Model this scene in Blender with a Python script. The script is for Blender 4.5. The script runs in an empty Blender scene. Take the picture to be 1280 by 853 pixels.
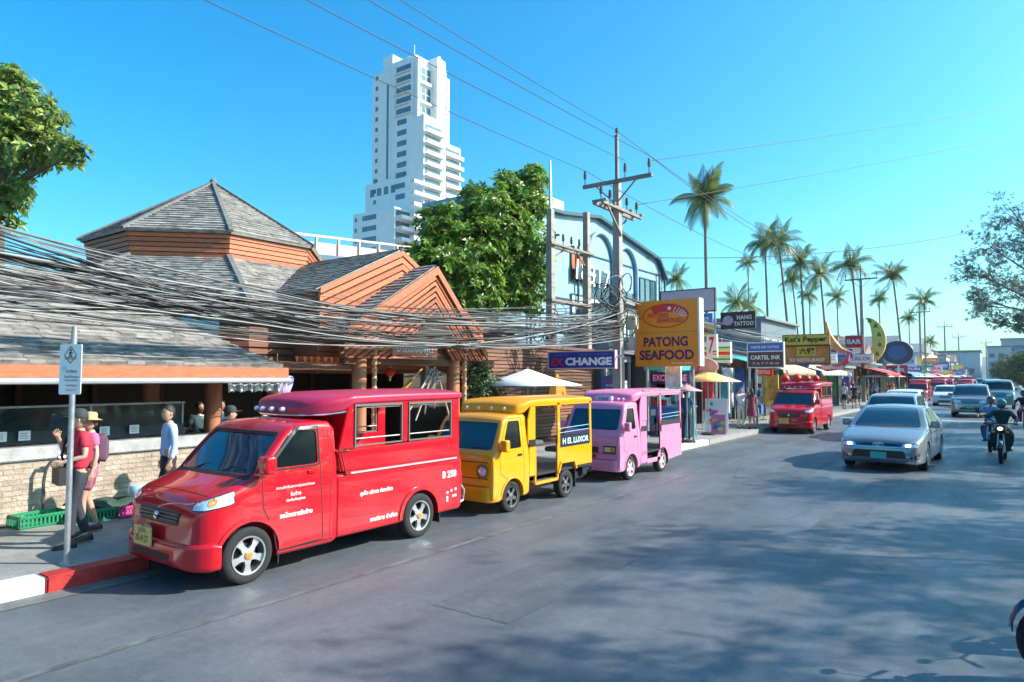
import bpy, bmesh, math, random
from mathutils import Vector, Matrix
from mathutils.bvhtree import BVHTree
R = math.radians
PI = math.pi
scene = bpy.context.scene
COL = scene.collection
random.seed(7)

# ------------------------------------------------------------------ camera numbers (24 mm, 2.2 m above the road)
CAMH, TH, PT, FP = 2.2, R(36), R(3.05), 853.33
def ray(px, py):
    u = (px-640)/FP; v = (426.5-py)/FP
    return Vector((-math.sin(TH)*math.cos(PT)+u*math.cos(TH)+v*math.sin(TH)*math.sin(PT),
                   math.cos(TH)*math.cos(PT)+u*math.sin(TH)-v*math.cos(TH)*math.sin(PT),
                   math.sin(PT)+v*math.cos(PT)))
def on_x(px, py, X):
    d = ray(px, py); return Vector((0, 0, CAMH))+d*(X/d.x)
def on_y(px, py, Y):
    d = ray(px, py); return Vector((0, 0, CAMH))+d*(Y/d.y)
def on_z(px, py, z=0.0):
    d = ray(px, py); return Vector((0, 0, CAMH))+d*((z-CAMH)/d.z)

# ------------------------------------------------------------------ object bookkeeping
def tag(o, label=None, cat=None, group=None, kind=None):
    if label: o['label'] = label
    if cat: o['category'] = cat
    if group: o['group'] = group
    if kind: o['kind'] = kind
    return o
def thing(name, label, cat, loc=(0, 0, 0), rz=0, group=None):
    o = bpy.data.objects.new(name, None); COL.objects.link(o)
    o.location = loc; o.rotation_euler = (0, 0, rz); o.empty_display_size = .2
    return tag(o, label, cat, group)
def kids(o): return [c for c in bpy.data.objects if c.parent == o]
def dup(root, loc, rz=0, label=None, scale=None):
    def cp(o, par):
        c = o.copy(); COL.objects.link(c); c.parent = par
        if par is not None: c.matrix_parent_inverse = o.matrix_parent_inverse.copy()
        for ch in kids(o): cp(ch, c)
        return c
    r = cp(root, None)
    r.location = loc; r.rotation_euler = (0, 0, rz)
    if label: r['label'] = label
    if scale: r.scale = (scale,)*3 if not hasattr(scale, '__len__') else scale
    return r

class MB:
    """collects geometry, then links it as one mesh object"""
    def __init__(s): s.v = []; s.f = []; s.mi = []; s.uv = {}; s.cm = 0
    def add(s, vs, fs, M=None):
        b = len(s.v)
        s.v += [tuple(M @ Vector(v)) if M is not None else tuple(v) for v in vs]
        for f in fs: s.f.append(tuple(b+i for i in f)); s.mi.append(s.cm)
        return b
    def box(s, x0, x1, y0, y1, z0, z1, M=None):
        s.add([(x0, y0, z0), (x1, y0, z0), (x1, y1, z0), (x0, y1, z0), (x0, y0, z1), (x1, y0, z1), (x1, y1, z1), (x0, y1, z1)],
              [(0, 3, 2, 1), (4, 5, 6, 7), (0, 1, 5, 4), (1, 2, 6, 5), (2, 3, 7, 6), (3, 0, 4, 7)], M)
        return s
    def cbox(s, c, size, M=None):
        a = [c[i]-size[i]/2 for i in range(3)]; b = [c[i]+size[i]/2 for i in range(3)]
        return s.box(a[0], b[0], a[1], b[1], a[2], b[2], M)
    def beam(s, p, q, w, h=None, up=(0, 0, 1)):
        p = Vector(p); q = Vector(q); h = h or w; d = (q-p); L = d.length
        if L < 1e-6: return s
        y = d/L; x = y.cross(Vector(up))
        if x.length < 1e-4: x = y.cross(Vector((1, 0, 0)))
        x.normalize(); z = x.cross(y)
        M = Matrix(((x.x, y.x, z.x, p.x), (x.y, y.y, z.y, p.y), (x.z, y.z, z.z, p.z), (0, 0, 0, 1)))
        return s.box(-w/2, w/2, 0, L, -h/2, h/2, M)
    def tube(s, pts, r, n=8, closed=False, cap=True):
        pts = [Vector(p) for p in pts]; m = len(pts)
        rr = r if hasattr(r, '__len__') else [r]*m
        vs = []; ref = None
        for i, p in enumerate(pts):
            if closed: t = pts[(i+1) % m]-pts[i-1]
            else: t = pts[min(i+1, m-1)]-pts[max(i-1, 0)]
            t.normalize()
            if ref is None:
                ref = t.orthogonal().normalized()
            ref = (ref-t*ref.dot(t))
            if ref.length < 1e-5: ref = t.orthogonal()
            ref.normalize(); b = t.cross(ref)
            for k in range(n):
                a = 2*PI*k/n; vs.append(p+(ref*math.cos(a)+b*math.sin(a))*rr[i])
        fs = []
        for i in range(m if closed else m-1):
            j = (i+1) % m
            for k in range(n):
                l = (k+1) % n; fs.append((i*n+k, i*n+l, j*n+l, j*n+k))
        if not closed and cap:
            fs.append(tuple(reversed(range(n)))); fs.append(tuple((m-1)*n+k for k in range(n)))
        s.add(vs, fs); return s
    def lathe(s, prof, n=16, M=None, cap=True):
        """prof: (r,z) list about z"""
        vs = []; fs = []
        for r, z in prof:
            for k in range(n):
                a = 2*PI*k/n; vs.append((r*math.cos(a), r*math.sin(a), z))
        for i in range(len(prof)-1):
            for k in range(n):
                l = (k+1) % n; fs.append((i*n+k, i*n+l, (i+1)*n+l, (i+1)*n+k))
        if cap:
            fs.append(tuple(reversed(range(n)))); fs.append(tuple((len(prof)-1)*n+k for k in range(n)))
        s.add(vs, fs, M); return s
    def cyl(s, p, q, r, n=12, r2=None):
        return s.tube([p, q], [r, r if r2 is None else r2], n)
    def ball(s, c, r, n=12, sc=(1, 1, 1), M=None):
        prof = [(max(1e-4, r*math.sin(PI*i/(n//2))), -r*math.cos(PI*i/(n//2))) for i in range(n//2+1)]
        T = Matrix.Translation(c) @ Matrix.Diagonal((sc[0], sc[1], sc[2], 1))
        if M is not None: T = M @ T
        return s.lathe(prof, n, T)
    def prism(s, pts, axis, a, b, M=None):
        """pts 2-D outline; axis 'x': (y,z); 'y': (x,z); 'z': (x,y)"""
        def P(u, v, w): return (w, u, v) if axis == 'x' else ((u, w, v) if axis == 'y' else (u, v, w))
        n = len(pts)
        vs = [P(u, v, a) for u, v in pts]+[P(u, v, b) for u, v in pts]
        fs = [tuple(reversed(range(n))), tuple(range(n, 2*n))]+[(i, (i+1) % n, n+(i+1) % n, n+i) for i in range(n)]
        s.add(vs, fs, M); return s
    def quad(s, a, b, c, d, uv=None):
        k = len(s.f); s.add([a, b, c, d], [(0, 1, 2, 3)])
        if uv: s.uv[k] = uv
        return s
    def ngon(s, pts, uv=None):
        k = len(s.f); s.add(pts, [tuple(range(len(pts)))])
        if uv: s.uv[k] = uv
        return s
    def build(s, name, mats, parent=None, smooth=False, ang=35, bevel=0, loc=None, fix=True, label=None):
        me = bpy.data.meshes.new(name); me.from_pydata(s.v, [], s.f)
        if not isinstance(mats, (list, tuple)): mats = [mats]
        for m in mats: me.materials.append(m)
        if len(mats) > 1: me.polygons.foreach_set('material_index', s.mi)
        if s.uv:
            ul = me.uv_layers.new(name='UVMap')
            for fi, uvs in s.uv.items():
                p = me.polygons[fi]
                for j, li in enumerate(p.loop_indices): ul.data[li].uv = uvs[j]
        if fix and not s.uv:
            bm = bmesh.new(); bm.from_mesh(me); bmesh.ops.recalc_face_normals(bm, faces=bm.faces)
            if bevel:
                es = [e for e in bm.edges if e.is_manifold and e.calc_face_angle(0) > R(40)]
                bmesh.ops.bevel(bm, geom=es, offset=bevel, segments=2, affect='EDGES', clamp_overlap=True)
                smooth = True
            bm.to_mesh(me); bm.free()
        if smooth: shade(me, ang)
        me.update()
        o = bpy.data.objects.new(name, me); COL.objects.link(o)
        if parent: o.parent = parent
        if loc is not None: o.location = loc
        if label: o['label'] = label
        return o
def pieces(mb, name, m, par, loc=None, **k):
    """one object for every separate piece of the collected geometry"""
    p = list(range(len(mb.v)))
    def find(a):
        while p[a] != a: p[a] = p[p[a]]; a = p[a]
        return a
    for f in mb.f:
        r = find(f[0])
        for i in f[1:]: p[find(i)] = r
    gr = {}
    for i, f in enumerate(mb.f): gr.setdefault(find(f[0]), []).append(f)
    for fs in gr.values():
        ids = sorted({i for f in fs for i in f}); mp = {a: b for b, a in enumerate(ids)}
        q = MB(); q.add([mb.v[i] for i in ids], [tuple(mp[i] for i in f) for f in fs]); o = q.build(name, m, par, **k)
        if loc is not None: o.location = loc
def shade(me, ang=35):
    bm = bmesh.new(); bm.from_mesh(me)
    for f in bm.faces: f.smooth = True
    for e in bm.edges:
        if e.is_manifold: e.smooth = e.calc_face_angle(0) < R(ang)
    bm.to_mesh(me); bm.free()

# ------------------------------------------------------------------ materials
MATS = {}
def mat(name, col, rough=.6, metal=0., var=.0, scale=4., bump=0., bscale=40., coat=0., emit=0., spec=.5, dirt=0., trans=0., coords='Object', sss=0):
    if name in MATS: return MATS[name]
    m = bpy.data.materials.new(name); m.use_nodes = True; nt = m.node_tree; N = nt.nodes; L = nt.links
    b = N['Principled BSDF']; MATS[name] = m
    c = tuple(col[:3])+(1,)
    b.inputs['Base Color'].default_value = c
    b.inputs['Roughness'].default_value = rough; b.inputs['Metallic'].default_value = metal
    b.inputs['Specular IOR Level'].default_value = spec
    b.inputs['Coat Weight'].default_value = coat; b.inputs['Coat Roughness'].default_value = .04
    b.inputs['Transmission Weight'].default_value = trans
    if emit: b.inputs['Emission Color'].default_value = c; b.inputs['Emission Strength'].default_value = emit
    tc = N.new('ShaderNodeTexCoord')
    if var or dirt:
        n = N.new('ShaderNodeTexNoise'); n.inputs['Scale'].default_value = scale; n.inputs['Detail'].default_value = 6
        n.inputs['Roughness'].default_value = .6
        L.new(tc.outputs[coords], n.inputs['Vector'])
        r = N.new('ShaderNodeMapRange'); r.inputs[1].default_value = .3; r.inputs[2].default_value = .7
        r.inputs[3].default_value = 1-var; r.inputs[4].default_value = 1+var
        L.new(n.outputs['Fac'], r.inputs[0])
        mx = N.new('ShaderNodeMix'); mx.data_type = 'RGBA'; mx.blend_type = 'MULTIPLY'; mx.inputs[0].default_value = 1
        mx.inputs[6].default_value = c; L.new(r.outputs[0], mx.inputs[7]); L.new(mx.outputs[2], b.inputs['Base Color'])
        rr = N.new('ShaderNodeMapRange'); rr.inputs[3].default_value = max(0.02, rough-.12*min(1, var*4)); rr.inputs[4].default_value = min(1, rough+.12*min(1, var*4))
        L.new(n.outputs['Fac'], rr.inputs[0]); L.new(rr.outputs[0], b.inputs['Roughness'])
    if bump:
        n2 = N.new('ShaderNodeTexNoise'); n2.inputs['Scale'].default_value = bscale; n2.inputs['Detail'].default_value = 5
        L.new(tc.outputs[coords], n2.inputs['Vector'])
        bp = N.new('ShaderNodeBump'); bp.inputs['Strength'].default_value = bump; bp.inputs['Distance'].default_value = .02
        L.new(n2.outputs['Fac'], bp.inputs['Height']); L.new(bp.outputs[0], b.inputs['Normal'])
    return m
def brickmat(name, c1, c2, mortar, bw, bh, rough=.8, ms=.012, coords='UV', bump=.5, axes=None, var=.25):
    m = bpy.data.materials.new(name); m.use_nodes = True; nt = m.node_tree; N = nt.nodes; L = nt.links
    b = N['Principled BSDF']; b.inputs['Roughness'].default_value = rough
    tc = N.new('ShaderNodeTexCoord'); br = N.new('ShaderNodeTexBrick')
    vec = tc.outputs[coords]
    if axes:
        sp = N.new('ShaderNodeSeparateXYZ'); cb = N.new('ShaderNodeCombineXYZ'); L.new(vec, sp.inputs[0])
        L.new(sp.outputs[axes[0]], cb.inputs[0]); L.new(sp.outputs[axes[1]], cb.inputs[1]); vec = cb.outputs[0]
    L.new(vec, br.inputs['Vector'])
    for k, v in (('Color1', c1), ('Color2', c2), ('Mortar', mortar)): br.inputs[k].default_value = tuple(v)+(1,)
    br.inputs['Scale'].default_value = 1; br.inputs['Mortar Size'].default_value = ms; br.inputs['Brick Width'].default_value = bw; br.inputs['Row Height'].default_value = bh
    n = N.new('ShaderNodeTexNoise'); n.inputs['Scale'].default_value = 3; n.inputs['Detail'].default_value = 8
    L.new(tc.outputs['Object'], n.inputs['Vector'])
    r = N.new('ShaderNodeMapRange'); r.inputs[1].default_value = .3; r.inputs[2].default_value = .7; r.inputs[3].default_value = 1-var; r.inputs[4].default_value = 1+var
    L.new(n.outputs['Fac'], r.inputs[0])
    mx = N.new('ShaderNodeMix'); mx.data_type = 'RGBA'; mx.blend_type = 'MULTIPLY'; mx.inputs[0].default_value = 1
    L.new(br.outputs['Color'], mx.inputs[6]); L.new(r.outputs[0], mx.inputs[7]); L.new(mx.outputs[2], b.inputs['Base Color'])
    bp = N.new('ShaderNodeBump'); bp.inputs['Strength'].default_value = bump; bp.inputs['Distance'].default_value = .02; bp.invert = True
    ad = N.new('ShaderNodeMath'); ad.operation = 'ADD'; L.new(br.outputs['Fac'], ad.inputs[0])
    n3 = N.new('ShaderNodeTexNoise'); n3.inputs['Scale'].default_value = 30; L.new(tc.outputs['Object'], n3.inputs['Vector']); L.new(n3.outputs['Fac'], ad.inputs[1])
    L.new(ad.outputs[0], bp.inputs['Height']); L.new(bp.outputs[0], b.inputs['Normal'])
    MATS[name] = m; return m
def leafmat(name, col, var=.5, rough=.45, trans=.35):
    m = bpy.data.materials.new(name); m.use_nodes = True; nt = m.node_tree; N = nt.nodes; L = nt.links
    b = N['Principled BSDF']; b.inputs['Roughness'].default_value = rough
    g = N.new('ShaderNodeNewGeometry'); h = N.new('ShaderNodeHueSaturation'); h.inputs['Color'].default_value = tuple(col)+(1,)
    r = N.new('ShaderNodeMapRange'); r.inputs[3].default_value = 1-var; r.inputs[4].default_value = 1+var
    L.new(g.outputs['Random Per Island'], r.inputs[0]); L.new(r.outputs[0], h.inputs['Value'])
    r2 = N.new('ShaderNodeMapRange'); r2.inputs[3].default_value = .46; r2.inputs[4].default_value = .53
    mu = N.new('ShaderNodeMath'); mu.operation = 'FRACT'; mu2 = N.new('ShaderNodeMath'); mu2.operation = 'MULTIPLY'; mu2.inputs[1].default_value = 7.3
    L.new(g.outputs['Random Per Island'], mu2.inputs[0]); L.new(mu2.outputs[0], mu.inputs[0]); L.new(mu.outputs[0], r2.inputs[0]); L.new(r2.outputs[0], h.inputs['Hue'])
    L.new(h.outputs[0], b.inputs['Base Color'])
    t = N.new('ShaderNodeBsdfTranslucent'); L.new(h.outputs[0], t.inputs[0]); mx = N.new('ShaderNodeMixShader'); mx.inputs[0].default_value = trans
    L.new(b.outputs[0], mx.inputs[1]); L.new(t.outputs[0], mx.inputs[2]); L.new(mx.outputs[0], N['Material Output'].inputs[0])
    MATS[name] = m; return m

# ------------------------------------------------------------------ text as meshes
def text_geo(s, height=None, width=None, bold=0.0, shear=0.0, spacing=1.0, maxh=None):
    cu = bpy.data.curves.new('t', 'FONT'); cu.body = s; cu.offset = bold; cu.resolution_u = 3; cu.shear = shear; cu.space_character = spacing
    ob = bpy.data.objects.new('t', cu); COL.objects.link(ob)
    dg = bpy.context.evaluated_depsgraph_get(); me = bpy.data.meshes.new_from_object(ob.evaluated_get(dg))
    vs = [(v.co.x, v.co.y) for v in me.vertices]; fs = [tuple(p.vertices) for p in me.polygons]
    bpy.data.objects.remove(ob); bpy.data.curves.remove(cu); bpy.data.meshes.remove(me)
    if not vs: return [], []
    x0 = min(v[0] for v in vs); x1 = max(v[0] for v in vs); y0 = min(v[1] for v in vs); y1 = max(v[1] for v in vs)
    sx = (width/(x1-x0)) if width else None; sy = (height/(y1-y0)) if height else None
    if sx is None: sx = sy
    if sy is None: sy = sx
    cx = (x0+x1)/2; cy = (y0+y1)/2
    return [((x-cx)*sx, (y-cy)*sy) for x, y in vs], fs
def text_on(name, s, m, parent, c, U, V, height=None, width=None, bold=0.01, depth=.004, shear=0, spacing=1.0, label=None):
    """flat raised lettering centred at c, U = reading direction, V = up"""
    vs, fs = text_geo(s, height, width, bold, shear, spacing)
    if not vs: return None
    U = Vector(U).normalized(); V = Vector(V).normalized(); n = U.cross(V); c = Vector(c)
    mb = MB(); k = len(vs)
    mb.add([c+U*u+V*v+n*depth for u, v in vs], fs)
    return mb.build(name, m, parent, fix=False, label=label)

# ------------------------------------------------------------------ lofted car bodies and things that follow them
def pchip(xs, ys, x):
    n = len(xs)
    if x <= xs[0]: return ys[0]
    if x >= xs[-1]: return ys[-1]
    i = max(k for k in range(n-1) if xs[k] <= x)
    def slope(k):
        if k <= 0 or k >= n-1: return 0 if k else (ys[1]-ys[0])/(xs[1]-xs[0])
        a = (ys[k]-ys[k-1])/(xs[k]-xs[k-1]); b = (ys[k+1]-ys[k])/(xs[k+1]-xs[k])
        return 0 if a*b <= 0 else 2*a*b/(a+b)
    h = xs[i+1]-xs[i]; t = (x-xs[i])/h; m0, m1 = slope(i)*h, slope(i+1)*h
    return (2*t**3-3*t*t+1)*ys[i]+(t**3-2*t*t+t)*m0+(-2*t**3+3*t*t)*ys[i+1]+(t**3-t*t)*m1
def car_loft(st, belt=.9, tum=.2, rb=.06, rt=.08, crown=.03, step=.05, bulge=.012):
    """st: (y, z_bottom, z_top, half_width). Closed rounded solid along y."""
    ys = [s[0] for s in st]; pos = set(ys); y = ys[0]
    while y < ys[-1]: pos.add(round(y, 4)); y += step
    pos = sorted(pos); P = []
    for p in pos:
        if not P or p-P[-1] > .004: P.append(p)
    rings = []
    for y in P:
        zb, zt, w = (pchip(ys, [s[k] for s in st], y) for k in (1, 2, 3))
        H = zt-zb; b = min(rb, H*.3); t = min(rt, H*.35)
        def xs(z):
            x = w+bulge*math.sin(PI*min(1, max(0, (z-zb)/max(.01, belt-zb))))
            if z > belt: x -= (z-belt)*tum
            return x
        half = [(0, zb), (w*.5, zb)]
        for k in range(4):
            a = PI/2*k/3; half.append((xs(zb+b)-b+b*math.sin(a), zb+b-b*math.cos(a)))
        for k in range(1, 9):
            z = zb+b+(zt-t-zb-b)*k/9; half.append((xs(z), z))
        xw = xs(zt-t)
        for k in range(5):
            a = PI/2*k/4; half.append((xw-t+t*math.cos(a), zt-t+t*math.sin(a)))
        xi = xw-t
        for k in range(1, 5):
            x = xi*(1-k/4); half.append((x, zt+crown*(1-(x/max(.01, xi))**2)))
        ring = half+[(-x, z) for x, z in reversed(half[1:-1])]
        rings.append([(x, y, z) for x, z in ring])
    n = len(rings[0]); mb = MB(); vs = [v for r_ in rings for v in r_]; fs = []
    for i in range(len(rings)-1):
        for k in range(n):
            l = (k+1) % n; fs.append((i*n+k, i*n+l, (i+1)*n+l, (i+1)*n+k))
    # end caps as fans around centre points
    for i in (0, len(rings)-1):
        c = sum((Vector(v) for v in rings[i]), Vector())/n; ci = len(vs); vs.append(tuple(c))
        for k in range(n): fs.append((i*n+k, i*n+(k+1) % n, ci))
    mb.add(vs, fs); return mb
def bvh_of(*mbs):
    v = []; f = []
    for m in mbs:
        b = len(v); v += m.v; f += [tuple(b+i for i in g) for g in m.f]
    return BVHTree.FromPolygons([Vector(p) for p in v], f)
def rpoly(pts, r=.03, seg=3):
    """rounded corners"""
    out = []; n = len(pts)
    for i in range(n):
        p = Vector(pts[i]); a = Vector(pts[i-1])-p; b = Vector(pts[(i+1) % n])-p
        d = min(r, a.length*.45, b.length*.45); a = p+a.normalized()*d; b = p+b.normalized()*d
        for k in range(seg+1):
            t = k/seg; out.append(tuple(a*(1-t)**2+p*2*t*(1-t)+b*t*t))
    return out
DIRS = {'+x': ((1, 0, 0), (0, 1, 0), (0, 0, 1)), '-x': ((-1, 0, 0), (0, 1, 0), (0, 0, 1)),
        'front': ((0, -1, 0), (1, 0, 0), (0, 0, 1)), 'back': ((0, 1, 0), (1, 0, 0), (0, 0, 1)), 'top': ((0, 0, 1), (1, 0, 0), (0, 1, 0)),
        'diag+': ((.7071, -.7071, 0), (.7071, .7071, 0), (0, 0, 1)), 'diag-': ((-.7071, -.7071, 0), (.7071, -.7071, 0), (0, 0, 1))}
def _proj(bvh, side, u, v):
    D, U, V = (Vector(k) for k in DIRS[side])
    o = U*u+V*v+D*8
    h = bvh.ray_cast(o, -D, 20)
    if h[0] is None:
        q = bvh.find_nearest(U*u+V*v+D*.8); return q[0], D
    return h[0], D
def patch(bvh, pts, side, a, b, res=.08):
    """closed solid following the body surface from offset a to offset b along the side's direction"""
    bm = bmesh.new(); vs = [bm.verts.new((p[0], p[1], 0)) for p in pts]; bm.faces.new(vs)
    xs = [p[0] for p in pts]; ys = [p[1] for p in pts]
    for ax, lo, hi in ((0, min(xs), max(xs)), (1, min(ys), max(ys))):
        k = max(1, int((hi-lo)/res))
        for i in range(1, k):
            co = [0, 0, 0]; no = [0, 0, 0]; co[ax] = lo+(hi-lo)*i/k; no[ax] = 1
            bmesh.ops.bisect_plane(bm, geom=bm.verts[:]+bm.edges[:]+bm.faces[:], plane_co=co, plane_no=no)
    bmesh.ops.triangulate(bm, faces=[f for f in bm.faces if len(f.verts) > 4])
    bm.verts.index_update(); n = len(bm.verts); lo = []; hi = []
    for v in bm.verts:
        p, D = _proj(bvh, side, v.co.x, v.co.y); lo.append(p+D*a); hi.append(p+D*b)
    fs = [tuple(v.index for v in f.verts) for f in bm.faces]
    edge = [(e.verts[0].index, e.verts[1].index) for e in bm.edges if e.is_boundary]
    bm.free(); mb = MB()
    mb.add(lo+hi, [tuple(reversed(f)) for f in fs]+[tuple(n+i for i in f) for f in fs]+[(i, j, n+j, n+i) for i, j in edge])
    return mb
def mirror_pts(pts): return [(-x, z) for x, z in reversed(pts)]
def strip(bvh, line, side, w=.012, h=.002, closed=False):
    """thin band following a polyline over the body"""
    mb = MB(); pts = []
    L = [Vector(p) for p in line]
    if closed: L.append(L[0])
    for a, b in zip(L, L[1:]):
        k = max(1, int((b-a).length/.05))
        for i in range(k): pts.append(a+(b-a)*i/k)
    pts.append(L[-1]); base = []
    for i, p in enumerate(pts):
        t = (pts[min(i+1, len(pts)-1)]-pts[max(i-1, 0)]).normalized(); nn = Vector((-t.y, t.x))*w/2
        for s in (-1, 1):
            q, D = _proj(bvh, side, p.x+nn.x*s, p.y+nn.y*s); base += [q-D*.004, q+D*h]
    fs = []
    for i in range(len(pts)-1):
        a = i*4; b = a+4
        fs += [(a+1, a+3, b+3, b+1), (a, a+1, b+1, b), (a+3, a+2, b+2, b+3)]
    mb.add(base, fs); return mb
def text_proj(name, s, m, parent, bvh, side, cu, cv, height=None, width=None, bold=.01, shear=0, off=.003, tilt=0, spacing=1.0):
    vs, fs = text_geo(s, height, width, bold, shear, spacing); out = []
    fl = -1 if side == '-x' or side == 'back' else 1
    for u, v in vs:
        q, D = _proj(bvh, side, cu+fl*u, cv+v+u*tilt); out.append(q+D*off)
    mb = MB(); mb.add(out, fs); return mb.build(name, m, parent, fix=False)
def boolean(o, cutters, mode='DIFFERENCE'):
    for c in cutters:
        co = c.build('cutter', [], None)
        md = o.modifiers.new('b', 'BOOLEAN'); md.operation = mode; md.object = co; md.solver = 'EXACT'
        dg = bpy.context.evaluated_depsgraph_get(); me = bpy.data.meshes.new_from_object(o.evaluated_get(dg))
        o.modifiers.clear(); old = o.data; o.data = me; bpy.data.meshes.remove(old)
        cm = co.data; bpy.data.objects.remove(co); bpy.data.meshes.remove(cm)
    return o
def xcyl(y, z, r, x0, x1, n=32):
    mb = MB(); mb.prism([(y+r*math.cos(2*PI*k/n), z+r*math.sin(2*PI*k/n)) for k in range(n)], 'x', x0, x1); return mb
# ------------------------------------------------------------------ shared materials
def paint(name, col, rough=.3, coat=1.0, var=.06): return mat(name, col, rough, 0, var, 1.3, coat=coat, spec=.25)
TYRE = mat('tyre rubber', (.018, .018, .02), .85, var=.2, scale=20, bump=.3, bscale=60)
ALLOY = mat('alloy', (.55, .56, .58), .3, .85, var=.1)
DARKPL = mat('dark plastic', (.02, .021, .024), .5, var=.15)
BLACKM = mat('black metal', (.012, .012, .014), .45)
CHROME = mat('chrome', (.75, .76, .78), .12, 1)
CARGLASS = mat('car glass', (.006, .035, .065), .06, 0, spec=.8, coat=.3)
SIDEGL = mat('side glass', (.006, .010, .013), .08, 0, spec=.25)
LAMPGL = mat('lamp glass', (.75, .82, .86), .08, .35, spec=.8, coat=1, var=.25, scale=25)
AMBER = mat('amber lens', (.9, .28, .03), .15, coat=1)
REDLENS = mat('red lens', (.5, .01, .01), .15, coat=1)
WHITEP = mat('white lettering', (.8, .8, .78), .5)
ORANGEP = mat('orange cap', (.85, .22, .02), .4)
PLATEY = mat('yellow number plate', (.75, .5, .16), .5, var=.15, scale=30)
SEATV = mat('grey seat vinyl', (.12, .12, .13), .5, var=.2)
STEEL = mat('galvanised steel', (.42, .44, .46), .4, .7, var=.2, scale=8)
SEAM = mat('panel gap', (.012, .01, .01), .8)
LAMPON = mat('lit headlamp', (1, .95, .85), .3, emit=1.6)

def add_wheel(par, x, y, r, w, side, style='five', rim=ALLOY, cap=None):
    """tyre with a rim sub-part; side +1 faces +x"""
    M = Matrix.Translation((x, y, r)) @ Matrix.Rotation(PI/2*side, 4, 'Y')
    t = MB(); rr = r*.66
    t.lathe([(rr, -w/2), (r*.93, -w/2), (r*.985, -w*.4), (r, -w*.2), (r, w*.2), (r*.985, w*.4), (r*.93, w/2-.003), (r*.86, w/2+.004), (r*.72, w/2), (rr, w/2-.012)], 36, M, cap=False)
    t.lathe([(rr, -w/2), (rr, w/2-.02)], 36, M, cap=False)
    wo = t.build('wheel', TYRE, par, smooth=True, ang=30)
    m = MB()
    m.lathe([(rr*1.02, w/2-.03), (rr*1.03, w/2+.004), (rr*.94, w/2), (rr*.92, w*.1), (rr*.9, -w*.2)], 36, M, cap=False)
    ns = {'five': 5, 'steel': 8, 'ten': 10}[style]
    for k in range(ns):
        a = 2*PI*k/ns; ww = {'five': .17, 'steel': .1, 'ten': .07}[style]*rr*1.1
        c, s = math.cos(a), math.sin(a)
        def q(rad, tan, z): return M @ Vector((rad*c-tan*s, rad*s+tan*c, z))
        z0 = w*.42; z1 = w*.30
        vs = [q(rr*.12, -ww*1.3, z0), q(rr*.12, ww*1.3, z0), q(rr*.96, ww*1.25, z1+.01), q(rr*.96, -ww*1.25, z1+.01), q(rr*.12, -ww*1.3, z0-.04), q(rr*.12, ww*1.3, z0-.04), q(rr*.96, ww*1.25, z1-.03), q(rr*.96, -ww*1.25, z1-.03), q(rr*.55, ww*.75, z0-.002), q(rr*.55, -ww*.75, z0-.002), q(rr*.55, ww*.75, z0-.04), q(rr*.55, -ww*.75, z0-.04)]
        m.add(vs, [(0, 9, 8, 1), (9, 3, 2, 8), (1, 8, 10, 5), (8, 2, 6, 10), (9, 0, 4, 11), (3, 9, 11, 7), (2, 3, 7, 6)])
    m.lathe([(rr*.26, w*.2), (rr*.26, w*.42), (rr*.2, w*.46)], 20, M)
    ro = m.build('rim', rim, wo, smooth=True, ang=30)
    d = MB(); d.lathe([(rr*.62, -.01), (rr*.62, .015)], 24, M); d.build('brake_disc', BLACKM, wo)
    if cap:
        c_ = MB(); c_.lathe([(rr*.2, w*.44), (rr*.2, w*.5), (rr*.12, w*.53)], 16, M); c_.build('hub_cap', cap, wo)
    return wo

def slab(pt, name, par, y0, y1, z0, z1, hw, th=.03, bev=.006):
    """the same panel on both sides: one mesh each"""
    for s in (1, -1):
        MB().box(*(sorted((s*hw, s*(hw-th)))), y0, y1, z0, z1).build(name, pt, par, bevel=bev)

def lathe_lamp(par, name, m, c, r, d, direction='front'):
    M = Matrix.Translation(c) @ Matrix.Rotation(PI/2, 4, 'X')
    return MB().lathe([(r*.95, -d*.2), (r, d*.3), (r*.85, d*.75), (r*.4, d), (.001, d*1.05)], 18, M).build(name, m, par, smooth=True, ang=50)

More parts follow.
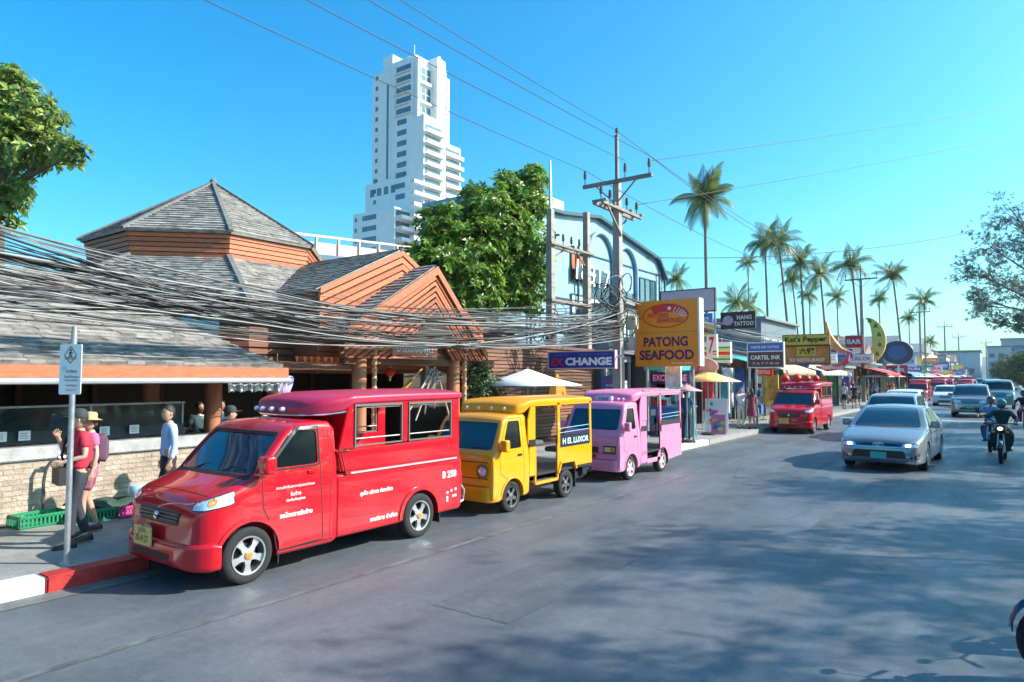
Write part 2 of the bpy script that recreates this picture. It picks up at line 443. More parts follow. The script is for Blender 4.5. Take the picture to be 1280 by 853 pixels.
# ------------------------------------------------------------------ the larger red songthaew (front of the row)
def red_songthaew(label, P):
    t = thing('songthaew', label, 'songthaew', group='songthaews working the street')
    hw = .81
    st = [(.08, .34, .72, .54), (.10, .30, .79, .63), (.14, .27, .855, .70), (.20, .25, .915, .75), (.29, .24, .96, .785), (.42, .23, 1.01, .80), (.62, .22, 1.085, .81), (.68, .22, 1.115, .81),
          (.8, .22, 1.25, .81), (1.02, .22, 1.49, .81), (1.12, .22, 1.585, .81), (1.2, .22, 1.635, .81), (1.35, .22, 1.665, .81), (1.6, .22, 1.68, .81), (1.74, .22, 1.67, .81), (1.8, .24, 1.62, .80)]
    body = car_loft(st, belt=1.1, tum=.13, rb=.05, rt=.085, crown=.03)
    bv = bvh_of(body)
    bo = body.build('cab_body', P, t)
    wa, wr, rad = .64, 3.26, .3
    sw = [(.83, 1.19), (1.53, 1.19), (1.53, 1.575), (1.25, 1.585)]
    ws = [(-.70, 1.14), (.70, 1.14), (.635, 1.545), (-.635, 1.545)]
    cuts = [patch(bv, rpoly(sw, .05), s, -.022, .3) for s in ('+x', '-x')]
    cuts.append(patch(bv, rpoly(ws, .06), 'front', -.03, .5, .12))
    for s in (1, -1): cuts.append(xcyl(wa, rad, rad+.055, s*.56, s*1.0) if s > 0 else xcyl(wa, rad, rad+.055, -1.0, -.56))
    boolean(bo, cuts); shade(bo.data, 32)
    for s in ('+x', '-x'): strip(bv, rpoly([(.81, 1.17), (1.55, 1.17), (1.55, 1.595), (1.24, 1.605)], .05), s, .022, .003, True).build('window_seal', SEAM, t)
    strip(bv, rpoly([(-.72, 1.12), (.72, 1.12), (.655, 1.565), (-.655, 1.565)], .06), 'front', .022, .006, True).build('windscreen_seal', SEAM, t)
    for s in ('+x', '-x'): patch(bv, rpoly([(.82, 1.18), (1.54, 1.18), (1.54, 1.585), (1.24, 1.595)], .05), s, -.04, -.016).build('side_window', SIDEGL, t, smooth=True)
    w = patch(bv, rpoly([(-.71, 1.13), (.71, 1.13), (.645, 1.555), (-.645, 1.555)], .06), 'front', -.05, -.018, .1).build('windscreen', CARGLASS, t, smooth=True)
    for x in (-.35, .2):
        mb = MB(); p = [Vector((x-.02, .69, 1.13)), Vector((x+.12, .76, 1.185)), Vector((x+.36, .745, 1.165))]
        mb.tube([q+Vector((0, -.012, .012)) for q in p], .008, 6); mb.build('wiper', BLACKM, w)
    # visor strip over the side windows, seams, doors
    for s in ('+x', '-x'):
        d = strip(bv, [(1.56, 1.62), (1.56, 1.0), (1.6, .3), (.98, .28), (.93, .5), (.79, .78), (.78, 1.12), (1.2, 1.61)], s, .014, .0015, True)
        d.build('door_seam', SEAM, t)
        mb = strip(bv, [(.93, 1.29), (1.255, 1.615), (1.53, 1.605)], s, .035, .02); mb.build('rain_visor', mat('smoked visor', (.02, .03, .04), .4), t)
        patch(bv, rpoly([(1.38, 1.09), (1.50, 1.09), (1.50, 1.125), (1.38, 1.125)], .015), s, -.005, .02).build('door_handle', P, t, smooth=True)
        patch(bv, rpoly([(.37, .90), (.44, .905), (.44, .93), (.38, .93)], .01), s, -.005, .012).build('side_repeater', mat('clear lens', (.8, .6, .4), .2, coat=1), t, smooth=True)
        # arch lip
        for a0 in (0,):
            pts = [(wa+(rad+.1)*math.cos(PI*k/14), rad+(rad+.1)*math.sin(PI*k/14)) for k in range(15)]
            pts += [(wa+(rad+.058)*math.cos(PI*k/14), rad+(rad+.058)*math.sin(PI*k/14)) for k in range(14, -1, -1)]
            patch(bv, pts, s, -.01, .014, .1).build('wheel_arch', P, t, smooth=True)
        # headlamp wraps round the corner
    for sg in (1, -1):
        dg = 'diag+' if sg > 0 else 'diag-'
        out = [(sg*u, v) for u, v in [(.50, .825), (.51, .895), (.70, .955), (.885, 1.005), (.90, .885), (.86, .865), (.66, .835)]]
        if sg < 0: out.reverse()
        h = patch(bv, rpoly(out, .02), dg, -.02, .008, .04).build('headlamp', LAMPGL, t, smooth=True, ang=50)
        lamp = [(sg*u, v) for u, v in [(.67, .87), (.67, .935), (.75, .945), (.75, .88)]]
        if sg < 0: lamp.reverse()
        patch(bv, rpoly(lamp, .03), dg, .0, .013, .04).build('turn_signal', AMBER, h, smooth=True, ang=50)
        fr_ = strip(bv, out, dg, .008, .010, True); fr_.build('lamp_surround', SEAM, h)
    strip(bv, [(-.64, .26), (.64, .26), (.70, .63), (-.70, .63)], 'top', .010, .0015, True).build('bonnet_gap', SEAM, t)
    strip(bv, [(-.74, .655), (.74, .655)], 'top', .05, .003).build('scuttle', DARKPL, t)
    for s in ('+x', '-x'):
        strip(bv, [(.98, .262), (1.74, .262)], s, .05, .004).build('sill_trim', DARKPL, t)
        strip(bv, [(1.70, 1.60), (1.70, .3)], s, .008, .0015).build('panel_line', SEAM, t)
    # grille with bars and emblem
    g = patch(bv, rpoly([(-.40, .65), (.38, .65), (.42, .80), (-.43, .80)], .03), 'front', -.01, .006, .06).build('grille', BLACKM, t)
    for z in (.695, .73, .765):
        patch(bv, [(-.41, z), (.39, z), (.39, z+.012), (-.41, z+.012)], 'front', -.002, .022, .06).build('grille_bar', mat('grille grey', (.12, .11, .11), .35, .5), g)
    e = MB()
    for pts in ([(0, .045), (.05, .012), (.02, .0), (0, .015), (-.03, .012)], [(0, -.045), (-.05, -.012), (-.02, 0), (0, -.015), (.03, -.012)]):
        e.prism([(x, .73+z) for x, z in pts], 'y', .035, .06)
    e.build('emblem', CHROME, g)
    # bumper
    bst = [(.015, .28, .44, .42), (.035, .245, .47, .56), (.075, .225, .485, .66), (.14, .215, .495, .745), (.22, .21, .50, .805), (.31, .22, .48, .828)]
    bb = car_loft(bst, belt=2, rb=.04, rt=.04, crown=0, step=.03, bulge=0); bo2 = bb.build('front_bumper', P, t)
    bbv = bvh_of(bb); shade(bo2.data, 40)
    patch(bbv, rpoly([(-.45, .30), (.32, .30), (.36, .37), (-.45, .37)], .03), 'front', -.004, .004).build('air_intake', BLACKM, t)
    pl = patch(bbv, rpoly([(-.24, .40), (.14, .40), (.14, .585), (-.24, .585)], .012), 'front', .004, .012, .5)
    pl = MB().box(-.36, .0, -.012, .008, .40, .60).build('number_plate', PLATEY, t, bevel=.004)
    text_on('plate_lettering', '30-4127', mat('plate ink', (.25, .15, .05), .6), pl, (-.18, -.0135, .475), (1, 0, 0), (0, 0, 1), height=.075, width=.28)
    text_on('plate_lettering', 'ภูเก็ต', MATS['plate ink'], pl, (-.18, -.0135, .56), (1, 0, 0), (0, 0, 1), width=.16)
    # chassis and bed
    MB().box(-.6, .6, .3, 4.0, .24, .36).build('chassis', BLACKM, t)
    bed = car_loft([(1.80, .26, 1.02, .79), (1.83, .26, 1.02, .81), (4.08, .27, 1.02, .81), (4.14, .29, 1.0, .79)], belt=3, rb=.04, rt=.03, crown=0, step=.3, bulge=.006)
    bvb = bvh_of(bed); bo3 = bed.build('load_bed', P, t)
    boolean(bo3, [xcyl(wr, rad, rad+.05, .56, 1.0), xcyl(wr, rad, rad+.05, -1.0, -.56), MB().box(-.74, .74, 1.86, 4.2, .66, 1.3)]); shade(bo3.data, 32)
    for s in ('+x', '-x'):
        pts = [(wr+(rad+.11)*math.cos(PI*k/14), rad+(rad+.11)*math.sin(PI*k/14)) for k in range(15)]
        pts += [(wr+(rad+.053)*math.cos(PI*k/14), rad+(rad+.053)*math.sin(PI*k/14)) for k in range(14, -1, -1)]
        patch(bvb, pts, s, -.01, .016, .1).build('wheel_arch', P, t, smooth=True)
        strip(bvb, [(1.86, .86), (2.95, .92), (4.08, .985)], s, .008, .004).build('side_crease', P, t)
        strip(bvb, [(1.90, .95), (1.90, .52), (2.1, .47), (2.8, .47)], s, .006, .002).build('panel_line', SEAM, t)
        sg = 1 if s == '+x' else -1
        M1 = MB(); a = sorted((sg*.80, sg*.835)); M1.box(a[0], a[1], 1.92, 4.09, 1.0, 1.05); M1.build('side_rail', P, t, bevel=.01)
        a = sorted((sg*.80, sg*.838)); MB().box(a[0], a[1], 2.0, 4.0, 1.012, 1.036).build('rail_highlight', mat('painted rose highlight', (.62, .36, .42), .3, coat=.3), t)  # pale strip painted as the reflected highlight along the rail
        x = sorted((sg*.765, sg*.80))
        U = MB(); U.prism([(1.86, 1.05), (4.09, 1.05), (4.09, 1.34), (1.80, 1.30)], 'x', *x); U.build('upper_side_panel', P, t, bevel=.005)
        B = MB(); B.prism([(1.83, 1.305), (2.07, 1.335), (2.07, 1.90), (2.0, 1.90)], 'x', *x); B.build('front_buttress', P, t, bevel=.01)
        for y0, y1 in ((2.92, 3.02), (3.92, 4.09)): MB().box(x[0], x[1], y0, y1, 1.335, 1.88).build('canopy_post', P, t, bevel=.01)
        MB().box(x[0], x[1], 2.05, 4.08, 1.86, 1.92).build('canopy_header', P, t, bevel=.006)
        for y0, y1 in ((2.08, 2.91), (3.03, 3.91)):
            f = MB(); xx = sorted((sg*.775, sg*.81))
            f.box(xx[0], xx[1], y0, y1, 1.835, 1.862); f.box(xx[0], xx[1], y0, y1, 1.338, 1.356); f.box(xx[0], xx[1], y0, y0+.018, 1.35, 1.84); f.box(xx[0], xx[1], y1-.018, y1, 1.35, 1.84)
            f.tube([(sg*.78, y0, 1.43), (sg*.78, y1, 1.43)], .011, 8)
            f.build('window_frame', mat('window alloy', (.22, .20, .20), .4, .5), t)
        f = MB(); f.tube([(sg*.815, 1.98, 1.30), (sg*.83, 1.84, 1.31), (sg*.83, 1.93, 1.01)], .01, 6); f.build('trim_rail', mat('dark trim', (.12, .08, .05), .4, .4), t)
    # canopy front wall, roof with domed visor
    MB().box(-.77, .77, 1.98, 2.01, 1.3, 1.88).build('canopy_front', P, t)
    PR = mat('canopy vinyl '+P.name, (.42, .012, .06), .42, 0, .12, 2, coat=.2)
    rf = car_loft([(1.54, 1.745, 1.78, .30), (1.56, 1.74, 1.83, .42), (1.61, 1.74, 1.885, .54), (1.70, 1.745, 1.925, .64), (1.82, 1.76, 1.95, .72), (1.95, 1.79, 1.965, .78), (2.06, 1.865, 1.975, .815), (3.2, 1.885, 1.99, .82), (4.1, 1.89, 1.985, .82), (4.15, 1.90, 1.97, .80)],
                  belt=5, rb=.02, rt=.07, crown=.045, step=.06, bulge=0)
    rfo = rf.build('canopy_roof', PR, t, smooth=True, ang=40)
    gut = [(-.79, 2.05, 1.79), (-.74, 1.9, 1.765), (-.62, 1.68, 1.745), (-.4, 1.56, 1.735), (0, 1.53, 1.73), (.4, 1.56, 1.735), (.62, 1.68, 1.745), (.74, 1.9, 1.765), (.79, 2.05, 1.79)]
    MB().tube(gut, .014, 8).build('gutter_tube', CHROME, t)
    for x, y in ((-.52, 1.60), (-.32, 1.55), (-.1, 1.53), (.12, 1.53)):
        lathe_lamp(t, 'roof_lamp', LAMPGL, (x, y-.005, 1.80), .034, .05)
    sb = MB(); sb.tube([(.80, 2.08, 1.905), (.80, 4.09, 1.915)], .014, 8); sb.build('roof_edge_trim', CHROME, t)
    # benches, ceiling, grab rails
    for s in (1, -1):
        MB().box(*sorted((s*.42, s*.74)), 2.05, 4.0, .92, 1.02).build('bench', SEATV, t, bevel=.02)
        MB().tube([(s*.4, 2.1, 1.8), (s*.4, 4.0, 1.8)], .012, 8).build('grab_rail', CHROME, t)
    MB().box(-.74, .74, 1.9, 4.1, .62, .66).build('bed_floor', BLACKM, t)
    rb = MB(); rb.box(-.7, .7, 4.12, 4.3, .38, .42); rb.tube([(.72, 4.15, .33), (.72, 4.27, .36), (.72, 4.3, .5), (.72, 4.2, .62)], .02, 8); rb.build('rear_step', STEEL, t)
    tl = MB().box(.66, .80, 4.13, 4.165, .6, .8).build('tail_lamp', REDLENS, t, bevel=.01)
    # mirrors
    for s in (1,):
        m = MB(); m.prism([(.66, 1.14), (.84, 1.11), (.83, 1.22), (.76, 1.25)], 'x', *sorted((s*.79, s*.835))); m.build('mirror_base', P, t, bevel=.012)
        m = car_loft([(.70, 1.17, 1.33, .07), (.72, 1.155, 1.345, .088), (.80, 1.15, 1.35, .095), (.825, 1.16, 1.34, .09)], belt=5, rb=.03, rt=.03, crown=0, step=.03, bulge=0)
        m.v = [(x+s*.91, y, z) for x, y, z in m.v]; m.build('door_mirror', P, t, smooth=True, ang=45)
    # mud flaps
    for s in (1, -1):
        MB().box(*sorted((s*.62, s*.8)), 1.0, 1.012, .14, .34).build('mud_flap', DARKPL, t)
        MB().box(*sorted((s*.60, s*.8)), 3.66, 3.672, .14, .42).build('mud_flap', DARKPL, t)
    for s in (1, -1):
        for y in (wa, wr): add_wheel(t, s*.715, y, rad, .175, s, 'five', ALLOY, ORANGEP)
    return t, bv, bvb

def mark_red(t, bv, bvb):
    """lettering of the first red songthaew's street side"""
    TG = lambda *a, **k: text_proj('side_lettering', *a, **k)
    TG('สงวนสิทธิ์เฉพาะกลุ่มรถป่าตอง', WHITEP, t, bv, '+x', 1.21, .965, width=.52, height=.045, bold=.004)
    TG('รับจ้าง', WHITEP, t, bv, '+x', 1.21, .885, width=.14, bold=.004)
    TG('ประกันภัยบุคคล', WHITEP, t, bv, '+x', 1.21, .815, width=.26, bold=.01)
    TG('รถโดยสารรับจ้าง', WHITEP, t, bv, '+x', 1.22, .66, width=.44, bold=.03)
    TG('ภูเก็ต บริการ ท่องเที่ยว', WHITEP, t, bvb, '+x', 2.45, .74, width=.56, bold=.03)
    TG('รถบริการ นำเที่ยว', WHITEP, t, bvb, '+x', 2.58, .40, width=.48, bold=.03)
    TG('B 258', WHITEP, t, bvb, '+x', 3.86, .80, height=.10, width=.30, bold=.03)
    m = MB(); k = 0
    for y, z in ((3.80, .52), (3.89, .54), (3.98, .55), (3.80, .45), (3.80, .41), (3.93, .46), (3.98, .46)):
        q = patch(bvb, [(y, z), (y+.035, z), (y+.035, z+.035), (y, z+.035)], '+x', -.002, .003, .5); m.add(q.v, q.f)
    m.build('route_marks', WHITEP, t)

# ------------------------------------------------------------------ small flat nosed songthaews
def kei_songthaew(label, P, pink=False):
    t = thing('songthaew', label, 'songthaew', group='songthaews working the street')
    hw = .70; rad = .25 if not pink else .255; wa = .54; wr = 2.25 if not pink else 2.20; zr = 1.575 if not pink else 1.66
    dz = 0 if not pink else .05
    st = [(0, .30, .62, .61), (.010, .26, .80, .655), (.035, .24, .94, .685), (.09, .23, 1.0+dz, .695), (.2, .22, 1.20+dz, .70), (.36, .22, 1.50+dz, .70), (.45, .22, zr-.02, .70), (.6, .22, zr, .70), (.95, .22, zr+.01, .70), (1.02, .24, zr-.03, .69)]
    body = car_loft(st, belt=1.0, tum=.10, rb=.05, rt=.07, crown=.025)
    bv = bvh_of(body); bo = body.build('cab_body', P, t)
    zt = 1.48+dz
    sw = [(.27, 1.03+dz), (.80, 1.03+dz), (.78, zt), (.47, zt)]
    ws = [(-.60, 1.03+dz), (.60, 1.03+dz), (.575, zt-.02), (-.575, zt-.02)]
    cuts = [patch(bv, rpoly(sw, .04), s, -.02, .3) for s in ('+x', '-x')]+[patch(bv, rpoly(ws, .05), 'front', -.025, .5, .12)]
    cuts += [xcyl(wa, rad, rad+.05, .5, 1), xcyl(wa, rad, rad+.05, -1, -.5)]
    boolean(bo, cuts); shade(bo.data, 32)
    g = lambda p, e: [(p[0][0]-e, p[0][1]-e), (p[1][0]+e, p[1][1]-e), (p[2][0]+e, p[2][1]+e), (p[3][0]-e, p[3][1]+e)]
    for s in ('+x', '-x'): patch(bv, rpoly(g(sw, .01), .04), s, -.04, -.015).build('side_window', SIDEGL, t, smooth=True)
    w = patch(bv, rpoly(g(ws, .01), .05), 'front', -.045, -.016, .1).build('windscreen', CARGLASS, t, smooth=True)
    for x in (-.3, .15):
        MB().tube([(x, .10, 1.02+dz), (x+.14, .125, 1.07+dz), (x+.36, .12, 1.05+dz)], .007, 6).build('wiper', BLACKM, w)
    for s in ('+x', '-x'):
        strip(bv, [(.84, zt+.05), (.86, .5), (.80, .36), (.78, .33), (.19, .62) if False else (.20, .66), (.19, .98), (.43, zt+.04)], s, .009, .0015, True).build('door_seam', SEAM, t)
        patch(bv, rpoly([(.68, .90), (.80, .90), (.80, .935), (.68, .935)], .012), s, -.004, .016).build('door_handle', BLACKM, t, smooth=True)
        pts = [(wa+(rad+.085)*math.cos(PI*k/12), rad+(rad+.085)*math.sin(PI*k/12)) for k in range(13)]+[(wa+(rad+.053)*math.cos(PI*k/12), rad+(rad+.053)*math.sin(PI*k/12)) for k in range(12, -1, -1)]
        patch(bv, pts, s, -.01, .012, .1).build('wheel_arch', P, t, smooth=True)
    for sg in (1, -1):
        if pink:
            h = patch(bv, rpoly([(sg*.32, .60), (sg*.61, .60), (sg*.62, .75), (sg*.32, .75)][::sg], .02), 'front', -.01, .008, .06).build('headlamp', BLACKM, t, smooth=True)
            patch(bv, rpoly([(sg*.35, .625), (sg*.50, .625), (sg*.50, .725), (sg*.35, .725)][::sg], .01), 'front', .0, .016, .06).build('lamp_lens', mat('pale yellow lens', (.75, .7, .45), .1, .2, coat=1), h, smooth=True)
            patch(bv, rpoly([(sg*.515, .625), (sg*.60, .625), (sg*.60, .725), (sg*.515, .725)][::sg], .01), 'front', .0, .016, .06).build('turn_signal', AMBER, h, smooth=True)
            patch(bv, rpoly([(sg*.30, .33), (sg*.56, .33), (sg*.56, .43), (sg*.30, .43)][::sg], .03), 'front', -.01, .006, .06).build('fog_lamp', BLACKM, t)
        else:
            h = lathe_lamp(t, 'headlamp', LAMPGL, (sg*.50, -.0, .70), .085, .03)
            M = Matrix.Translation((sg*.50, -.005, .70)) @ Matrix.Rotation(PI/2, 4, 'X')
            MB().lathe([(.085, -.02), (.115, -.01), (.12, .01), (.09, .02)], 20, M, cap=False).build('lamp_ring', mat('brown ring '+P.name, (.35, .14, .03), .4), h, smooth=True)
    if pink:
        patch(bv, rpoly([(-.2, .60), (.2, .60), (.2, .72), (-.2, .72)], .02), 'front', -.01, .006).build('grille', BLACKM, t)
        MB().box(-.15, .15, -.035, -.02, .49, .56).build('front_badge', REDLENS, t)
    else:
        strip(bv, [(-.60, .84), (.60, .84)], 'front', .012, .002).build('panel_line', SEAM, t)
    strip(bv, [(-.62, .585), (.62, .585)], 'front', .012, .002).build('panel_line', SEAM, t)
    strip(bv, [(-.57, .46), (.57, .46)], 'front', .008, .002).build('panel_line', SEAM, t)
    # lower bumper lip
    bb = car_loft([(-.05, .25, .42, .5), (-.03, .22, .45, .6), (.03, .21, .455, .66), (.14, .21, .455, .70), (.2, .22, .45, .71)], belt=5, rb=.03, rt=.03, crown=0, step=.03, bulge=0)
    bb.build('front_bumper', P, t, smooth=True, ang=40)
    # bench body with the open entry on both sides
    MB().box(-.55, .55, .35, 3.1, .26, .40).build('chassis', BLACKM, t)
    MB().box(-.68, .68, 1.0, 3.2, .50, .545).build('bed_floor', DARKPL, t)
    e0, e1 = (1.21, 1.93) if not pink else (1.34, 2.06); zc = 1.72 if not pink else 1.80; ye = 3.17 if not pink else 3.33
    zl = .52 if not pink else .30
    for s in (1, -1):
        x = sorted((s*.705, s*.68)); A = (x[0], x[1])
        MB().box(*A, 1.02, e0, zl, 1.06).build('side_panel', P, t, bevel=.006)
        B = MB().prism([(.98, 1.06), (e0, 1.06), (e0, zc), (1.06, zc), (.98, zc-.25)], 'x', *A); B.build('front_buttress', P, t, bevel=.008)
        if pink:
            q = MB().prism([(e1, .30), (wr-rad-.07, .30)]+[(wr+(rad+.06)*math.cos(PI-PI*k/10), rad+(rad+.06)*math.sin(PI-PI*k/10)) for k in range(11)]+[(ye, .30), (ye, 1.10), (e1, 1.10)], 'x', *A); q.build('side_panel', P, t)
            MB().box(*A, e0, e1, .27, .37).build('sill', P, t, bevel=.006)
            for y0, y1, zz in ((e1+.02, ye-.05, 1.20), (e0-.30, e0-.02, 1.12)): MB().box(*sorted((s*.71, s*.69)), y0, y1, zz-.12, zz).build('dark_panel', DARKPL, t)
        else:
            q = MB().prism([(e1, .52), (wr-rad-.03, .52), (wr-rad+.04, .66), (wr+rad-.04, .66), (wr+rad+.05, .55), (ye, .55), (ye, .93), (e1, .93)], 'x', *A); q.build('side_panel', P, t, bevel=.005)
            for y0, y1, z0, z1 in ((e0-.2, e0-.02, 1.02, 1.14),): MB().box(*sorted((s*.72, s*.70)), y0, y1, z0, z1).build('vent_box', BLACKM, t)
            f = MB(); pts = [(wr-rad-.07, .48), (wr-rad+.02, .66), (wr+rad-.02, .66), (wr+rad+.06, .50)]
            for a, b in zip(pts, pts[1:]): f.beam((s*.70, a[0], a[1]), (s*.70, b[0], b[1]), .06, .035)
            f.build('fender_bar', P, t)
            fr = MB()
            for y in (e0, e1): fr.beam((s*.69, y, .38), (s*.69, y, 1.0), .035, .035)
            fr.beam((s*.69, e0, .38), (s*.69, e1, .38), .035, .05); fr.build('step_frame', P, t)
            MB().box(*sorted((s*.66, s*.4)), e0+.02, e1-.02, .38, .40).build('step_plate', STEEL, t)
            bn = MB().box(*sorted((s*.712, s*.695)), e1+.08, ye-.10, .93, 1.15).build('banner', mat('navy banner', (.008, .02, .035), .35, coat=.4), t)
            if s > 0: text_on('banner_lettering', 'H EL LUXOR', mat('pale lettering', (.55, .75, .78), .5), bn, (.7135, (e1+ye)/2, 1.035), (0, 1, 0), (0, 0, 1), height=.11, width=ye-e1-.3, bold=.02)
        for y0, y1 in ((e1, e1+.09), (ye-.08, ye)):
            MB().prism([(y0, .93), (y1, .93), (y1-.02, zc+.03), (y0-.02, zc+.03)], 'x', *A).build('canopy_post', P, t, bevel=.008)
        MB().box(*A, 1.05, ye, zc-.02, zc+.05).build('canopy_header', P, t, bevel=.006)
        r_ = MB(); zz = 1.27 if not pink else 1.33
        r_.tube([(s*.69, e1+.08, zz), (s*.69, ye-.09, zz+.02)], .010, 8); r_.tube([(s*.69, e1+.08, zz-.08), (s*.69, ye-.09, zz-.06)], .010, 8)
        if pink: r_.tube([(s*.70, e0-.24, 1.13), (s*.70, e0-.22, 1.24), (s*.70, e0-.04, 1.24), (s*.70, e0-.02, 1.13)], .012, 8)
        r_.build('side_rail', CHROME, t)
        MB().box(*sorted((s*.36, s*.66)), 2.0, ye-.08, .84, .93).build('bench', SEATV, t, bevel=.02)
        MB().box(*sorted((s*.60, s*.66)), 2.0, ye-.08, .93, 1.14).build('bench_back', SEATV, t, bevel=.02)
    MB().box(-.68, .68, 1.03, 1.06, .5, zc).build('cab_bulkhead', DARKPL, t)
    PR = paint('canopy '+P.name, tuple(c*.95 for c in P.node_tree.nodes['Principled BSDF'].inputs['Base Color'].default_value[:3]), .4, .3)
    rf = car_loft([(.74, zc-.14, zc-.10, .52), (.76, zc-.145, zc-.04, .58), (.82, zc-.14, zc+.02, .63), (.92, zc-.12, zc+.06, .67), (1.05, zc-.02, zc+.085, .705), (1.4, zc+.01, zc+.10, .71), (ye-.1, zc+.015, zc+.10, .71), (ye+.03, zc+.03, zc+.07, .69)],
                  belt=9, rb=.02, rt=.06, crown=.035, step=.06, bulge=0)
    rf.build('canopy_roof', PR, t, smooth=True, ang=40)
    if not pink:
        for x in (-.45, -.18, .1, .37): lathe_lamp(t, 'roof_lamp', mat('pearl lamp', (.75, .6, .4), .2, coat=1), (x, .785, zc-.06), .042, .06)
    else:
        sg_ = MB().box(-.22, .20, .60, .72, zr+.02, zr+.12).build('roof_sign', mat('taxi light box', (.55, .55, .75), .3, coat=.6), t, bevel=.015)
        text_on('roof_lettering', 'TAXI', mat('blue ink', (.05, .05, .2), .5), sg_, (0, .597, zr+.07), (1, 0, 0), (0, 0, 1), height=.06, width=.24)
        for x in (-.5, -.38, .34, .46): lathe_lamp(t, 'roof_lamp', mat('purple lamp', (.5, .2, .5), .2, coat=1), (x, .66, zr+.06), .035, .06)
        a = MB(); a.box(.655, .72, 1.15, ye, zc+.075, zc+.11); a.build('roof_edge_trim', STEEL, t, bevel=.01)
        text_on('side_lettering', 'ป 11 ซ', mat('dark ink', (.15, .02, .08), .6), t, (.708, 1.18, .52), (0, 1, 0), (0, 0, 1), height=.10, width=.22)
    for s in (1, -1):
        m = MB(); m.tube([(s*.68, .30, 1.05), (s*.78, .22, 1.07)], .012, 6); m.build('mirror_arm', P, t)
        m = car_loft([(.16, 1.03, 1.17, .05), (.175, 1.01, 1.19, .065), (.24, 1.0, 1.2, .07), (.26, 1.01, 1.19, .065)], belt=5, rb=.025, rt=.025, crown=0, step=.03, bulge=0)
        m.v = [(x+s*.79, y, z+dz) for x, y, z in m.v]; m.build('door_mirror', P, t, smooth=True, ang=45)
    rim = mat('dark steel rim', (.16, .17, .18), .4, .7) if not pink else mat('pink white rim', (.75, .55, .62), .35, .1, coat=.4)
    for s in (1, -1):
        for y in (wa, wr): add_wheel(t, s*.615, y, rad, .14, s, 'five', rim, None)
        MB().box(*sorted((s*.5, s*.68)), wr+rad+.07, wr+rad+.085, .15, .5).build('mud_flap', DARKPL, t)
    if not pink:
        MB().box(.3, .62, ye-.25, ye-.02, .3, .52).build('exhaust_box', BLACKM, t, bevel=.03)
    b_ = MB(); b_.tube([(-.6, ye+.08, .42), (.66, ye+.08, .42)], .025, 8); b_.tube([(.6, ye-.05, .42), (.6, ye+.08, .42)], .02, 6); b_.build('rear_bumper', BLACKM, t)
    return t

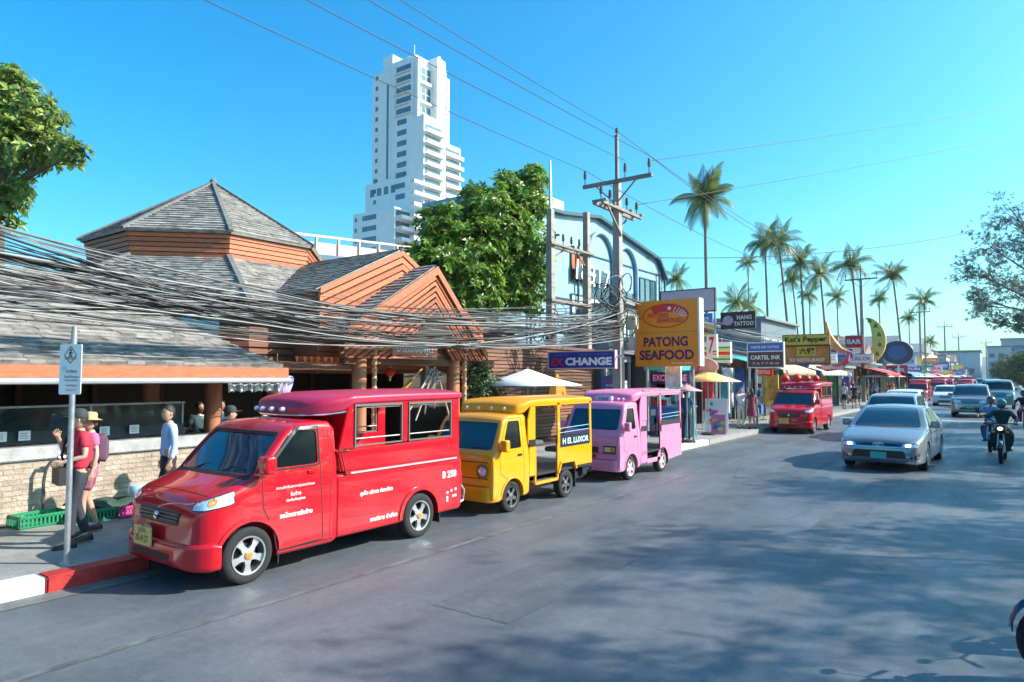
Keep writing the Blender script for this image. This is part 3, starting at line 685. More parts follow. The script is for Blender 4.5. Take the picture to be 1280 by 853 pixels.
# ------------------------------------------------------------------ sedans, SUVs
def car(name, label, cat, P, kind, group=None, plate=None, lamps=True):
    t = thing(name, label, cat, group=group)
    if kind == 'sedan':
        st = [(0, .30, .52, .60), (.03, .24, .62, .70), (.10, .20, .70, .77), (.25, .18, .77, .83), (.5, .18, .835, .875), (.9, .18, .92, .895), (1.2, .18, .96, .90), (1.28, .18, .985, .90), (1.6, .18, 1.16, .90), (2.0, .18, 1.35, .90), (2.25, .18, 1.425, .90), (2.8, .18, 1.455, .90), (3.3, .18, 1.42, .90), (3.8, .18, 1.24, .90), (4.1, .18, 1.12, .895), (4.3, .19, 1.08, .885), (4.65, .2, 1.06, .85), (4.78, .24, .98, .80), (4.85, .3, .75, .74)]
        L, wa, wr, rad, belt, tum = 4.85, .95, 3.73, .325, .93, .42
        ws = [(-.72, 1.0), (.72, 1.0), (.56, 1.385), (-.56, 1.385)]; sw = [(1.62, .985), (3.72, 1.01), (3.42, 1.30), (3.1, 1.365), (2.35, 1.375), (2.1, 1.30)]; pil = [(2.55, 2.62)]
    elif kind == 'hatch':
        st = [(0, .32, .60, .58), (.04, .26, .72, .70), (.15, .22, .84, .80), (.5, .2, .96, .85), (.9, .2, 1.04, .865), (1.0, .2, 1.08, .87), (1.3, .2, 1.28, .87), (1.65, .2, 1.48, .87), (1.95, .2, 1.56, .87), (3.1, .2, 1.57, .87), (3.7, .22, 1.48, .86), (4.0, .26, 1.1, .84), (4.1, .34, .8, .78)]
        L, wa, wr, rad, belt, tum = 4.1, .8, 3.35, .31, 1.0, .28
        ws = [(-.74, 1.10), (.74, 1.10), (.62, 1.48), (-.62, 1.48)]; sw = [(1.35, 1.08), (3.7, 1.12), (3.5, 1.46), (1.95, 1.47), (1.7, 1.38)]; pil = [(2.4, 2.5)]
    else:
        st = [(0, .38, .75, .62), (.04, .32, .90, .76), (.12, .28, 1.0, .84), (.4, .26, 1.08, .90), (.95, .26, 1.14, .92), (1.1, .26, 1.18, .92), (1.4, .26, 1.42, .92), (1.75, .26, 1.68, .92), (2.0, .26, 1.76, .92), (3.0, .26, 1.79, .92), (4.0, .26, 1.74, .92), (4.5, .28, 1.55, .90), (4.7, .32, 1.1, .88), (4.78, .4, .8, .84)]
        L, wa, wr, rad, belt, tum = 4.78, .88, 3.68, .37, 1.12, .24
        ws = [(-.78, 1.20), (.78, 1.20), (.68, 1.68), (-.68, 1.68)]; sw = [(1.5, 1.20), (4.3, 1.24), (4.1, 1.64), (2.0, 1.66), (1.8, 1.55)]; pil = [(2.6, 2.72), (3.5, 3.6)]
    body = car_loft(st, belt=belt, tum=tum, rb=.07, rt=.09, crown=.04, step=.07, bulge=.02)
    bv = bvh_of(body); bo = body.build('body', P, t)
    w2 = st[len(st)//2][3]
    boolean(bo, [xcyl(y, rad, rad+.04, *sorted((s*(w2-.26), s*(w2+.2)))) for s in (1, -1) for y in (wa, wr)]); shade(bo.data, 32)
    patch(bv, rpoly([(x*1.03, z+(.02 if z > ws[0][1]+.1 else -.02)) for x, z in ws], .06), 'front', -.01, .010, .05).build('windscreen_seal', SEAM, t, smooth=True)
    patch(bv, rpoly(ws, .06), 'front', -.01, .022, .05).build('windscreen', CARGLASS, t, smooth=True)
    for s in ('+x', '-x'):
        patch(bv, rpoly([(sw[0][0]-.05, sw[0][1]-.02)]+[(y+.02*(1 if y > 3 else -1), z+(.02 if z > sw[0][1]+.1 else -.02)) for y, z in sw[1:]], .05), s, -.01, .003, .1).build('window_seal', SEAM, t, smooth=True)
        patch(bv, rpoly(sw, .05), s, -.01, .007, .1).build('side_window', SIDEGL, t, smooth=True)
        for a, b in pil: patch(bv, [(a, sw[0][1]-.01), (b, sw[0][1]-.01), (b-.03, sw[3][1]), (a-.03, sw[3][1])], s, -.004, .009, .1).build('door_pillar', BLACKM, t)
        for yy in (sw[0][0]-.12, pil[0][0]+.05, wr-.1 if kind != 'sedan' else 3.45):
            strip(bv, [(yy, belt+.02), (yy-.03, .35)], s, .010, .002).build('door_seam', SEAM, t)
        for yy in (pil[0][0]-.12, pil[0][0]+.85): patch(bv, rpoly([(yy-.16, belt-.1), (yy, belt-.1), (yy, belt-.065), (yy-.16, belt-.065)], .012), s, -.004, .022).build('door_handle', CHROME, t, smooth=True)
        sgn = 1 if s == '+x' else -1
        m = car_loft([(sw[0][0]-.02, belt+.05, belt+.16, .07), (sw[0][0]+.01, belt+.03, belt+.19, .10), (sw[0][0]+.12, belt+.04, belt+.18, .095)], belt=9, rb=.03, rt=.05, crown=0, step=.04, bulge=0)
        m.v = [(x+sgn*(w2+.09), y, z) for x, y, z in m.v]; m.build('door_mirror', P, t, smooth=True, ang=45)
    for sg in (1, -1):
        if kind == 'sedan':
            h = patch(bv, rpoly([(sg*x, z) for x, z in [(.47, .60), (.52, .665), (.74, .72), (.83, .70), (.80, .60), (.66, .575)]][::sg], .02), 'front', -.01, .006, .06).build('headlamp', LAMPGL, t, smooth=True)
            patch(bv, rpoly([(sg*x, z) for x, z in [(.55, .60), (.55, .65), (.67, .665), (.67, .60)]][::sg], .02), 'front', 0, .012, .06).build('lamp_bulb', LAMPON, h)
            patch(bv, rpoly([(sg*x, z) for x, z in [(.60, .33), (.80, .30), (.84, .50), (.78, .42)]][::sg], .02), 'front', -.01, .006, .06).build('side_vent', BLACKM, t)
            patch(bv, rpoly([(sg*x, z) for x, z in [(.56, .34), (.66, .34), (.66, .40), (.56, .40)]][::sg], .02), 'front', 0, .014, .06).build('fog_lamp', CHROME, t)
        else:
            z = .72 if kind == 'hatch' else .86
            patch(bv, rpoly([(sg*x, zz+z) for x, zz in [(.42, -.02), (.46, .07), (.72, .13), (.76, .02), (.62, -.05)]][::sg], .02), 'front', -.01, .01, .06).build('headlamp', LAMPGL, t, smooth=True)
    if kind == 'sedan':
        patch(bv, rpoly([(-.62, .645), (-.52, .60), (.52, .60), (.62, .645), (.46, .665), (-.46, .665)], .02), 'front', -.01, .005, .06).build('upper_grille', BLACKM, t)
        g = patch(bv, rpoly([(-.62, .27), (.62, .27), (.52, .50), (-.52, .50)], .04), 'front', -.01, .004, .06).build('lower_grille', BLACKM, t)
        for z in (.31, .35, .39, .43, .465): strip(bv, [(-.54, z), (.54, z)], 'front', .008, .009).build('grille_bar', DARKPL, g)
        strip(bv, [(-.72, .245), (.72, .245)], 'front', .02, .016).build('chrome_lip', CHROME, t)
        strip(bv, [(-.55, .585), (-.3, .577), (.3, .577), (.55, .585)], 'front', .014, .012).build('chrome_lip', CHROME, t)
        e = MB(); e.tube([(.11*math.cos(2*PI*k/24), -.012, .632+.04*math.sin(2*PI*k/24)) for k in range(24)], .007, 6, closed=True)
        e.tube([(.075*math.cos(2*PI*k/20), -.014, .652+.015*math.sin(2*PI*k/20)) for k in range(20)], .006, 6, closed=True)
        e.tube([(.03*math.cos(2*PI*k/20), -.014, .638+.036*math.sin(2*PI*k/20)) for k in range(20)], .006, 6, closed=True)
        e.build('emblem', CHROME, t)
    else:
        z = .62 if kind == 'hatch' else .74
        g = patch(bv, rpoly([(-.36, z), (.36, z), (.4, z+.12), (-.4, z+.12)], .03), 'front', -.01, .006, .06).build('grille', BLACKM, t)
        strip(bv, [(-.36, z+.06), (.36, z+.06)], 'front', .02, .014).build('grille_bar', CHROME, g)
        patch(bv, rpoly([(-.5, z-.30), (.5, z-.30), (.45, z-.18), (-.45, z-.18)], .03), 'front', -.01, .006, .06).build('lower_grille', BLACKM, t)
    if plate:
        zp = .385 if kind == 'sedan' else .58
        MB().box(-.17, .17, -.03, -.005, zp-.075, zp+.075).build('number_plate', plate, t, bevel=.004)
    rim = ALLOY
    for s in (1, -1):
        for y in (wa, wr): add_wheel(t, s*(w2-.10), y, rad, .2, s, 'ten' if kind == 'sedan' else 'five', rim)
    return t
# ------------------------------------------------------------------ people
def skin_mesh(verts, edges, radii, root=0, sub=1):
    me = bpy.data.meshes.new('s'); me.from_pydata([tuple(v) for v in verts], edges, [])
    o = bpy.data.objects.new('s', me); COL.objects.link(o)
    o.modifiers.new('k', 'SKIN').use_smooth_shade = True
    sv = me.skin_vertices[0].data
    for i, r in enumerate(radii): sv[i].radius = (r, r) if not hasattr(r, '__len__') else r
    for i in range(len(verts)): sv[i].use_root = (i == root)
    if sub: o.modifiers.new('u', 'SUBSURF').levels = sub
    dg = bpy.context.evaluated_depsgraph_get(); out = bpy.data.meshes.new_from_object(o.evaluated_get(dg))
    bpy.data.objects.remove(o); bpy.data.meshes.remove(me)
    vs = [tuple(v.co) for v in out.vertices]; fs = [tuple(p.vertices) for p in out.polygons]
    bpy.data.meshes.remove(out); mb = MB(); mb.add(vs, fs); return mb
SKINL = mat('light skin', (.52, .30, .21), .5, var=.08, scale=8, sss=1)
SKINT = mat('tan skin', (.30, .16, .09), .5, var=.08, scale=8)
EYE = mat('eye dark', (.02, .015, .012), .2)
LIP = mat('lips', (.35, .12, .10), .5)
HAIRD = mat('dark hair', (.018, .013, .01), .5, var=.3, scale=30, bump=.5, bscale=90)
HAIRB = mat('brown hair', (.12, .05, .025), .5, var=.3, scale=30, bump=.5, bscale=90)
def cloth(n, c): return mat(n, c, .8, var=.12, scale=6, bump=.35, bscale=22)

def person(label, loc, rz=0, H=1.7, pose=None, skin=SKINL, shirt=None, sleeve=.5, pants=None, leg=1.0, shoes=None, hair=HAIRD, hat=None, skirt=False, group=None, fingers=True, female=False, long_hair=False, bulk=0.0):
    """faces -y. pose: joint overrides in metres for a 1.7 m body"""
    t = thing('person', label, 'person', loc, rz, group)
    J = dict(pelvis=(0, 0, .95), waist=(0, .005, 1.07), chest=(0, .0, 1.26), neck=(0, .005, 1.43), head=(0, -.015, 1.50), crown=(0, -.01, 1.60),
             shL=(.165, .01, 1.385), elL=(.22, .03, 1.11), wrL=(.23, -.03, .87), shR=(-.165, .01, 1.385), elR=(-.22, .03, 1.11), wrR=(-.23, -.03, .87),
             hipL=(.085, 0, .90), knL=(.095, -.02, .50), anL=(.10, .02, .09), hipR=(-.085, 0, .90), knR=(-.095, -.02, .50), anR=(-.10, .02, .09))
    if female:
        for k in ('shL', 'shR'): J[k] = (J[k][0]*.88, J[k][1], J[k][2])
    if pose: J.update(pose)
    k = H/1.7; J = {a: Vector(b)*k for a, b in J.items() if isinstance(b, tuple)}
    def run(names, radii, extra=(), root=0, sub=1):
        V = [J[n] if isinstance(n, str) else n for n in names]; return V
    V = []; E = []; Rd = []
    def pt(p, r): V.append(Vector(p)); Rd.append(r if hasattr(r, '__len__') else r*k); return len(V)-1
    def ch(a, p, r): b = pt(p, r); E.append((a, b)); return b
    mid = lambda a, b, t=.5: J[a].lerp(J[b], t)
    pv = pt(J['pelvis'], .115); wa = ch(pv, J['waist'], .105 if not female else .092); c_ = ch(wa, J['chest'], (.125 if not female else .108)*(.85 if shirt else 1)); nb = ch(c_, J['neck'], .058); nk = ch(nb, J['neck'].lerp(J['head'], .5), .05)
    for s in 'LR':
        sh = ch(c_, J['sh'+s], .05); ua = ch(sh, mid('sh'+s, 'el'+s), .046); el = ch(ua, J['el'+s], .037); fa = ch(el, mid('el'+s, 'wr'+s, .4), .036); wr = ch(fa, J['wr'+s], .024)
        d = (J['wr'+s]-J['el'+s]).normalized(); sx = 1 if s == 'L' else -1
        pm = ch(wr, J['wr'+s]+d*.045*k, .03)
        if fingers:
            side = d.cross(Vector((sx, 0, 0)));
            side = side.normalized() if side.length > .2 else Vector((0, 1, 0))
            inn = Vector((-sx, 0, 0)); inn = (inn-d*inn.dot(d)).normalized()
            for i, L in enumerate((.062, .072, .068, .054)):
                b = pt(J['wr'+s]+d*.06*k+side*(i-1.5)*.02*k, .010); E.append((pm, b))
                q = ch(b, V[b]+d*L*.6*k+inn*.006*k, .009); ch(q, V[q]+d*L*.45*k+inn*.016*k, .008)
            th = pt(J['wr'+s]+d*.028*k-side*.035*k, .012); E.append((pm, th)); ch(th, V[th]+d*.04*k-side*.014*k+inn*.012*k, .010)
        hp = ch(pv, J['hip'+s], .088); tm = ch(hp, mid('hip'+s, 'kn'+s), .072); kn = ch(tm, J['kn'+s], .052); cf = ch(kn, mid('kn'+s, 'an'+s, .35), .052); an = ch(cf, J['an'+s], .034)
        ft = J['toe'+s] if 'toe'+s in J else J['an'+s]+Vector((0, -.15, -.055))*k
        ch(an, ft, .028)
    b = skin_mesh(V, E, Rd, 0)
    # head joined to the same mesh
    hc = J['head'].lerp(J['crown'], .5)+Vector((0, -.008, .02))*k; up = (J['crown']-J['head']).normalized()
    q = Vector((0, 0, 1)).rotation_difference(up).to_matrix().to_4x4()
    yaw = Matrix.Rotation(pose.get('head_yaw', 0) if pose else 0, 4, 'Z')
    M = Matrix.Translation(hc) @ q @ yaw @ Matrix.Scale(k, 4)
    n = 16; hv = []; hf = []
    for i in range(13):
        a = PI*i/12
        for j in range(n):
            bb = 2*PI*j/n; x = .074*math.sin(a)*math.sin(bb); y = -.092*math.sin(a)*math.cos(bb); z = .115*math.cos(a)
            if z < 0: x *= 1+z*2.2; y = y*(1+z*1.0)-.012*(-z/.115)
            if y < -.05 and abs(x) < .02 and -.04 < z < .02: y -= .022*(1-abs(x)/.02)*(1-abs(z+.015)/.05)
            if y < -.04 and abs(abs(x)-.03) < .016 and .0 < z < .03: y += .010
            hv.append((x, y, z))
    for i in range(12):
        for j in range(n): hf.append((i*n+j, (i+1)*n+j, (i+1)*n+(j+1) % n, i*n+(j+1) % n))
    b.add(hv, hf, M)
    for sx in (1, -1):
        b.ball((0, 0, 0), .02, 8, (.35, .8, 1.4), M @ Matrix.Translation((sx*.076, .01, -.005)))
    b.cm = 1
    for sx in (1, -1): b.ball((0, 0, 0), .011, 8, (1.2, .5, .8), M @ Matrix.Translation((sx*.029, -.079, .012)))
    b.cm = 2; b.ball((0, 0, 0), .018, 8, (1.2, .35, .35), M @ Matrix.Translation((0, -.088, -.052)))
    b.build('body', [skin, EYE, LIP], t, smooth=True, ang=80)
    # hair
    if hair:
        h = MB(); hv = []; rows = 8; lim = .62
        for i in range(rows+1):
            for j in range(n):
                bb = 2*PI*j/n; back = (1-math.cos(bb))/2
                a = (PI*(.30+.36*back))*i/rows; x = .083*math.sin(a)*math.sin(bb); y = -.098*math.sin(a)*math.cos(bb)+.006; z = .124*math.cos(a)+.004
                rr = 1+.03*math.sin(7*bb+i)+.02*math.sin(13*bb-i*2)
                hv.append((x*rr, y*rr, z*rr))
        hf = [(i*n+j, (i+1)*n+j, (i+1)*n+(j+1) % n, i*n+(j+1) % n) for i in range(rows) for j in range(n)]
        hv2 = [tuple(c*.9 for c in v) for v in hv]; m0 = len(hv)
        h.add(hv+hv2, hf+[(m0+f[3], m0+f[2], m0+f[1], m0+f[0]) for f in hf]+[(rows*n+j, m0+rows*n+j, m0+rows*n+(j+1) % n, rows*n+(j+1) % n) for j in range(n)], M)
        if long_hair: h.tube([M @ Vector((0, .07, .04)), M @ Vector((0, .10, -.06)), M @ Vector((0, .09, -.19)), M @ Vector((0, .08, -.28))], [.06*k, .07*k, .06*k, .02*k], 10)
        h.build('hair', hair, t, smooth=True, ang=60)
    if hat == 'cap':
        c = MB(); c.lathe([(.098, .03), (.098, .06), (.088, .10), (.06, .132), (.02, .142), (.002, .143)], 18, M)
        pts = [(.098*math.sin(a), -.092*math.cos(a)) for a in [x*PI/10-.9 for x in range(0, 7)]]
        c.prism(pts+[(.06, -.165), (0, -.18), (-.06, -.165)], 'z', .03, .038, M); c.build('cap', cloth('cap', (.03, .035, .04)), t, smooth=True, ang=40)
    elif hat == 'straw':
        c = MB(); c.lathe([(.15, .04), (.12, .05), (.096, .055), (.09, .12), (.07, .145), (.002, .15)], 20, M); c.lathe([(.165, .036), (.09, .045), (.088, .1)], 20, M, cap=False)
        c.build('straw_hat', mat('straw', (.45, .33, .16), .8, var=.25, scale=30, bump=.4), t, smooth=True, ang=40)
    elif hat == 'helmet':
        c = MB(); c.ball((0, .005, .02), .135, 16, (.95, 1.08, 1.0), M); 
        c.build('helmet', (pose or {}).get('hc') or mat('dark helmet', (.02, .03, .04), .15, coat=1), t, smooth=True, ang=60)
        v = MB(); v.ball((0, -.03, .0), .122, 14, (.93, 1.0, .62), M); v.build('visor', mat('visor glass', (.05, .08, .10), .05, coat=1), t, smooth=True, ang=60)
    # shirt
    if shirt:
        V, E, Rd = [], [], []
        e = .018+bulk
        hm = pt(J['pelvis'].lerp((J['hipL']+J['hipR'])/2, .5), .122+e*.9); pv = ch(hm, J['waist'].lerp(J['pelvis'], .55), .118+e); wa = ch(pv, J['waist'], .108+e if not female else .098+e); c_ = ch(wa, J['chest'], .128+e if not female else .112+e); nb = ch(c_, J['chest'].lerp(J['neck'], .72), .075)
        for s in 'LR':
            sh = ch(c_, J['sh'+s], .068)
            if sleeve <= .5: ch(sh, mid('sh'+s, 'el'+s, max(.15, sleeve*1.5)), .062)
            else:
                ua = ch(sh, mid('sh'+s, 'el'+s, .6), .056); el = ch(ua, J['el'+s], .050); ch(el, mid('el'+s, 'wr'+s, (sleeve-.5)*1.9), .042)
        skin_mesh(V, E, Rd, 0).build('shirt', shirt, t, smooth=True, ang=80)
    if pants:
        V, E, Rd = [], [], []
        wt = pt(J['pelvis'].lerp(J['waist'], .75), .108 if not female else .098); pv = ch(wt, J['pelvis']+Vector((0, 0, .02))*k, .128)
        for s in 'LR':
            hp = ch(pv, J['hip'+s]+Vector((0, 0, -.03))*k, .098); 
            if leg <= .5: ch(hp, mid('hip'+s, 'kn'+s, leg*1.8), .096)
            else:
                tm = ch(hp, mid('hip'+s, 'kn'+s), .088); kn = ch(tm, J['kn'+s], .070); ch(kn, mid('kn'+s, 'an'+s, (leg-.5)*1.96), .060)
        skin_mesh(V, E, Rd, 0).build('trousers' if leg > .5 else 'shorts', pants, t, smooth=True, ang=80)
    if skirt:
        c = MB(); base = J['pelvis']
        c.lathe([(.13*k, .12*k), (.15*k, 0), (.19*k, -.25*k), (.21*k, -.42*k)], 20, Matrix.Translation(base), cap=True); c.build('skirt', skirt, t, smooth=True, ang=50)
    if shoes:
        for s in 'LR':
            a = J['an'+s]; toe = J['toe'+s] if 'toe'+s in J else a+Vector((0, -.15, -.055))*k
            d = (toe-a); d.z = 0; d = d.normalized() if d.length > .01 else Vector((0, -1, 0)); sd = Vector((-d.y, d.x, 0))
            c = MB(); base = Vector((a.x, a.y, a.z-.085*k)); rings = []
            for (f, w, h) in ((-.075, .03, .05), (-.055, .042, .09), (.03, .045, .085), (.10, .05, .055), (.16, .046, .04), (.185, .025, .022)):
                o_ = base+d*f*k; rings.append([o_+sd*w*k+Vector((0, 0, 0)), o_+sd*w*k*.95+Vector((0, 0, h*.6*k)), o_+sd*w*.5*k+Vector((0, 0, h*k)), o_-sd*w*.5*k+Vector((0, 0, h*k)), o_-sd*w*k*.95+Vector((0, 0, h*.6*k)), o_-sd*w*k])
            vs = [v for r in rings for v in r]; fs = [(i*6+j, i*6+(j+1) % 6, (i+1)*6+(j+1) % 6, (i+1)*6+j) for i in range(5) for j in range(6)]+[tuple(range(6)), tuple(30+i for i in range(6))]
            c.add(vs, fs); c.build('shoe', shoes, t, smooth=True, ang=60)
    return t, J

# ------------------------------------------------------------------ motorcycles
def scooter(label, loc, rz, P, lit=True, group='motorbikes on the road', rider=None):
    t = thing('motorbike', label, 'motorbike', loc, rz, group)
    r = .285
    for y, nm in ((0, 'front'), (1.24, 'rear')):
        M = Matrix.Translation((0, y, r)) @ Matrix.Rotation(PI/2, 4, 'Y')
        w = MB(); w.lathe([(r-.06, -.035), (r-.02, -.045), (r, -.02), (r+.002, 0), (r, .02), (r-.02, .045), (r-.06, .035)], 28, M, cap=False); w.lathe([(r-.06, -.035), (r-.06, .035)], 28, M, cap=False)
        wo = w.build('wheel', TYRE, t, smooth=True)
        s = MB()
        for k in range(6):
            a = PI*k/3; s.beam((0, y, r), (0, y+(r-.05)*math.cos(a), r+(r-.05)*math.sin(a)), .02, .025, up=(1, 0, 0))
        s.lathe([(.045, -.05), (.045, .05)], 14, M); s.lathe([(.09, .035), (.09, .04)], 20, M); s.build('rim', ALLOY, wo)
    f = MB()
    for sx in (1, -1):
        f.tube([(sx*.065, 0, r), (sx*.065, .09, .56), (sx*.05, .15, .78)], .018, 8)
        f.tube([(sx*.065, 0, r+.02), (sx*.065, .05, .46)], .027, 8)
    f.build('front_fork', ALLOY, t, smooth=True)
    m = MB(); pts = []
    for k in range(9):
        a = PI*(.08+.62*k/8); pts.append((0, -(r+.035)*math.cos(a-.3)*-1*-1, r+(r+.035)*math.sin(a)))
    vs = []; n = len(pts)
    for (x, y, z) in pts: vs += [(-.06, y, z-.02), (0, y, z+.012), (.06, y, z-.02)]
    fs = []
    for i in range(n-1): fs += [(i*3, i*3+1, i*3+4, i*3+3), (i*3+1, i*3+2, i*3+5, i*3+4)]
    m.add(vs, fs); mo = m.build('front_mudguard', P, t, smooth=True, fix=False); mo.modifiers.new('s', 'SOLIDIFY').thickness = .006
    # leg shield
    sh = MB()
    for sx in (1, -1):
        vs = [(sx*.03, .10, .92), (sx*.13, .14, .88), (sx*.20, .22, .66), (sx*.21, .30, .42), (sx*.15, .36, .27), (sx*.05, .26, .36), (sx*.04, .14, .62)]
        b_ = [(x*.92, y+.05, z) for x, y, z in vs]; nn = len(vs)
        sh.add(vs+b_, [tuple(range(nn)), tuple(reversed(range(nn, 2*nn)))]+[(i, (i+1) % nn, nn+(i+1) % nn, nn+i) for i in range(nn)])
    sh.build('leg_shield', P, t, smooth=True, ang=40)
    hd = car_loft([(.0, .83, .93, .07), (.03, .80, .97, .11), (.12, .80, .99, .13), (.2, .84, .98, .10)], belt=9, rb=.03, rt=.03, crown=.01, step=.03, bulge=0)
    hd.build('headlight_cowl', P, t, smooth=True, ang=45)
    L = MB(); L.ball((0, .01, .885), .055, 14, (1.2, .5, .9)); L.build('headlight', LAMPON if lit else LAMPGL, t, smooth=True, ang=60)
    for sx in (1, -1): MB().ball((sx*.14, .05, .80), .03, 10, (1.4, .8, .8)).build('turn_signal', AMBER, t, smooth=True, ang=60)
    hb = MB(); hb.tube([(-.33, .22, 1.0), (-.2, .16, 1.03), (-.06, .16, .97), (.06, .16, .97), (.2, .16, 1.03), (.33, .22, 1.0)], .012, 8); hb.build('handlebar', BLACKM, t, smooth=True)
    for sx in (1, -1):
        g = MB(); g.tube([(sx*.25, .185, 1.015), (sx*.36, .235, .995)], .018, 8); g.build('grip', TYRE, t)
        mr = MB(); mr.tube([(sx*.2, .16, 1.03), (sx*.25, .13, 1.12), (sx*.27, .14, 1.17)], .006, 6); mr.ball((0, 0, 0), .055, 12, (1.1, .3, .75), Matrix.Translation((sx*.29, .14, 1.20))); mr.build('rear_mirror', BLACKM, t, smooth=True)
    b = car_loft([(.30, .30, .40, .10), (.45, .28, .44, .13), (.62, .30, .62, .14), (.80, .36, .72, .15), (1.2, .48, .74, .13), (1.5, .60, .76, .09), (1.62, .68, .76, .05)], belt=9, rb=.05, rt=.05, crown=.01, step=.05, bulge=0)
    b.build('body_fairing', P, t, smooth=True, ang=45)
    s = car_loft([(.58, .68, .76, .09), (.66, .69, .79, .12), (1.0, .72, .79, .14), (1.1, .73, .84, .135), (1.45, .75, .85, .11), (1.52, .77, .83, .07)], belt=9, rb=.03, rt=.04, crown=.01, step=.05, bulge=0)
    s.build('seat', mat('black vinyl', (.015, .015, .017), .5, bump=.3), t, smooth=True, ang=45)
    e = MB(); e.cbox((0, .75, .32), (.18, .4, .2)); e.build('engine', DARKPL, t, bevel=.03)
    x = MB(); x.tube([(.10, .7, .25), (.14, 1.0, .27), (.15, 1.1, .32), (.15, 1.5, .42)], [.02, .025, .05, .05], 12); x.build('exhaust', STEEL, t, smooth=True)
    q = MB(); q.tube([(0, 1.5, .70), (0, 1.66, .52), (0, 1.68, .38)], .03, 6); q.cbox((0, 1.66, .70), (.16, .05, .07)); q.build('tail_unit', REDLENS, t)
    if rider:
        pose = dict(pelvis=(0, .92, .86), waist=(0, .90, .99), chest=(0, .83, 1.18), neck=(0, .78, 1.34), head=(0, .755, 1.42), crown=(0, .74, 1.52),
                    shL=(.175, .80, 1.29), elL=(.33, .56, 1.09), wrL=(.30, .26, 1.03), shR=(-.175, .80, 1.29), elR=(-.33, .56, 1.09), wrR=(-.30, .26, 1.03),
                    hipL=(.10, .88, .82), knL=(.21, .48, .68), anL=(.17, .52, .38), hipR=(-.10, .88, .82), knR=(-.21, .48, .68), anR=(-.17, .52, .38), toeL=(.18, .36, .33), toeR=(-.18, .36, .33))
        if 'hc' in rider: pose['hc'] = rider['hc']
        p, _ = person(rider['label'], loc, rz, 1.7, pose, SKINT, rider['shirt'], rider.get('sleeve', .95), rider['pants'], rider.get('leg', 1.0), DARKPL, hair=None, hat='helmet', group='motorbike riders')
    return t

# ------------------------------------------------------------------ trees
def leaf_geo(mb, p, d, up, L, W, fold=.25):
    """one folded leaf starting at p along d"""
    s = d.cross(up)
    if s.length < .05: s = d.orthogonal()
    s.normalize(); n = s.cross(d)
    a = p; b = p+d*L*.45+s*W*.5+n*W*fold; c = p+d*L+n*(-.12*L); e = p+d*L*.45-s*W*.5+n*W*fold; m = p+d*L*.5
    mb.add([a, b, c, e, m], [(0, 4, 1), (4, 2, 1), (0, 3, 4), (3, 2, 4)])
BARK = mat('grey bark', (.16, .12, .09), .9, var=.3, scale=6, bump=.8, bscale=25)
PALMB = mat('palm bark', (.24, .18, .13), .9, var=.3, scale=8, bump=.8, bscale=30)
def broad_tree(name, label, base, blobs, M, trunk_r=.25, leafL=.26, clusters=700, per=9, seed=1, group=None, fork=None, cat='tree', shift=None):
    if shift: blobs = [(tuple(a+b for a, b in zip(c, shift)), r) for c, r in blobs]
    rnd = random.Random(seed); t = thing(name, label, cat, base, 0, group); B = Vector(base)
    tr = MB(); cr = MB(); cen = [(Vector(c)-B, r) for c, r in blobs]
    mean = sum((c for c, r in cen), Vector())/len(cen); fk = Vector(fork)-B if fork else Vector((mean.x*.5, mean.y*.5, min(c.z-r for c, r in cen)))
    tr.tube([(0, 0, -.1), Vector((0, 0, 0)).lerp(fk, .35)+Vector((.06, -.05, 0)), Vector((0, 0, 0)).lerp(fk, .7)+Vector((-.05, .04, 0)), fk], [trunk_r*1.25, trunk_r, trunk_r*.9, trunk_r*.8], 12)
    for c, r in cen:
        mid = fk.lerp(c, .5)+Vector((rnd.uniform(-.2, .2), rnd.uniform(-.2, .2), .1))
        tr.tube([fk, mid, c], [trunk_r*.5, trunk_r*.33, trunk_r*.14], 8)
        for k in range(6):
            d = Vector((rnd.gauss(0, 1), rnd.gauss(0, 1), rnd.gauss(.2, .8))).normalized()
            tr.tube([c.lerp(mid, .3), c+d*r*.5, c+d*r*.92], [trunk_r*.14, trunk_r*.08, .012], 5)
    vol = [r**2 for c, r in cen]; tot = sum(vol)
    for (c, r), w in zip(cen, vol):
        for k in range(int(clusters*w/tot)):
            d = Vector((rnd.gauss(0, 1), rnd.gauss(0, 1), rnd.gauss(0, 1))).normalized()
            rr = r*(rnd.random()**.35)*(1+.18*math.sin(d.x*5+seed)*math.cos(d.y*6)+.1*rnd.uniform(-1, 1))
            p = c+Vector((d.x*rr, d.y*rr, d.z*rr*.85)); ax = (d+Vector((rnd.uniform(-.5, .5), rnd.uniform(-.5, .5), .7))).normalized()
            o = ax.orthogonal().normalized(); o2 = ax.cross(o); a0 = rnd.random()*6
            for i in range(per):
                a = a0+2*PI*i/per*1.01; el = rnd.uniform(-.35, .7)
                dd = (o*math.cos(a)+o2*math.sin(a))*math.cos(el)+ax*math.sin(el); L = leafL*rnd.uniform(.6, 1.2)
                leaf_geo(cr, p+dd*.03, dd, ax, L, L*.52)
    tr.build('trunk', BARK, t, smooth=True, ang=60); cr.build('crown', M, t, fix=False)
    return t
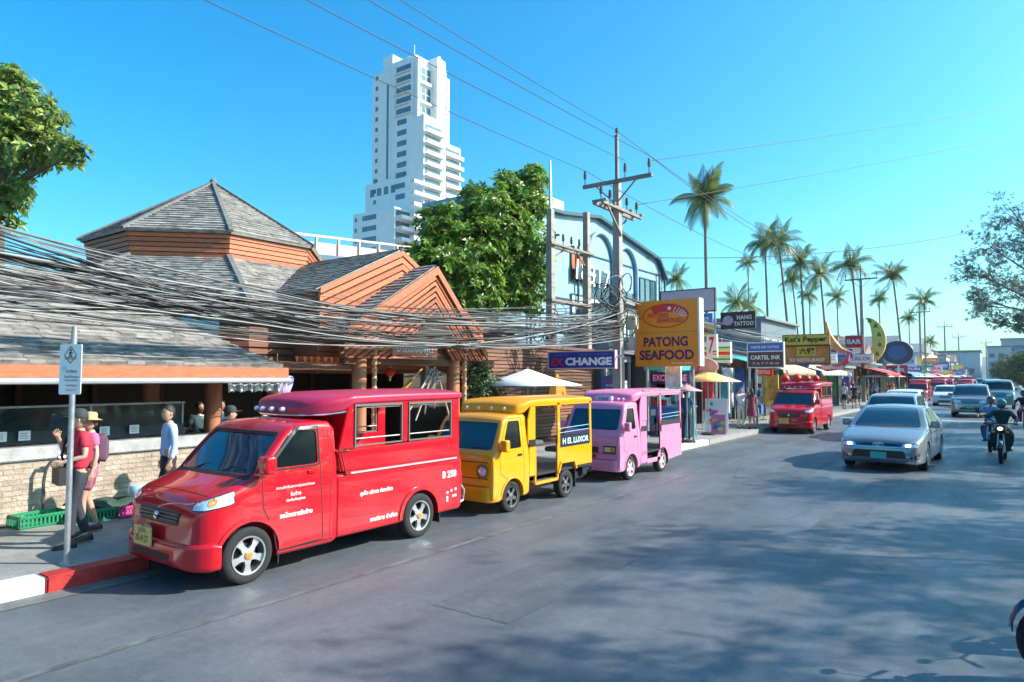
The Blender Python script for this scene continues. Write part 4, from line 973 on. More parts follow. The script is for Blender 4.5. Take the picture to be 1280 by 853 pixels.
def palm(label, base, top, M, fr=2.2, nf=20, seed=1, coconuts=True, group='coconut palms behind the shops', detail=14, r=.14):
    rnd = random.Random(seed); t = thing('palm_tree', label, 'palm tree', base, 0, group); T = Vector(top)-Vector(base)
    pts = [Vector((T.x*(s**1.6), T.y*(s**1.6), T.z*s)) for s in [i/12 for i in range(13)]]
    tr = MB(); tr.tube(pts, [r*(1.25 if i == 0 else 1-.35*i/12)+(.008 if i % 2 else 0) for i in range(13)], 10); tr.build('trunk', PALMB, t, smooth=True, ang=70)
    c = MB()
    for f in range(nf):
        az = 2.4*f+rnd.uniform(-.3, .3); el = rnd.uniform(-.55, 1.25) if f > 3 else 1.3; L = fr*rnd.uniform(.8, 1.12)
        h = Vector((math.cos(az), math.sin(az), 0)); p = Vector(T); d = (h*math.cos(el)+Vector((0, 0, math.sin(el)))).normalized()
        N = detail; step = L/N; spine = [p.copy()]; dirs = [d.copy()]
        for i in range(N):
            p = p+d*step; d = (d+Vector((0, 0, -1))*(.06+.16*i/N)*(1.25-.25*el)*14/N).normalized(); spine.append(p.copy()); dirs.append(d.copy())
        c.tube([s for s in spine[::3]]+[spine[-1]], [.035*fr/2.2*(1-i/(N/3+2)) for i in range(len(spine[::3])+1)], 4, cap=False)
        side = h.cross(Vector((0, 0, 1))).normalized()
        for i in range(1, N+1):
            q = spine[i]; u = i/N; ll = fr*.25*math.sin(PI*min(1, .18+u*.80))*rnd.uniform(.85, 1.1)+.08
            for sx in (-1, 1):
                for sub in (0, .5):
                    q2 = spine[i-1].lerp(spine[i], sub)
                    ld = (side*sx*.85+dirs[i]*.65+Vector((0, 0, -.35-.5*u))).normalized(); w = .020*fr/2.2+.006
                    a = q2; b = q2+ld*ll*.5+Vector((0, 0, -.02)); e = q2+ld*ll+Vector((0, 0, -ll*.30)); ww = dirs[i]*w
                    c.add([a-ww*.5, a+ww*.5, b+ww, b-ww, e], [(0, 1, 2, 3), (3, 2, 4)])
    c.build('crown', M, t, fix=False)
    if coconuts:
        n = MB()
        for k in range(7): a = k*.9; n.ball((T.x+.2*math.cos(a), T.y+.2*math.sin(a), T.z-.15-.08*(k % 3)), .11, 8, (1, 1, 1.2))
        n.build('coconuts', mat('green husk', (.12, .16, .03), .5), t, smooth=True)
    return t
def feathery_tree(label, base, blobs, M, seed=1, n=900, group=None, trunk_r=.3, name='casuarina_tree', lean=(0, 0)):
    """wispy needle tree with visible limbs"""
    rnd = random.Random(seed); B = Vector(base); t = thing(name, label, 'tree', base, 0, group); tr = MB(); cr = MB()
    top = max(b[0][2]+b[1] for b in blobs)-B.z
    fk = Vector((lean[0]*.4, lean[1]*.4, top*.34))
    tr.tube([(0, 0, -.1), (lean[0]*.15, lean[1]*.15, top*.18), fk], [trunk_r*1.2, trunk_r, trunk_r*.8], 10)
    for c, r in blobs:
        c = Vector(c)-B
        mid = fk.lerp(c, .5)+Vector((rnd.uniform(-.3, .3), rnd.uniform(-.3, .3), -.2))
        tr.tube([fk, mid, c], [trunk_r*.45, trunk_r*.28, trunk_r*.1], 7)
        for k in range(10):
            d = Vector((rnd.gauss(0, 1), rnd.gauss(0, 1), rnd.gauss(.1, .6))).normalized(); e = c+d*r*rnd.uniform(.6, 1.05)
            tr.tube([c.lerp(mid, rnd.uniform(0, .4)), c+d*r*.4+Vector((0, 0, .1)), e], [trunk_r*.1, trunk_r*.06, .01], 4)
            for j in range(max(1, int(n/len(blobs)/10))):
                s = rnd.uniform(.3, 1.08); p = c+d*r*s+Vector((rnd.gauss(0, .16), rnd.gauss(0, .16), rnd.gauss(0, .13)))*r
                ax = (d+Vector((0, 0, .2))).normalized()
                for q in range(7):
                    dd = (ax+Vector((rnd.gauss(0, .7), rnd.gauss(0, .7), rnd.gauss(-.1, .6)))).normalized(); L = rnd.uniform(.16, .38); sd = dd.orthogonal().normalized()*.018
                    cr.add([p-sd, p+sd, p+dd*L*.6+sd, p+dd*L+Vector((0, 0, -.05)), p+dd*L*.6-sd], [(0, 1, 2, 3, 4)])
    tr.build('trunk', BARK, t, smooth=True, ang=60); cr.build('crown', M, t, fix=False)
    return t
# ------------------------------------------------------------------ camera, light, sky
cam = bpy.data.cameras.new('camera'); co = bpy.data.objects.new('camera', cam); COL.objects.link(co)
co.location = (0, 0, CAMH); co.rotation_euler = (R(90)+PT, 0, TH); cam.lens = 24; cam.sensor_width = 36; cam.clip_end = 4000; cam.clip_start = .05
scene.camera = co
SUN_EL, SUN_AZ = R(33), R(55)
w = bpy.data.worlds.new('World'); scene.world = w; w.use_nodes = True; nt = w.node_tree
bg = nt.nodes['Background']; sk = nt.nodes.new('ShaderNodeTexSky'); sk.sky_type = 'NISHITA'; sk.sun_disc = False
sk.sun_elevation = SUN_EL; sk.sun_rotation = SUN_AZ; sk.air_density = 1.0; sk.dust_density = 2.0; sk.ozone_density = 1.5
hs = nt.nodes.new('ShaderNodeHueSaturation'); hs.inputs['Hue'].default_value = .487; hs.inputs['Saturation'].default_value = 1.55; hs.inputs['Value'].default_value = 1.0
tint = nt.nodes.new('ShaderNodeMix'); tint.data_type = 'RGBA'; tint.blend_type = 'MULTIPLY'; tint.inputs[0].default_value = 1; tint.inputs[7].default_value = (.54, 1.12, 1.22, 1)
nt.links.new(sk.outputs[0], hs.inputs['Color']); nt.links.new(hs.outputs[0], tint.inputs[6]); nt.links.new(tint.outputs[2], bg.inputs[0]); bg.inputs[1].default_value = .135
sl = bpy.data.lights.new('sun', 'SUN'); sl.energy = 5; sl.angle = R(.6); sl.color = (1, .93, .83); so = bpy.data.objects.new('sun', sl); COL.objects.link(so)
sd = Vector((math.sin(SUN_AZ)*math.cos(SUN_EL), math.cos(SUN_AZ)*math.cos(SUN_EL), math.sin(SUN_EL)))
so.rotation_euler = (-sd).to_track_quat('-Z', 'Y').to_euler()
scene.view_settings.view_transform = 'Standard'; scene.view_settings.look = 'None'; scene.view_settings.exposure = .92; scene.view_settings.gamma = 1

# ------------------------------------------------------------------ ground
def struct(o): o['kind'] = 'structure'; return o
def groundmat(name, c1, c2, sc, rough, bump=.3, cracks=True, speck=.35):
    m = bpy.data.materials.new(name); m.use_nodes = True; nt = m.node_tree; N = nt.nodes; L = nt.links; b = N['Principled BSDF']
    tc = N.new('ShaderNodeTexCoord')
    def noise(s, d=8, r=.6, vec=None):
        n = N.new('ShaderNodeTexNoise'); n.inputs['Scale'].default_value = s; n.inputs['Detail'].default_value = d; n.inputs['Roughness'].default_value = r
        L.new(vec or tc.outputs['Object'], n.inputs['Vector']); return n.outputs['Fac']
    mp = N.new('ShaderNodeMapping'); mp.inputs['Scale'].default_value = (2.2, .22, 1); L.new(tc.outputs['Object'], mp.inputs[0])
    def mr(x, a, b_, c, d):
        r = N.new('ShaderNodeMapRange'); r.inputs[1].default_value = a; r.inputs[2].default_value = b_; r.inputs[3].default_value = c; r.inputs[4].default_value = d; L.new(x, r.inputs[0]); return r.outputs[0]
    def mul(a, b_):
        k = N.new('ShaderNodeMath'); k.operation = 'MULTIPLY'; L.new(a, k.inputs[0]); L.new(b_, k.inputs[1]); return k.outputs[0]
    mx = N.new('ShaderNodeMix'); mx.data_type = 'RGBA'; mx.inputs[6].default_value = tuple(c1)+(1,); mx.inputs[7].default_value = tuple(c2)+(1,)
    L.new(mr(noise(sc), .35, .65, 0, 1), mx.inputs[0])
    f = mul(mr(noise(1, 6, .6, mp.outputs[0]), .3, .7, .88, 1.12), mr(noise(110, 3), .3, .7, 1-speck, 1+speck))
    f = mul(f, mr(noise(9, 6, .75), .3, .7, .84, 1.16)); f = mul(f, mr(noise(34, 4, .7), .3, .7, .86, 1.14))
    if cracks:
        v = N.new('ShaderNodeTexVoronoi'); v.feature = 'DISTANCE_TO_EDGE'; v.inputs['Scale'].default_value = .16
        wn = N.new('ShaderNodeMix'); wn.data_type = 'VECTOR'; wn.inputs[0].default_value = .25
        nn = N.new('ShaderNodeTexNoise'); nn.inputs['Scale'].default_value = 1.4; nn.inputs['Detail'].default_value = 8; L.new(tc.outputs['Object'], nn.inputs['Vector'])
        L.new(tc.outputs['Object'], wn.inputs[4]); L.new(nn.outputs['Color'], wn.inputs[5]); L.new(wn.outputs[1], v.inputs['Vector'])
        f = mul(f, mr(v.outputs['Distance'], .0, .003, .72, 1))
        st = mr(noise(.9, 4), .60, .74, 1, .55); f = mul(f, st)
    m2 = N.new('ShaderNodeMix'); m2.data_type = 'RGBA'; m2.blend_type = 'MULTIPLY'; m2.inputs[0].default_value = 1; L.new(mx.outputs[2], m2.inputs[6]); L.new(f, m2.inputs[7]); L.new(m2.outputs[2], b.inputs['Base Color'])
    L.new(mr(noise(.8, 5, .6, mp.outputs[0]), .3, .7, rough-.12, rough+.14), b.inputs['Roughness'])
    bp = N.new('ShaderNodeBump'); bp.inputs['Strength'].default_value = bump; bp.inputs['Distance'].default_value = .012; L.new(noise(140, 3), bp.inputs['Height']); L.new(bp.outputs[0], b.inputs['Normal'])
    b.inputs['Specular IOR Level'].default_value = .4
    return m
struct(MB().box(-900, 900, -900, 1600, -.5, -.012).build('ground', groundmat('earth', (.22, .19, .15), (.16, .15, .12), .3, .9)))
ASPH = groundmat('asphalt', (.078, .092, .108), (.125, .138, .154), .5, .5)
MB_ = MB(); MB_.quad((-8.05, -20, 0), (1.9, -20, 0), (1.9, 420, 0), (-8.05, 420, 0)); struct(MB_.build('road', ASPH, fix=False))
PATCH = groundmat('patched asphalt', (.070, .082, .096), (.11, .12, .132), 1.5, .55, .4, False)
for k, (x0, x1, y0, y1) in enumerate(((-4.6, -3.7, 5.0, 26), (-2.4, -1.9, 9, 40))):
    a = MB(); rr = random.Random(k); P_ = []
    for (ax, ay, bx, by) in ((x0, y0, x1, y0), (x1, y0, x1, y1), (x1, y1, x0, y1), (x0, y1, x0, y0)):
        for i in range(30): P_.append((ax+(bx-ax)*i/30+rr.uniform(-.02, .02), ay+(by-ay)*i/30+rr.uniform(-.02, .02), .003))
    a.ngon(P_); struct(a.build('road_patch', PATCH, fix=False))
GUT = groundmat('gutter concrete', (.17, .17, .165), (.10, .10, .10), 3, .8, .3, True)
a = MB(); a.quad((-8.0, -20, .005), (-7.72, -20, .005), (-7.72, 200, .005), (-8.0, 200, .005)); struct(a.build('gutter', GUT, fix=False))
PAINTW = mat('worn road paint', (.42, .42, .40), .7, var=.5, scale=9)
PAINTF = mat('faded road paint', (.115, .117, .118), .7, var=.5, scale=5)
def line(x0, x1, y0, y1, m, nm='road_marking'):
    a = MB(); a.quad((x0, y0, .004), (x1, y0, .004), (x1, y1, .004), (x0, y1, .004)); struct(a.build(nm, m, fix=False))
line(-5.95, -5.87, -6, 42, PAINTF, 'parking_line')
for k in range(14): line(-3.0, -2.9, 26+k*9, 29+k*9, PAINTF, 'lane_dash')
line(-7.6, 1.5, 41, 41.5, PAINTW, 'stop_line')
PAVE = groundmat('pavement concrete', (.30, .29, .27), (.22, .22, .21), 1.2, .8, .2, True, .15)
struct(MB().box(-11.38, -8.05, -20, 20, -.1, .15).build('pavement', PAVE))
struct(MB().box(-12.2, -8.05, 20, 200, -.1, .15).build('pavement', PAVE))
struct(MB().box(1.9, 5, -20, 420, -.1, .13).build('pavement', PAVE))
REDK = mat('red kerb paint', (.38, .02, .02), .55, var=.3, scale=9, bump=.3)
WHK = mat('white kerb paint', (.62, .64, .66), .55, var=.25, scale=9, bump=.3)
BLK = mat('grimy kerb', (.05, .05, .052), .8, var=.4, scale=9, bump=.3)
KC = mat('bare kerb concrete', (.27, .26, .25), .8, var=.3, scale=7, bump=.3)
y = -8.0; k = 0
segs = [(-12, -4, WHK), (-4, 1.2, REDK), (1.2, 2.93, WHK), (2.94, 3.98, REDK), (3.99, 9, BLK), (9.02, 14, KC), (14.02, 22, WHK), (22.02, 60, KC), (60, 200, KC)]
for a, b, m in segs:
    c = MB(); c.box(-8.27, -8.0, a, b, -.05, .165); struct(c.build('kerb', m, bevel=.02))
struct(MB().box(1.7, 1.9, -20, 200, -.05, .15).build('kerb', KC, bevel=.02))

# ------------------------------------------------------------------ timber, shingles
def woodmat(name, col, axis_scale=(1, 12, 12), rough=.6, var=.3):
    m = bpy.data.materials.new(name); m.use_nodes = True; nt = m.node_tree; N = nt.nodes; L = nt.links; b = N['Principled BSDF']; b.inputs['Roughness'].default_value = rough
    tc = N.new('ShaderNodeTexCoord'); mp = N.new('ShaderNodeMapping'); mp.inputs['Scale'].default_value = axis_scale; L.new(tc.outputs['Object'], mp.inputs[0])
    n = N.new('ShaderNodeTexNoise'); n.inputs['Scale'].default_value = 2; n.inputs['Detail'].default_value = 8; L.new(mp.outputs[0], n.inputs['Vector'])
    g = N.new('ShaderNodeNewGeometry'); ad = N.new('ShaderNodeMath'); ad.operation = 'ADD'; sc = N.new('ShaderNodeMath'); sc.operation = 'MULTIPLY'; sc.inputs[1].default_value = .5; L.new(g.outputs['Random Per Island'], sc.inputs[0])
    L.new(n.outputs['Fac'], ad.inputs[0]); L.new(sc.outputs[0], ad.inputs[1])
    r = N.new('ShaderNodeMapRange'); r.inputs[1].default_value = .35; r.inputs[2].default_value = 1.15; r.inputs[3].default_value = 1-var; r.inputs[4].default_value = 1+var; L.new(ad.outputs[0], r.inputs[0])
    mx = N.new('ShaderNodeMix'); mx.data_type = 'RGBA'; mx.blend_type = 'MULTIPLY'; mx.inputs[0].default_value = 1; mx.inputs[6].default_value = tuple(col)+(1,); L.new(r.outputs[0], mx.inputs[7]); L.new(mx.outputs[2], b.inputs['Base Color'])
    bp = N.new('ShaderNodeBump'); bp.inputs['Strength'].default_value = .3; bp.inputs['Distance'].default_value = .01; L.new(n.outputs['Fac'], bp.inputs['Height']); L.new(bp.outputs[0], b.inputs['Normal'])
    MATS[name] = m; return m
SHING = woodmat('weathered shingle', (.27, .245, .225), (3, 3, 3), .85, .6)
SHINGD = woodmat('dark shingle', (.14, .135, .135), (3, 3, 3), .85, .4)
ORW = woodmat('orange timber', (.42, .115, .045), (3, 3, 14), .55, .42)
BRW = woodmat('brown timber', (.17, .062, .035), (2, 2, 9), .6, .35)
LOGW = woodmat('log timber', (.34, .13, .06), (7, 7, 1), .5, .35)
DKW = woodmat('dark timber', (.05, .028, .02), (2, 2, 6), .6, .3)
SLATW = woodmat('slat timber', (.20, .095, .06), (1, 1, 12), .6, .3)

def clip(poly, ax, val, keep_ge):
    out = []; n = len(poly)
    for i in range(n):
        a, b = poly[i], poly[(i+1) % n]; da = (a[ax]-val) if keep_ge else (val-a[ax]); db = (b[ax]-val) if keep_ge else (val-b[ax])
        if da >= 0: out.append(a)
        if da*db < 0: t = da/(da-db); out.append((a[0]+(b[0]-a[0])*t, a[1]+(b[1]-a[1])*t))
    return out
def shingle(mb, pts, course=.2, wid=.26, rnd=random.Random(3), th=.03, under=.06):
    """lapped courses over a planar 3-D polygon whose first edge is the eave"""
    P = [Vector(p) for p in pts]; U = (P[1]-P[0]).normalized(); Nn = Vector()
    for i in range(1, len(P)-1): Nn += (P[i]-P[0]).cross(P[i+1]-P[0])
    Nn.normalize()
    if Nn.z < 0: Nn = -Nn
    V = Nn.cross(U); 
    if V.z < 0: V = -V
    q = [((p-P[0]).dot(U), (p-P[0]).dot(V)) for p in P]
    v1 = max(a[1] for a in q); k = 0; v = min(a[1] for a in q)
    while v < v1-.01:
        cc = course*rnd.uniform(.92, 1.08); row = clip(clip(q, 1, v, True), 1, min(v+cc, v1), False)
        if len(row) >= 3:
            u0 = min(a[0] for a in row); ue = max(a[0] for a in row); u = u0-rnd.uniform(0, wid)
            while u < ue:
                w_ = wid*rnd.uniform(.6, 1.5); c = clip(clip(row, 0, u, True), 0, u+w_-.006, False); u += w_
                if len(c) < 3: continue
                j = rnd.uniform(0, .012); f = []
                for a in c:
                    h = th*(1-(a[1]-v)/cc)+j+.004; f.append(P[0]+U*a[0]+V*a[1]+Nn*h)
                mb.ngon(f)
                lo = [a for a in c if a[1] < v+1e-4]
                if len(lo) >= 2:
                    lo.sort(); a, b = lo[0], lo[-1]; A = P[0]+U*a[0]+V*a[1]; B = P[0]+U*b[0]+V*b[1]
                    mb.quad(A-Nn*.002, B-Nn*.002, B+Nn*(th+j+.004), A+Nn*(th+j+.004))
        v += cc
    b = len(mb.v); n = len(P)
    mb.add([p for p in P]+[p-Nn*under for p in P], [tuple(range(n)), tuple(range(2*n-1, n-1, -1))]+[(i, (i+1) % n, n+(i+1) % n, n+i) for i in range(n)])
def roof(name, faces, m, par, **k):
    mb = MB()
    for f in faces: shingle(mb, f, **k)
    return mb.build(name, m, par, fix=False)

# ------------------------------------------------------------------ the seafood restaurant
rs = thing('restaurant_building', 'timber seafood restaurant with weathered shingle roofs and an octagonal roof lantern behind low brick wall', 'restaurant', (-14, 6, 0))
RO = Vector((14, -6, 0))   # parts are given in world metres and shifted to the thing's base
def rb_(mb, name, m, par=rs, **k):
    o = mb.build(name, m, None, **k); o.parent = par; o.location = RO if par is rs else (0, 0, 0); return o
EV = [(-10.6, -9, 2.40), (-10.6, 7.55, 2.40), (-13.75, 6.45, 3.62), (-15.6, 5.6, 4.33), (-15.6, -9, 4.33)]
def rroof(name, faces, m=SHING, **k):
    mb = MB()
    for f in faces: shingle(mb, f, **k)
    return rb_(mb, name, m, fix=False)
rroof('pavilion_roof', [EV, [(-10.6, 7.55, 2.40), (-16, 8.2, 2.5), (-15.6, 5.6, 4.33), (-13.75, 6.45, 3.62)], [(-21, -9, 2.2), (-15.6, -9, 4.33), (-15.6, 5.6, 4.33), (-21, 7, 2.2)][::-1]])
m = MB(); m.box(-10.58, -10.50, -9, 7.60, 2.20, 2.37); rb_(m, 'fascia_board', ORW)
m = MB(); m.box(-10.66, -10.585, -9, 7.58, 2.12, 2.20); rb_(m, 'fascia_board', DKW)
m = MB(); m.tube([(-10.46, -9, 2.15), (-10.46, 7.6, 2.15)], .045, 8); rb_(m, 'gutter', mat('grey gutter', (.38, .40, .42), .5, var=.1))
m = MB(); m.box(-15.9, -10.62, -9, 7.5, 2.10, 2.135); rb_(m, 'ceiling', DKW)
# octagonal lantern roof, band, skirt
OC = Vector((-18, 10.42, 0))
def ov(Rr, k, z): a = R(-22.5+45*k); return (OC.x+Rr*math.cos(a), OC.y+Rr*math.sin(a), z)
ap = (OC.x, OC.y, 7.66)
rroof('lantern_roof', [[ov(3.15, k, 5.72), ov(3.15, k+1, 5.72), ap] for k in range(8)], course=.15)
rid = MB()
for k in range(8): rid.beam(Vector(ov(3.2, k, 5.73)), Vector(ap)+Vector((0, 0, .04)), .10, .07)
rid.ball(Vector(ap)+Vector((0, 0, .05)), .10, 10); pieces(rid, 'ridge_cap', SHINGD, rs, RO)
bd = MB()
for k in range(8):
    for j in range(5):
        a, b = ov(3.02-.02*j, k, 5.62-.115*j), ov(3.02-.02*j, k+1, 5.62-.115*j); bd.beam(a, b, .03, .095)
    bd.beam(ov(2.85, k, 5.05), ov(2.85, k, 5.7), .14, .14)
rb_(bd, 'lantern_band', ORW)
m = MB(); m.prism([ov(2.9, k, 0)[:2] for k in range(8)], 'z', 4.6, 5.68); rb_(m, 'lantern_wall', DKW)
rroof('skirt_roof', [[ov(6.0, k, 3.62), ov(6.0, k+1, 3.62), ov(2.86, k+1, 5.14), ov(2.86, k, 5.14)] for k in range(8)], course=.17)
rid = MB()
for k in range(8): rid.beam(Vector(ov(6.03, k, 3.64)), Vector(ov(2.9, k, 5.18)), .11, .07)
pieces(rid, 'ridge_cap', SHINGD, rs, RO)
m = MB(); m.prism([ov(5.6, k, 0)[:2] for k in range(8)], 'z', 2.3, 3.6); rb_(m, 'upper_wall', BRW)
sl_ = MB()
for k in range(8):
    for j in range(8): sl_.beam(ov(5.64, k, 2.45+.15*j), ov(5.64, k+1, 2.45+.15*j), .03, .11)
rb_(sl_, 'wall_boards', BRW)
m = MB(); m.box(-14.2, -12.95, 6.9, 7.7, 3.05, 3.42); rb_(m, 'clerestory_window', mat('blue glass', (.03, .09, .14), .08, coat=1))
# gabled entrance, two nested gables
def gable(x0, x1, yc, za, yl, zl, yr, zr, course=.18):
    rroof('gable_roof', [[(x0, yl, zl), (x1, yl, zl), (x1, yc, za), (x0, yc, za)], [(x1, yr, zr), (x0, yr, zr), (x0, yc, za), (x1, yc, za)]], course=course)
def chevrons(x, yc, za, yl, zl, yr, zr, n, w_, gap, nm_, m, th=.05, in_=.05):
    mb = MB()
    for k in range(n):
        o = k*(w_+gap); z0 = za-o; dx = -(.02 if k % 2 else 0)
        for (ye, ze) in ((yl, zl), (yr, zr)):
            e = ye+(in_ if ye < yc else -in_); sl2 = (za-ze)/abs(ye-yc); zz = z0-sl2*abs(e-yc)
            a = [(yc, z0), (yc, z0-w_), (e, zz-w_), (e, zz)]; zmin = 2.62
            a = clip(a, 1, zmin, True)
            if len(a) >= 3: mb.prism(a if ye > yc else a[::-1], 'x', x+dx, x+th+dx)
    return rb_(mb, nm_, m)
FG = (12.28, 4.93, 9.45, 3.22, 14.3, 2.80); BG = (11.8, 5.32, 9.3, 4.10, 15.0, 3.55)
gable(-11.22, -12.0, *FG); gable(-11.95, -20.5, *BG)
chevrons(-11.19, FG[0], FG[1]-.03, *FG[2:], 1, .20, 0, 'barge_board', ORW)
chevrons(-11.25, FG[0], FG[1]-.26, FG[2], FG[3]-.26, FG[4], FG[5]-.26, 10, .088, .05, 'gable_boards', ORW)
m = MB(); m.prism([(9.5, 2.62), (14.2, 2.62), (14.2, 2.7), (12.28, 4.80), (9.5, 3.1)], 'x', -11.42, -11.36); rb_(m, 'gable_wall', BRW)
m = MB(); m.prism([(11.3, 3.0), (13.1, 3.0), (12.28, 3.80)], 'x', -11.30, -11.17); rb_(m, 'gable_vent', DKW)
chevrons(-11.90, BG[0], BG[1]-.03, *BG[2:], 5, .13, .04, 'barge_board', ORW)
m = MB(); m.prism([(9.4, 2.4), (14.9, 2.4), (14.9, 3.5), (11.8, 5.22), (9.4, 4.03)], 'x', -17, -12.0); rb_(m, 'gable_wall', ORW)
m = MB()
for j in range(11): m.box(-16.9, -12.02, 9.36, 9.41, 2.45+.15*j, 2.56+.15*j)
rb_(m, 'side_boards', BRW)
gl = MB()
for j in range(9): gl.box(-12.0, -11.97, 9.42, 10.9, 2.45+.16*j, 2.47+.16*j+.11)
rb_(gl, 'gable_boards', ORW)
# posts, beams, back wall
ps = [(-11.4, 10.05, .16), (-11.4, 13.15, .17), (-12.0, 5.9, .14), (-12.0, 7.05, .16), (-12.0, 8.35, .14), (-12, 2.6, .14), (-12, -1, .14)]
for x, y_, r in ps:
    c = MB(); h = 2.75 if x > -11.8 else 2.12
    c.tube([(x, y_, .1), (x, y_, h*.5), (x, y_, h)], [r*1.06, r, r*.96], 14); rb_(c, 'post', LOGW, smooth=True)
for y_ in (10.35, 13.42):
    c = MB(); c.tube([(-11.25, y_, .1), (-11.25, y_, 2.8)], .05, 10)
    for z in range(12): c.lathe([(.05, 0), (.065, .03), (.065, .08), (.05, .1)], 10, Matrix.Translation((-11.25, y_, .3+z*.2)))
    rb_(c, 'carved_post', woodmat('pale carved timber', (.50, .27, .15), (3, 3, 3), .6, .4) if y_ < 11 else MATS['pale carved timber'], smooth=True)
m = MB(); m.box(-11.6, -11.35, 9.6, 14.8, 2.48, 2.66); rb_(m, 'lintel_beam', BRW)
m = MB(); m.box(-11.5, -11.42, 7.6, 9.9, 2.35, 2.52); m.box(-12.6, -12.5, 7.4, 15, 2.3, 2.5); rb_(m, 'tie_beam', BRW)
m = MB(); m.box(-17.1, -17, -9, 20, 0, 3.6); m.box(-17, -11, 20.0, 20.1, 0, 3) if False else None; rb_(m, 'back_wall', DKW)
m = MB()
for y_ in [-2+k*1.5 for k in range(12)]: m.box(-16.99, -16.9, y_, y_+.12, .1, 2.6)
m.box(-16.99, -16.85, -9, 16, 1.0, 1.12); rb_(m, 'back_wall_frames', BRW)
struct(MB().box(-22, -11.4, -20, 21, -.1, .12).build('restaurant_floor', mat('dark floor tiles', (.10, .07, .06), .5, var=.3)))
m = MB(); m.box(-16.5, -15.9, 3, 8.2, .1, 1.1); m.box(-16.6, -15.8, 2.9, 8.3, 1.1, 1.16); rb_(m, 'bar_counter', BRW)
sh = MB()
rnd = random.Random(5)
# low brick wall with a stone coping
BRICK = brickmat('pale split brick', (.50, .40, .31), (.36, .27, .21), (.30, .26, .22), .24, .075, .85, .008, 'Object', .8, (1, 2), .3)
t = thing('brick_wall', 'low wall of pale split brick with grey stone coping beside the pavement', 'wall', (-11.55, 0, .15))
m = MB(); m.box(-.16, .15, -9, 9.3, 0, .86); m.build('brick_face', BRICK, t)
m = MB(); m.box(-.22, .20, -9, 9.36, .86, 1.05); m.build('coping', mat('grey stone', (.36, .36, .36), .7, var=.25, scale=5, bump=.3), t, bevel=.015)
# aquarium display with price cards
t = thing('display_tank', 'long dark glass seafood tank with steel rim standing on the brick wall', 'tank', (-11.7, 0, 1.2))
m = MB(); m.box(-.42, -.02, -9, 6.35, .02, .20); m.build('tank_base', mat('dark blue steel', (.035, .05, .065), .4, .3, var=.2), t)
m = MB(); m.box(-.40, -.04, -8.98, 6.33, .20, .55); m.build('tank_glass', mat('tank glass', (.03, .05, .045), .05, coat=1, var=.5, scale=2), t)
m = MB(); m.box(-.43, -.01, -9, 6.36, .55, .58)
for k in range(11): m.box(-.035, -.005, -8.5+k*1.48, -8.47+k*1.48, .2, .55)
m.build('tank_frame', STEEL, t)
CARD = mat('white card', (.72, .76, .80), .5)
for i, (px, nm) in enumerate(((2, 0), (32, 0), (132, 0), (169, 0), (-30, 0))):
    p = on_x(px, 541, -11.62); y_ = p.y
    c = MB(); c.box(-.004, .004, -.075, .075, -.07, .07); t2 = thing('price_card', ['small white price card at the left end of the tank nearest the frame edge', 'white price card on the tank left of the man in the red shirt', 'white price card on the tank just right of the man in the red shirt', 'white price card on the tank left of the man in the light blue shirt', 'white price card on the tank outside the left frame edge'][i], 'card', (-11.655, y_, 1.35), 0, 'price cards on the seafood tank')
    c.build('card', CARD, t2); mm = MB()
    for z in (.03, .005, -.02, -.045): mm.box(.004, .006, -.055, .055-.03*rnd.random(), z, z+.010)
    mm.build('printed_lines', mat('grey ink', (.25, .27, .33), .6), t2)
# iced shelf things behind the tank: bowls and bottles
for k in range(9):
    c = MB(); c.lathe([(.02, 0), (.10, .02), (.15, .09), (.15, .10), (.10, .04)], 16, cap=False); p = (-12.35-.3*(k % 2), 6.6+.27*k, 1.14)
    o = c.build('steel_bowl', STEEL, None, smooth=True); o.location = p; tag(o, 'steel bowl on the dim serving shelf behind the low brick wall', 'bowl', 'bowls on the serving shelf')
m = MB(); m.box(-12.9, -12.15, 6.45, 9.2, 1.06, 1.13); m.box(-12.85, -12.2, 6.5, 9.15, .12, 1.06); tag(m.build('serving_shelf', BRW), 'dark timber serving shelf under the pavilion roof', 'shelf')
# plants and bowls could hide more; cloth valance
t = thing('awning_valance', 'grey and white striped scalloped cloth hanging under the pavilion eave', 'awning', (-10.65, 6.5, 2.14))
m = MB(); v = []; n = 40
for i in range(n+1):
    y_ = 1.05*i/n; x = .03*math.sin(i*.9); drop = -.20+.035*abs(math.sin(i*PI/4))
    v += [(0, y_, 0), (x+.03, y_, drop*.5), (x*1.4+.04, y_, drop)]
fs = []
for i in range(n):
    for j in range(2): fs.append((i*3+j, i*3+j+1, (i+1)*3+j+1, (i+1)*3+j))
m.add(v, fs); m.mi = [(i//4) % 2 for i in range(len(fs))]
o = m.build('cloth', [mat('white cloth', (.75, .75, .74), .8), mat('grey cloth', (.30, .30, .32), .8)], t, fix=False, smooth=True); o.modifiers.new('s', 'SOLIDIFY').thickness = .004
t = thing('hanging_cloth', 'pale lilac cloth tied back beside the end of the pavilion eave', 'cloth', (-10.9, 7.75, 1.75))
m = MB(); v = []
for i in range(13):
    for j in range(9):
        s = i/12; u = j/8; v.append((.05*math.sin(j*2.2+i*.3)-.25*s, -.05+.42*u*(1-.65*(1-s))+.05*s, -.05+.75*s-.25*u*s))
m.add(v, [(i*9+j, i*9+j+1, (i+1)*9+j+1, (i+1)*9+j) for i in range(12) for j in range(8)])
o = m.build('cloth', mat('lilac cloth', (.42, .36, .52), .8, var=.15), t, fix=False, smooth=True); o.modifiers.new('s', 'SOLIDIFY').thickness = .004
